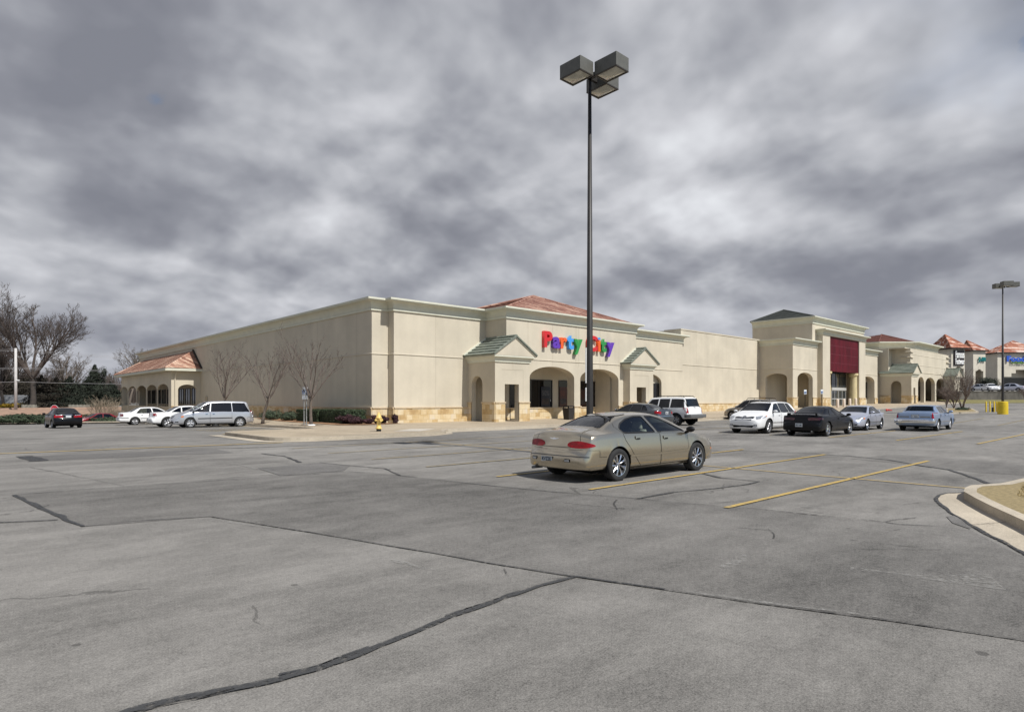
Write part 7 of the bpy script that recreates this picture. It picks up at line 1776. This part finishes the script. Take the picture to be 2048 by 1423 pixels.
for px, lb in ((1610.5, 'accessible parking sign in front of the left arch of the tall entrance block'), (1643.8, 'accessible parking sign in front of the maroon entrance pillar')):
    y = 26.3; x = u_on_Y(px, y); access_sign(lb, x, y, store_top(x, y), 2.25, -.5, BLACKTRIM)
rk = MB(); x, y = atd(1773, 66); rk.tube([(x-.9, y-.3, zg(x, y)+.05), (x, y, zg(x, y)+.14), (x+.8, y-.25, zg(x, y)+.06)], [.07, .11, .07], 8, M('red_kerb_paint', (.42, .045, .04), .7)); tag(rk.build('kerb_marker', smooth=True), 'low red painted kerb hump by the third store walk', 'kerb marker')

# shop window posters
def poster(label, pa, pb, za, zb, col, txt, tcol):
    Yp = 35.36; x0, x1 = u_on_Y(pa, Yp), u_on_Y(pb, Yp); T = thing('window_poster', label, 'poster', (x0, Yp, za)); b = MB(); b.box(0, x1-x0, -.012, 0, 0, zb-za, col); b.build('sheet', parent=T)
    me = text_mesh(txt, .52, .006, .012); mx = max(v.co.x for v in me.vertices); k = min(1.0, (x1-x0)*.8/mx)
    for v in me.vertices: v.co = (v.co.x*k+(x1-x0)*.1, -.018+v.co.z, v.co.y*1.1+(zb-za)*.56)
    me.materials.clear(); me.materials.append(tcol); o = bpy.data.objects.new('lettering', me); COL.objects.link(o); o.parent = T
    b = MB(); b.box((x1-x0)*.1, (x1-x0)*.9, -.020, -.0125, (zb-za)*.12, (zb-za)*.40, M('poster_picture', (.035, .025, .022), .5, var=.8, vscale=3)); b.build('picture', parent=T)
PB_, PO_ = M('poster_dim_blue', (.012, .014, .022), .4), M('poster_dim_orange', (.055, .014, .006), .4); PT_ = M('poster_lettering', (.085, .085, .09), .5)
poster('dim blue sale poster with the figure 50 in the left arch window', 1082, 1100, 1.15, 2.75, PB_, '50%', PT_)
poster('dim orange sale poster with the figure 50 in the second arch window', 1119, 1134, 1.15, 2.75, PO_, '50', M('poster_orange_lettering', (.12, .03, .015), .5))
poster('dim dark red poster in the right arch window behind the lamp post', 1160, 1172, 1.15, 2.6, M('poster_dim_red', (.03, .008, .004), .4), '50', PO_)

# ================================================================== PLANTS
BARKP = M('pale_twig_bark', (0.145, 0.115, 0.098), 0.9, var=.3, vscale=6); BARKG = M('grey_tree_bark', (0.13, 0.105, 0.085), 0.95, var=.35, vscale=5, bump=.6, bscale=30)
BARKD = M('dark_tree_bark', (0.05, 0.041, 0.035), 0.95, var=.3, vscale=2); TWIGB = M('brown_twigs', (0.075, 0.058, 0.049), 0.95, var=.3, vscale=1); TANTW = M('tan_twigs', (0.27, 0.215, 0.155), 0.95, var=.3, vscale=3)
def grow_tree(trunk_h, trunk_r, limbs, limb_len, spread, levels, kids, seed, ratio=.60, up=.25, wob=.16, lean=0.0, twist_min=.004, first=.75, sides=5, lr=.62):
    """bare branching skeleton -> (trunk MB, crown MB) at the origin"""
    rnd = random.Random(seed); tm, cm_ = MB(), MB()
    def path(p, d, L, n):
        P = [p]; d = d.normalized()
        for i in range(n):
            d = (d+Vector((rnd.uniform(-wob, wob), rnd.uniform(-wob, wob), rnd.uniform(-wob*.5, wob*.5)+up*.22))).normalized(); p = p+d*(L/n); P.append(p)
        return P
    def br(p, d, L, r, lv):
        n = 5 if lv >= levels-1 else 3 if lv > 0 else 2; P = path(p, d, L, n); r1 = max(twist_min*.6, r*(.45 if lv else .3))
        cm_.tube(P, [r+(r1-r)*i/n for i in range(n+1)], max(3, sides-(levels-lv)), cap=False)
        if lv == 0: return
        k = kids[levels-lv] if levels-lv < len(kids) else kids[-1]
        for i in range(k):
            t = first*.4 + (1-first*.4)*(i+rnd.uniform(.2, .9))/k; t = min(t, .98); j = min(int(t*n), n-1); q = P[j].lerp(P[j+1], t*n-j); dd = (P[j+1]-P[j]).normalized()
            side = dd.orthogonal().normalized(); side = Matrix.Rotation(rnd.uniform(0, 2*pi), 3, dd) @ side; a = rnd.uniform(.45, .85)
            br(q, dd*cos(a)+side*sin(a)+Vector((0, 0, up*.35)), L*ratio*rnd.uniform(.65, 1.15)*(1-.35*t), max(twist_min, r*(1-.5*t)*.55), lv-1)
    tp = path(Vector((0, 0, -.1)), Vector((lean, 0, 1)), trunk_h+.1, 5)
    tm.tube(tp, [trunk_r*(1.25 if i == 0 else 1-.07*i) for i in range(6)], 10)
    top = tp[-1]
    for i in range(limbs):
        a = 2*pi*i/limbs+rnd.uniform(-.4, .4); sp_ = spread*rnd.uniform(.5, 1.2) if i else spread*.15
        s = tp[-1].lerp(tp[-2], rnd.uniform(0, 1.0) if i else 0); br(s, Vector((cos(a)*sin(sp_), sin(a)*sin(sp_), cos(sp_))), limb_len*rnd.uniform(.8, 1.15), trunk_r*(lr if i else lr*1.2), levels)
    return tm, cm_
def bare_tree(name, label, cat, loc, tm, cm_, mt, mc, rz=0, s=1.0, group=None):
    T = thing(name, label, cat, loc, rz, group); T.scale = (s, s, s); tm.build('trunk', mt, parent=T, smooth=True, recalc=False); cm_.build('crown', mc, parent=T, smooth=True, recalc=False); return T
GT = 'young bare trees along the side wall'
for i, (px, d, h, lb) in enumerate(((623, 37.3, 1.0, 'young bare tree nearest the store corner, beside the twin sign posts'), (525, 42.0, 1.03, 'young bare tree in the middle of the three along the side wall'), (455, 47.9, 1.06, 'young bare tree rising behind the silver minivan roof'))):
    tm, cm_ = grow_tree(1.75, .105, 8, 3.1, .66, 3, [6, 5, 3], 21+i*7, .50, .34, .12, twist_min=.0068, lr=.36)
    x, y = atd(px, d); bare_tree('young_tree', lb, 'tree', (x, y, walk_top(x, y)), tm, cm_, BARKG, BARKP, i*1.3, h, GT)
    pit = MB(); pit.box(x-.6, x+.6, y-.6, y+.6, walk_top(x, y)+.002, walk_top(x, y)+.010, M('tree_pit_soil', (.12, .08, .05), .95)); tag(pit.build('tree_pit'), kind='structure')
pw = MB(); x, y = atd(623, 37.3); pw.lathe([(.24, 0), (.20, .05), (.10, .07), (0, .07)], 14, WHITEPL, (x, y, walk_top(x, y))); tag(pw.build('tree_collar'), 'small white collar round the foot of the nearest young tree', 'tree collar')
# the woods far left
GW = 'big bare trees beyond the street'
tmA, cmA = grow_tree(4.6, .36, 10, 8.8, .80, 4, [9, 8, 6, 4], 5, .54, .26, .12, twist_min=.010, sides=7, lr=.36)
x, y = atd(66, 100); A = bare_tree('oak_tree', 'big bare tree with rounded crown behind the utility pole', 'tree', (x, y, zg(x, y)-.3), tmA, cmA, BARKD, TWIGB, .4, 1.28, GW)
tmB, cmB = grow_tree(4.2, .26, 7, 6.5, .55, 4, [7, 6, 5, 3], 9, .52, .30, .15, twist_min=.012, sides=6, lr=.5)
x, y = atd(283, 118); Bt = bare_tree('oak_tree', 'bare tree rising behind the arcade roof, right of its leaning neighbour', 'tree', (x, y, 0), tmB, cmB, BARKG, BARKG, 0, 1.0, GW)
def again(src, px, d, s, rz, label, dz=-.3):
    o = copy_tree(src); x, y = atd(px, d); o.location = (x, y, zg(x, y)+dz); o.scale = (s, s, s); o.rotation_euler = (0, 0, rz); o['label'] = label; return o
o = again(Bt, 258, 124, .92, 2.1, 'bare leaning tree behind the far end of the arcade'); o.rotation_euler = (0, -.16, 2.1)
again(A, 8, 108, .86, 2.0, 'bare tree above the grey house roof at the left edge'); again(A, -40, 112, .95, 4.0, 'bare tree mostly outside the left edge of the photo')
again(Bt, 118, 122, 1.0, 1.0, 'bare tree right of the rounded big tree'); again(Bt, 150, 140, .82, 3.0, 'small bare tree left of the twin-topped conifer'); again(Bt, 232, 150, .72, 5.0, 'low bare tree right of the twin-topped conifer'); again(Bt, 38, 128, .9, 5.4, 'bare tree directly behind the white utility pole')
again(A, 95, 150, .7, 3.3, 'distant bare tree in the gap right of the big tree'); again(A, 205, 165, .62, 1.7, 'distant bare tree behind the twin-topped conifer')
EVG = M('dark_evergreen_needles', (0.018, 0.024, 0.014), 0.9, var=.5, vscale=.8); EVB = M('rusty_cedar_foliage', (0.032, 0.026, 0.017), 0.9, var=.5, vscale=.7); JUN = M('juniper_needles', (0.035, 0.052, 0.026), 0.9, var=.5, vscale=1.2); HEDG = M('clipped_hedge_leaves', (0.030, 0.048, 0.018), 0.75, var=.5, vscale=5)
BARB = M('wine_red_barberry', (0.042, 0.014, 0.018), 0.85, var=.6, vscale=4); BUSHG = M('grey_green_bush', (0.05, 0.07, 0.04), 0.85, var=.5, vscale=4); FORS = M('yellow_blossom', (0.42, 0.27, 0.02), 0.8, var=.3, vscale=3)
def leaves(mb, c, R, n, size, seed, shell=.55, up=0.0, box=False, lump=.22):
    rnd = random.Random(seed); c = Vector(c); ph = [rnd.uniform(0, 6) for _ in range(6)]
    for _ in range(n):
        if box:
            q = Vector([rnd.uniform(-1, 1) for _ in range(3)]); a = rnd.choice((0, 0, 1, 1, 2)); q[a] = math.copysign(rnd.uniform(.86, 1.03), q[a] if a != 2 else 1)
            p = Vector((q.x*R[0], q.y*R[1], q.z*R[2])); nr = Vector((0, 0, 0)); nr[a] = math.copysign(1, q[a])
        else:
            d = Vector((rnd.gauss(0, 1), rnd.gauss(0, 1), rnd.gauss(0, 1))).normalized(); k = 1+lump*(sin(d.x*5+ph[0])*sin(d.y*4+ph[1])+sin(d.z*6+ph[2])*sin(d.x*7+ph[3]))
            k *= rnd.uniform(shell, 1.0)**.6; p = Vector((d.x*R[0], d.y*R[1], d.z*R[2]))*k; nr = d
        nr = (nr+Vector((rnd.uniform(-.9, .9), rnd.uniform(-.9, .9), rnd.uniform(-.5, .9)+up))).normalized(); t = nr.orthogonal().normalized(); t = Matrix.Rotation(rnd.uniform(0, 6.3), 3, nr) @ t; b = nr.cross(t); s = size*rnd.uniform(.6, 1.4)
        o = c+p; mb.add([o-t*s, o-b*s*.5, o+t*s, o+b*s*.5], [(0, 1, 2, 3)])
def conifer(name, label, x, y, z, h, r, m, seed, tops=1, group=None, n=17000, leaf=.13):
    T = thing(name, label, 'evergreen', (x, y, z), 0, group); b = MB(); b.tube([(0, 0, -.2), (0, 0, h*.7)], [r*.08, .05], 8); b.build('trunk', BARKD, parent=T)
    c = MB(); rnd = random.Random(seed); L = 15
    for i in range(L):
        t = i/(L-1); rr = r*(1-t)**.8*(.85+.3*rnd.random())+.25
        for j in range(5): a = rnd.uniform(0, 6.3); q = rr*rnd.uniform(.25, .75); leaves(c, (cos(a)*q, sin(a)*q, h*(.06+.90*t)), (rr*.62, rr*.62, h/L*.9), int(n/L/5*(1.25-t)), leaf, seed*100+i*7+j, .3)
    for k in range(tops-1): leaves(c, (r*.38, -r*.30, h*.84), (r*.16, r*.16, h*.13), 500, leaf*.8, seed+k, .2)
    c.build('crown', m, parent=T, recalc=False); return T
GE = 'evergreens in the woods far left'
for px, d, h, r, m, s, tp, lb in ((190, 104, 7.8, 3.0, EVG, 3, 2, 'dark twin-topped conifer left of the arcade'), (112, 105, 5.8, 4.6, EVB, 4, 1, 'broad rust-brown cedar above the black car'), (140, 106, 6.0, 4.2, EVG, 5, 1, 'dark rounded evergreen left of the twin-topped conifer'), (165, 112, 5.0, 3.6, EVG, 6, 1, 'low dark evergreen at the foot of the twin-topped conifer'),
                                  (82, 105, 6.2, 3.4, EVB, 7, 1, 'rust-brown cedar right of the utility pole'), (48, 120, 7.4, 4.0, EVB, 8, 1, 'dark brown cedar behind the grey house'), (10, 118, 8.0, 4.4, EVB, 9, 1, 'dark brown cedar at the left edge behind the house'), (222, 118, 5.0, 3.0, EVG, 10, 1, 'small dark evergreen just left of the arcade end')):
    x, y = atd(px, d); conifer('evergreen_tree', lb, x, y, zg(x, y)-.6, h, r, m, s, tp, GE)
def far_wood():
    rnd = random.Random(4); mb = MB()
    for i in range(7000):
        d = rnd.uniform(128, 175); px = rnd.uniform(-160, 330); x, y = atd(px, d); h = rnd.uniform(3.5, 9.5)*(1.0 if px < 110 else .75); z = zg(x, y); p = Vector((x, y, z)); dx = Vector((rnd.uniform(-.25, .25), rnd.uniform(-.25, .25), 1))
        a = p+dx*h*rnd.uniform(0, .45); b = p+dx*h; w = Vector(from_ld(.03+.05*rnd.random(), 0)+(0,)); mb.add([a-w, a+w, b], [(0, 1, 2)])
        if i % 2: q = a.lerp(b, .6)+Vector((rnd.uniform(-1, 1), rnd.uniform(-1, 1), 1.2)); mb.add([a-w*.6, a+w*.6, q], [(0, 1, 2)])
    tag(mb.build('woodland', TWIGB, recalc=False), 'brown leafless brush and thin stems filling the woods far left', 'woods', kind='stuff')
far_wood()
def shrub(name, label, cat, x, y, z, R, n, size, m, seed, group=None, box=False, sprays=0):
    mb = MB()
    if box: mb.box(-R[0]*.9, R[0]*.9, -R[1]*.9, R[1]*.9, 0.02, R[2]*1.9)
    rnd = random.Random(seed)
    if sprays:
        for k in range(sprays): a = rnd.uniform(0, 6.3); q = rnd.uniform(.1, .75); leaves(mb, (cos(a)*R[0]*q, sin(a)*R[1]*q, R[2]*rnd.uniform(.35, 1.25)*(1.1-q*.6)), (R[0]*.34, R[1]*.34, R[2]*.36), n//sprays, size, seed*50+k, .2, .3)
    else: leaves(mb, (0, 0, R[2]), R, n, size, seed, .5, .2, box)
    o = mb.build(name, m, recalc=False, loc=(x, y, z)); return tag(o, label, cat, group)
GJ = 'spreading junipers on the bank'
for k, (px, d, rx, rz, lb) in enumerate(((8, 60, 2.4, .62, 'spreading dark juniper at the left edge of the bank'), (52, 59, 2.7, .72, 'largest spreading juniper in front of the mulch bank'), (84, 58.5, 2.1, .66, 'spreading juniper behind the left side of the black car'), (171, 80, 2.6, .85, 'juniper behind the red sedan roof'), (206, 63, 1.5, .50, 'low juniper hiding the tail of the red sedan'), (222, 66, 1.6, .62, 'juniper just left of the farthest white sedan'), (-30, 61, 2.6, .6, 'juniper beyond the left edge of the photo'))):
    x, y = atd(px, d); shrub('juniper_bush', lb, 'shrub', x, y, zg(x, y), (rx, rx*.75, rz), 4200, .10, JUN, 30+k, GJ, False, 16)
mb = MB()
V, T_ = fill([(-95, 83.5), (-52, 83.5), (-56, 97), (-100, 97)], (), 1.5); mb.add([from_ld(a, b)+(zg(*from_ld(a, b))+.03,) for a, b in V], T_, M('red_clay_mulch', (0.285, 0.185, 0.13), .95, var=.25, vscale=1.2, bump=.5, bscale=20)); tag(mb.build('mulch_bank'), kind='structure')
mb = MB(); V, T_ = fill([(-75, 56.2), (-30, 58.5), (-30, 60.2), (-78, 58.6)], (), 1.5); mb.add([from_ld(a, b)+(zg(*from_ld(a, b))+.05,) for a, b in V], T_, CONC2); tag(mb.build('kerb_strip'), kind='structure')
# beds by the side wall
x, y = 18.9, 38.5
shrub('hedge', 'nearer clipped dark green hedge by the store corner', 'hedge', 19.2, 37.4, walk_top(18.9, 37)+.02, (.75, 1.75, .44), 8000, .045, HEDG, 61, 'clipped hedges on the side wall', True)
shrub('hedge', 'farther clipped dark green hedge behind the twin sign posts', 'hedge', 19.1, 41.0, walk_top(19, 41)+.02, (.75, 1.7, .42), 8000, .045, HEDG, 62, 'clipped hedges on the side wall', True)
for k, (x, y, r, h, lb) in enumerate(((18.6, 44.2, .55, .34, 'small round green bush nearer the hedge'), (18.7, 45.1, .45, .28, 'smallest green bush by the side wall'), (18.6, 47.4, .65, .36, 'round green bush near the middle young tree'), (18.7, 48.8, .6, .30, 'flat green bush farthest along the side wall'))):
    shrub('bush', lb, 'shrub', x, y, walk_top(x, y)+.02, (r, r, h), 1500, .05, BUSHG, 70+k, 'small bushes on the side wall')
for k, (x, y, r, h, lb) in enumerate(((18.3, 35.2, .85, .42, 'wine red barberry bush touching the dark hedge'), (18.9, 34.4, .75, .34, 'sprawling wine red barberry left of the hydrant'), (19.7, 34.3, .65, .38, 'wine red barberry directly behind the hydrant'), (20.6, 34.7, .6, .38, 'wine red barberry at the store corner right of the hydrant'), (21.4, 34.75, .33, .52, 'tall narrow wine red barberry at the front corner'))):
    shrub('barberry_bush', lb, 'shrub', x, y, walk_top(x, y)+.02, (r, r, h), 2600, .045, BARB, 80+k, 'wine red bushes at the corner', False, 8)
def multi_stem(name, label, x, y, z, h, stems, spread, m, seed, s=1.0, group=None):
    rnd = random.Random(seed); cr = MB(); tm = MB()
    for i in range(stems):
        a = 2*pi*i/stems+rnd.uniform(-.3, .3); sp_ = spread*rnd.uniform(.3, 1.1)
        t2, c2 = grow_tree(h*.30, .035*s, 4, h*.42, .42, 2, [5, 4], seed*31+i, .6, .35, .13, twist_min=.006*s, sides=5); R = Matrix.Rotation(sp_, 3, Vector((-sin(a), cos(a), 0)))
        for src, dst in ((t2, tm), (c2, cr)): dst.add([tuple(R @ Vector(v)) for v in src.v], src.f)
    T = thing(name, label, 'shrub', (x, y, z), 0, group); tm.build('stem', m, parent=T, recalc=False); cr.build('crown', m, parent=T, recalc=False); return T
x, y = atd(205, 71); multi_stem('bare_shrub', 'tan many-stemmed bare shrub left of the arcade', x, y, zg(x, y), 4.4, 11, .62, TANTW, 3, 1.2)
x, y = atd(232, 68); multi_stem('bare_shrub', 'low tan bare shrub at the far end of the arcade', x, y, zg(x, y), 2.6, 8, .6, TANTW, 4, 1.0)
for px, d, h, lb in ((303, 70.5, 1.5, 'small bare shrub before the arcade corner pillar'), (322, 69, 1.3, 'small bare shrub left of the front arch'), (366, 67.5, 1.5, 'small bare shrub inside the front arch of the arcade'), (352, 67.2, 1.0, 'lowest bare shrub before the arcade front')):
    x, y = atd(px, d); multi_stem('bare_shrub', lb, x, y, walk_top(x, y) if x < 15.2 and x > 13 else zg(x, y)+.1, h, 6, .5, TANTW, int(px), .8, 'bare shrubs before the arcade')
CRM = M('crape_myrtle_bark', (0.135, 0.10, 0.08), .9, var=.3, vscale=3)
for px, d, h, st, lb in ((1925, 62, 4.9, 8, 'tall bare many-stemmed tree on the small island before the far shops'), (1893, 74, 3.0, 7, 'bare brownish shrub in front of the last arch of the third store'), (1908, 68, 2.6, 6, 'bare shrub between the blue sedan roof and the tall bare tree'), (2052, 80, 2.6, 6, 'bare brown shrub at the right edge before the retaining wall')):
    x, y = atd(px, d); multi_stem('crape_myrtle', lb, x, y, zg(x, y)+.1, h, st, .34, CRM, int(px), 1.3, 'bare crape myrtles on the right')
x, y = atd(1925, 62); shrub('grass_tuft', 'green tuft at the foot of the tall bare many-stemmed tree', 'plant', x, y, zg(x, y)+.1, (.6, .6, .16), 500, .07, BUSHG, 99)
isl = P2((1893, 832), (1962, 826), (1956, 821.5), (1900, 822)); kerbed('traffic_island', [(p[0], p[1]) for p in [atd(1893, 56), atd(1957, 58), atd(1945, 66), atd(1893, 68)]], .15, 1.5, m=GRASS_DRY)
x, y = atd(1974, 160); shrub('evergreen_bush', 'dark rounded evergreen between the second and third far shops', 'shrub', x, y, upper_z(120, 160), (3.4, 2.4, 1.7), 6000, .13, EVG, 55)

# ------------------------------------------------------------------ far-left house, fences, pole, stop sign
def house():
    lat, d = (18-1024)/FPX*112, 112.0; T = thing('house', 'low house with grey shingle roof behind the utility pole', 'house', from_ld(lat, d)+(0,))
    R = lambda a, b: from_ld(lat+a, d+b); GRS = M('grey_shingles', (0.17, 0.175, 0.18), .9, var=.15, vscale=2); WG = M('pale_green_siding', (0.42, 0.45, 0.33), .8, var=.08, vscale=1)
    ze, zr = zpx(809, 112), zpx(789.5, 115); b = MB(); wall(b, R(-7, 0), R(2.0, 0), -1.5, ze+.05, WG, thick=.2); wall(b, R(2.0, 0), R(2.0, 8), -1.5, ze+.05, WG, thick=.2); b.build('wall').parent = T
    T.children[0].matrix_parent_inverse = Matrix.Translation(-Vector(T.location)); r = MB()
    tiles(r, R(-8, -.7)+(ze,), R(2.9, -.7)+(ze,), R(1.3, 4)+(zr,), R(-8, 4)+(zr,), 10, GRS, .05); tiles(r, R(2.9, -.7)+(ze,), R(2.9, 8.7)+(ze,), R(1.3, 4)+(zr,), R(1.3, 4)+(zr,), 10, GRS, .05)
    o = r.build('roof', recalc=False); o.parent = T; o.matrix_parent_inverse = Matrix.Translation(-Vector(T.location))
    for a in (-5.2, -2.6):
        pane_w = MB(); p0, p1 = R(a, -.02), R(a+1.2, -.02); wall(pane_w, p0, p1, -.4, .6, BLACKGLASS, thick=.05, off=.02); o = pane_w.build('window'); o.parent = T; o.matrix_parent_inverse = Matrix.Translation(-Vector(T.location))
house()
FEN = M('weathered_board_fence', (0.27, 0.25, 0.205), .95, var=.3, vscale=2.5, stretch=(1, 1, .2))
def fence(label, pa, pb, d):
    a, b = (pa-1024)/FPX*d, (pb-1024)/FPX*d; n = int((b-a)/.19); mb = MB(); z1 = zpx(808.8, d)
    for i in range(n):
        p = from_ld(a+i*.19, d); q = from_ld(a+i*.19+.165, d); wall(mb, p, q, -1.2, z1+.04*sin(i*2.1), FEN, thick=.03, ends=True)
    T = thing('board_fence', label, 'fence', from_ld(a, d)+(-.8,)); o = mb.build('board_panel', parent=T); o.matrix_parent_inverse = Matrix.Translation(-Vector(T.location)); o['kind'] = 'stuff'
    r = MB(); r.bar(from_ld(a, d+.08)+(z1-.3,), from_ld(b, d+.08)+(z1-.3,), .06, .09, FEN); o = r.build('rail', parent=T); o.matrix_parent_inverse = Matrix.Translation(-Vector(T.location))
fence('weathered board fence right of the grey house', 43, 76, 99); fence('weathered board fence behind the black car roof, before the conifers', 137, 180, 99.5)
x, y = atd(21, 104); shrub('forsythia_bush', 'yellow flowering bush left of the utility pole', 'shrub', x, y, zg(x, y)+.2, (1.9, 1.2, .36), 1500, .10, FORS, 44, 'yellow flowering bushes'); x, y = atd(43, 104); shrub('forsythia_bush', 'yellow flowering bush right of the utility pole', 'shrub', x, y, zg(x, y)+.2, (1.6, 1.2, .40), 1300, .10, FORS, 45, 'yellow flowering bushes')
def utility():
    d = 92.0; x, y = atd(31.5, d); z0 = zg(x, y)-.2; zt = zpx(696, d); T = thing('utility_pole', 'pale utility pole with a bracket and service box', 'utility pole', (x, y, z0)); m = M('pale_weathered_pole', (0.50, 0.48, 0.46), .85, var=.15, vscale=3)
    b = MB(); b.tube([(0, 0, 0), (0, 0, zt-z0)], [.21, .16], 12, m); b.build('pole', parent=T, smooth=True)
    q = Vector(from_ld(1, 0)+(0,)); b = MB(); z = zpx(714, d)-z0; b.bar((0, 0, z), tuple(q*.95+Vector((0, 0, z))), .06, .06, GALV); b.bar(tuple(q*.95+Vector((0, 0, z-.05))), tuple(q*.95+Vector((0, 0, z+.35))), .06, .06, GALV); b.bar(tuple(q*.45+Vector((0, 0, z-.05))), tuple(q*.45+Vector((0, 0, z+.22))), .05, .05, GALV); b.build('bracket', parent=T)
    b = MB(); z = zpx(760, d)-z0; b.bar((0, 0, z), tuple(q*.5+Vector((0, 0, z))), .22, .16, WHITEPL); b.build('service_box', parent=T)
    W_ = M('power_cable', (0.30, 0.29, 0.29), .6)
    for k, (ya, yl, yr, nm) in enumerate(((697.5, 699, 724, 'top'), (700.5, 702, 727, 'upper'), (734.5, 734, 741.5, 'middle'), (737, 737, 744, 'lower middle'), (763, 762, 767, 'lowest'))):
        P = []
        for s in range(25):
            t = s/24
            if t < .35: u = t/.35; px = -160+(31.5+160)*u; yy = yl+(ya-yl)*u+3*4*u*(1-u)*.8; dd = 92
            else: u = (t-.35)/.65; px = 31.5+(420-31.5)*u; yy = ya+(yr-ya)*u+4*u*(1-u)*2.0; dd = 92+26*u
            P.append(atd(px, dd)+(zpx(yy, dd),))
        b = MB(); b.tube(P, .022 if k < 4 else .03, 4, W_, cap=False); tag(b.build('power_line', recalc=False), '%s overhead cable strung from the utility pole' % nm, 'cable', 'overhead cables')
utility()
def stop_sign():
    d = 62.0; x, y = atd(109.5, d); z0 = zg(x, y); T = thing('stop_sign', 'red octagonal stop sign showing above the black car roof', 'sign', (x, y, z0)); zc = zpx(817.5, d)-z0
    f = Vector(from_ld(0, -1)+(0,)); q = Vector(from_ld(1, 0)+(0,)); RED = M('stop_red', (0.50, 0.02, 0.035), .45)
    b = MB(); b.bar((0, 0, 0), (0, 0, zc+.2), .06, .05, GALV); b.build('post', parent=T)
    def octo(r, o): return [tuple(q*(r*cos(radians(22.5+45*k)))+f*o+Vector((0, 0, zc+r*sin(radians(22.5+45*k))))) for k in range(8)]
    b = MB(); b.add(octo(.42, .05)+octo(.42, .04), [tuple(range(8)), tuple(range(15, 7, -1))]+[(k, k+8, (k+1) % 8+8, (k+1) % 8) for k in range(8)], SIGNW); pl = b.build('border', parent=T)
    b = MB(); b.add(octo(.385, .055), [tuple(range(8))], RED); b.build('face', parent=pl)
    me = text_mesh('STOP', .30, .004, .012); mx = max(v.co.x for v in me.vertices)
    for v in me.vertices: u, w = (v.co.x/mx-.5)*.58, v.co.y-.105; v.co = q*u+f*.062+Vector((0, 0, zc+w))
    me.materials.clear(); me.materials.append(SIGNW); o = bpy.data.objects.new('lettering', me); COL.objects.link(o); o.parent = pl
stop_sign()
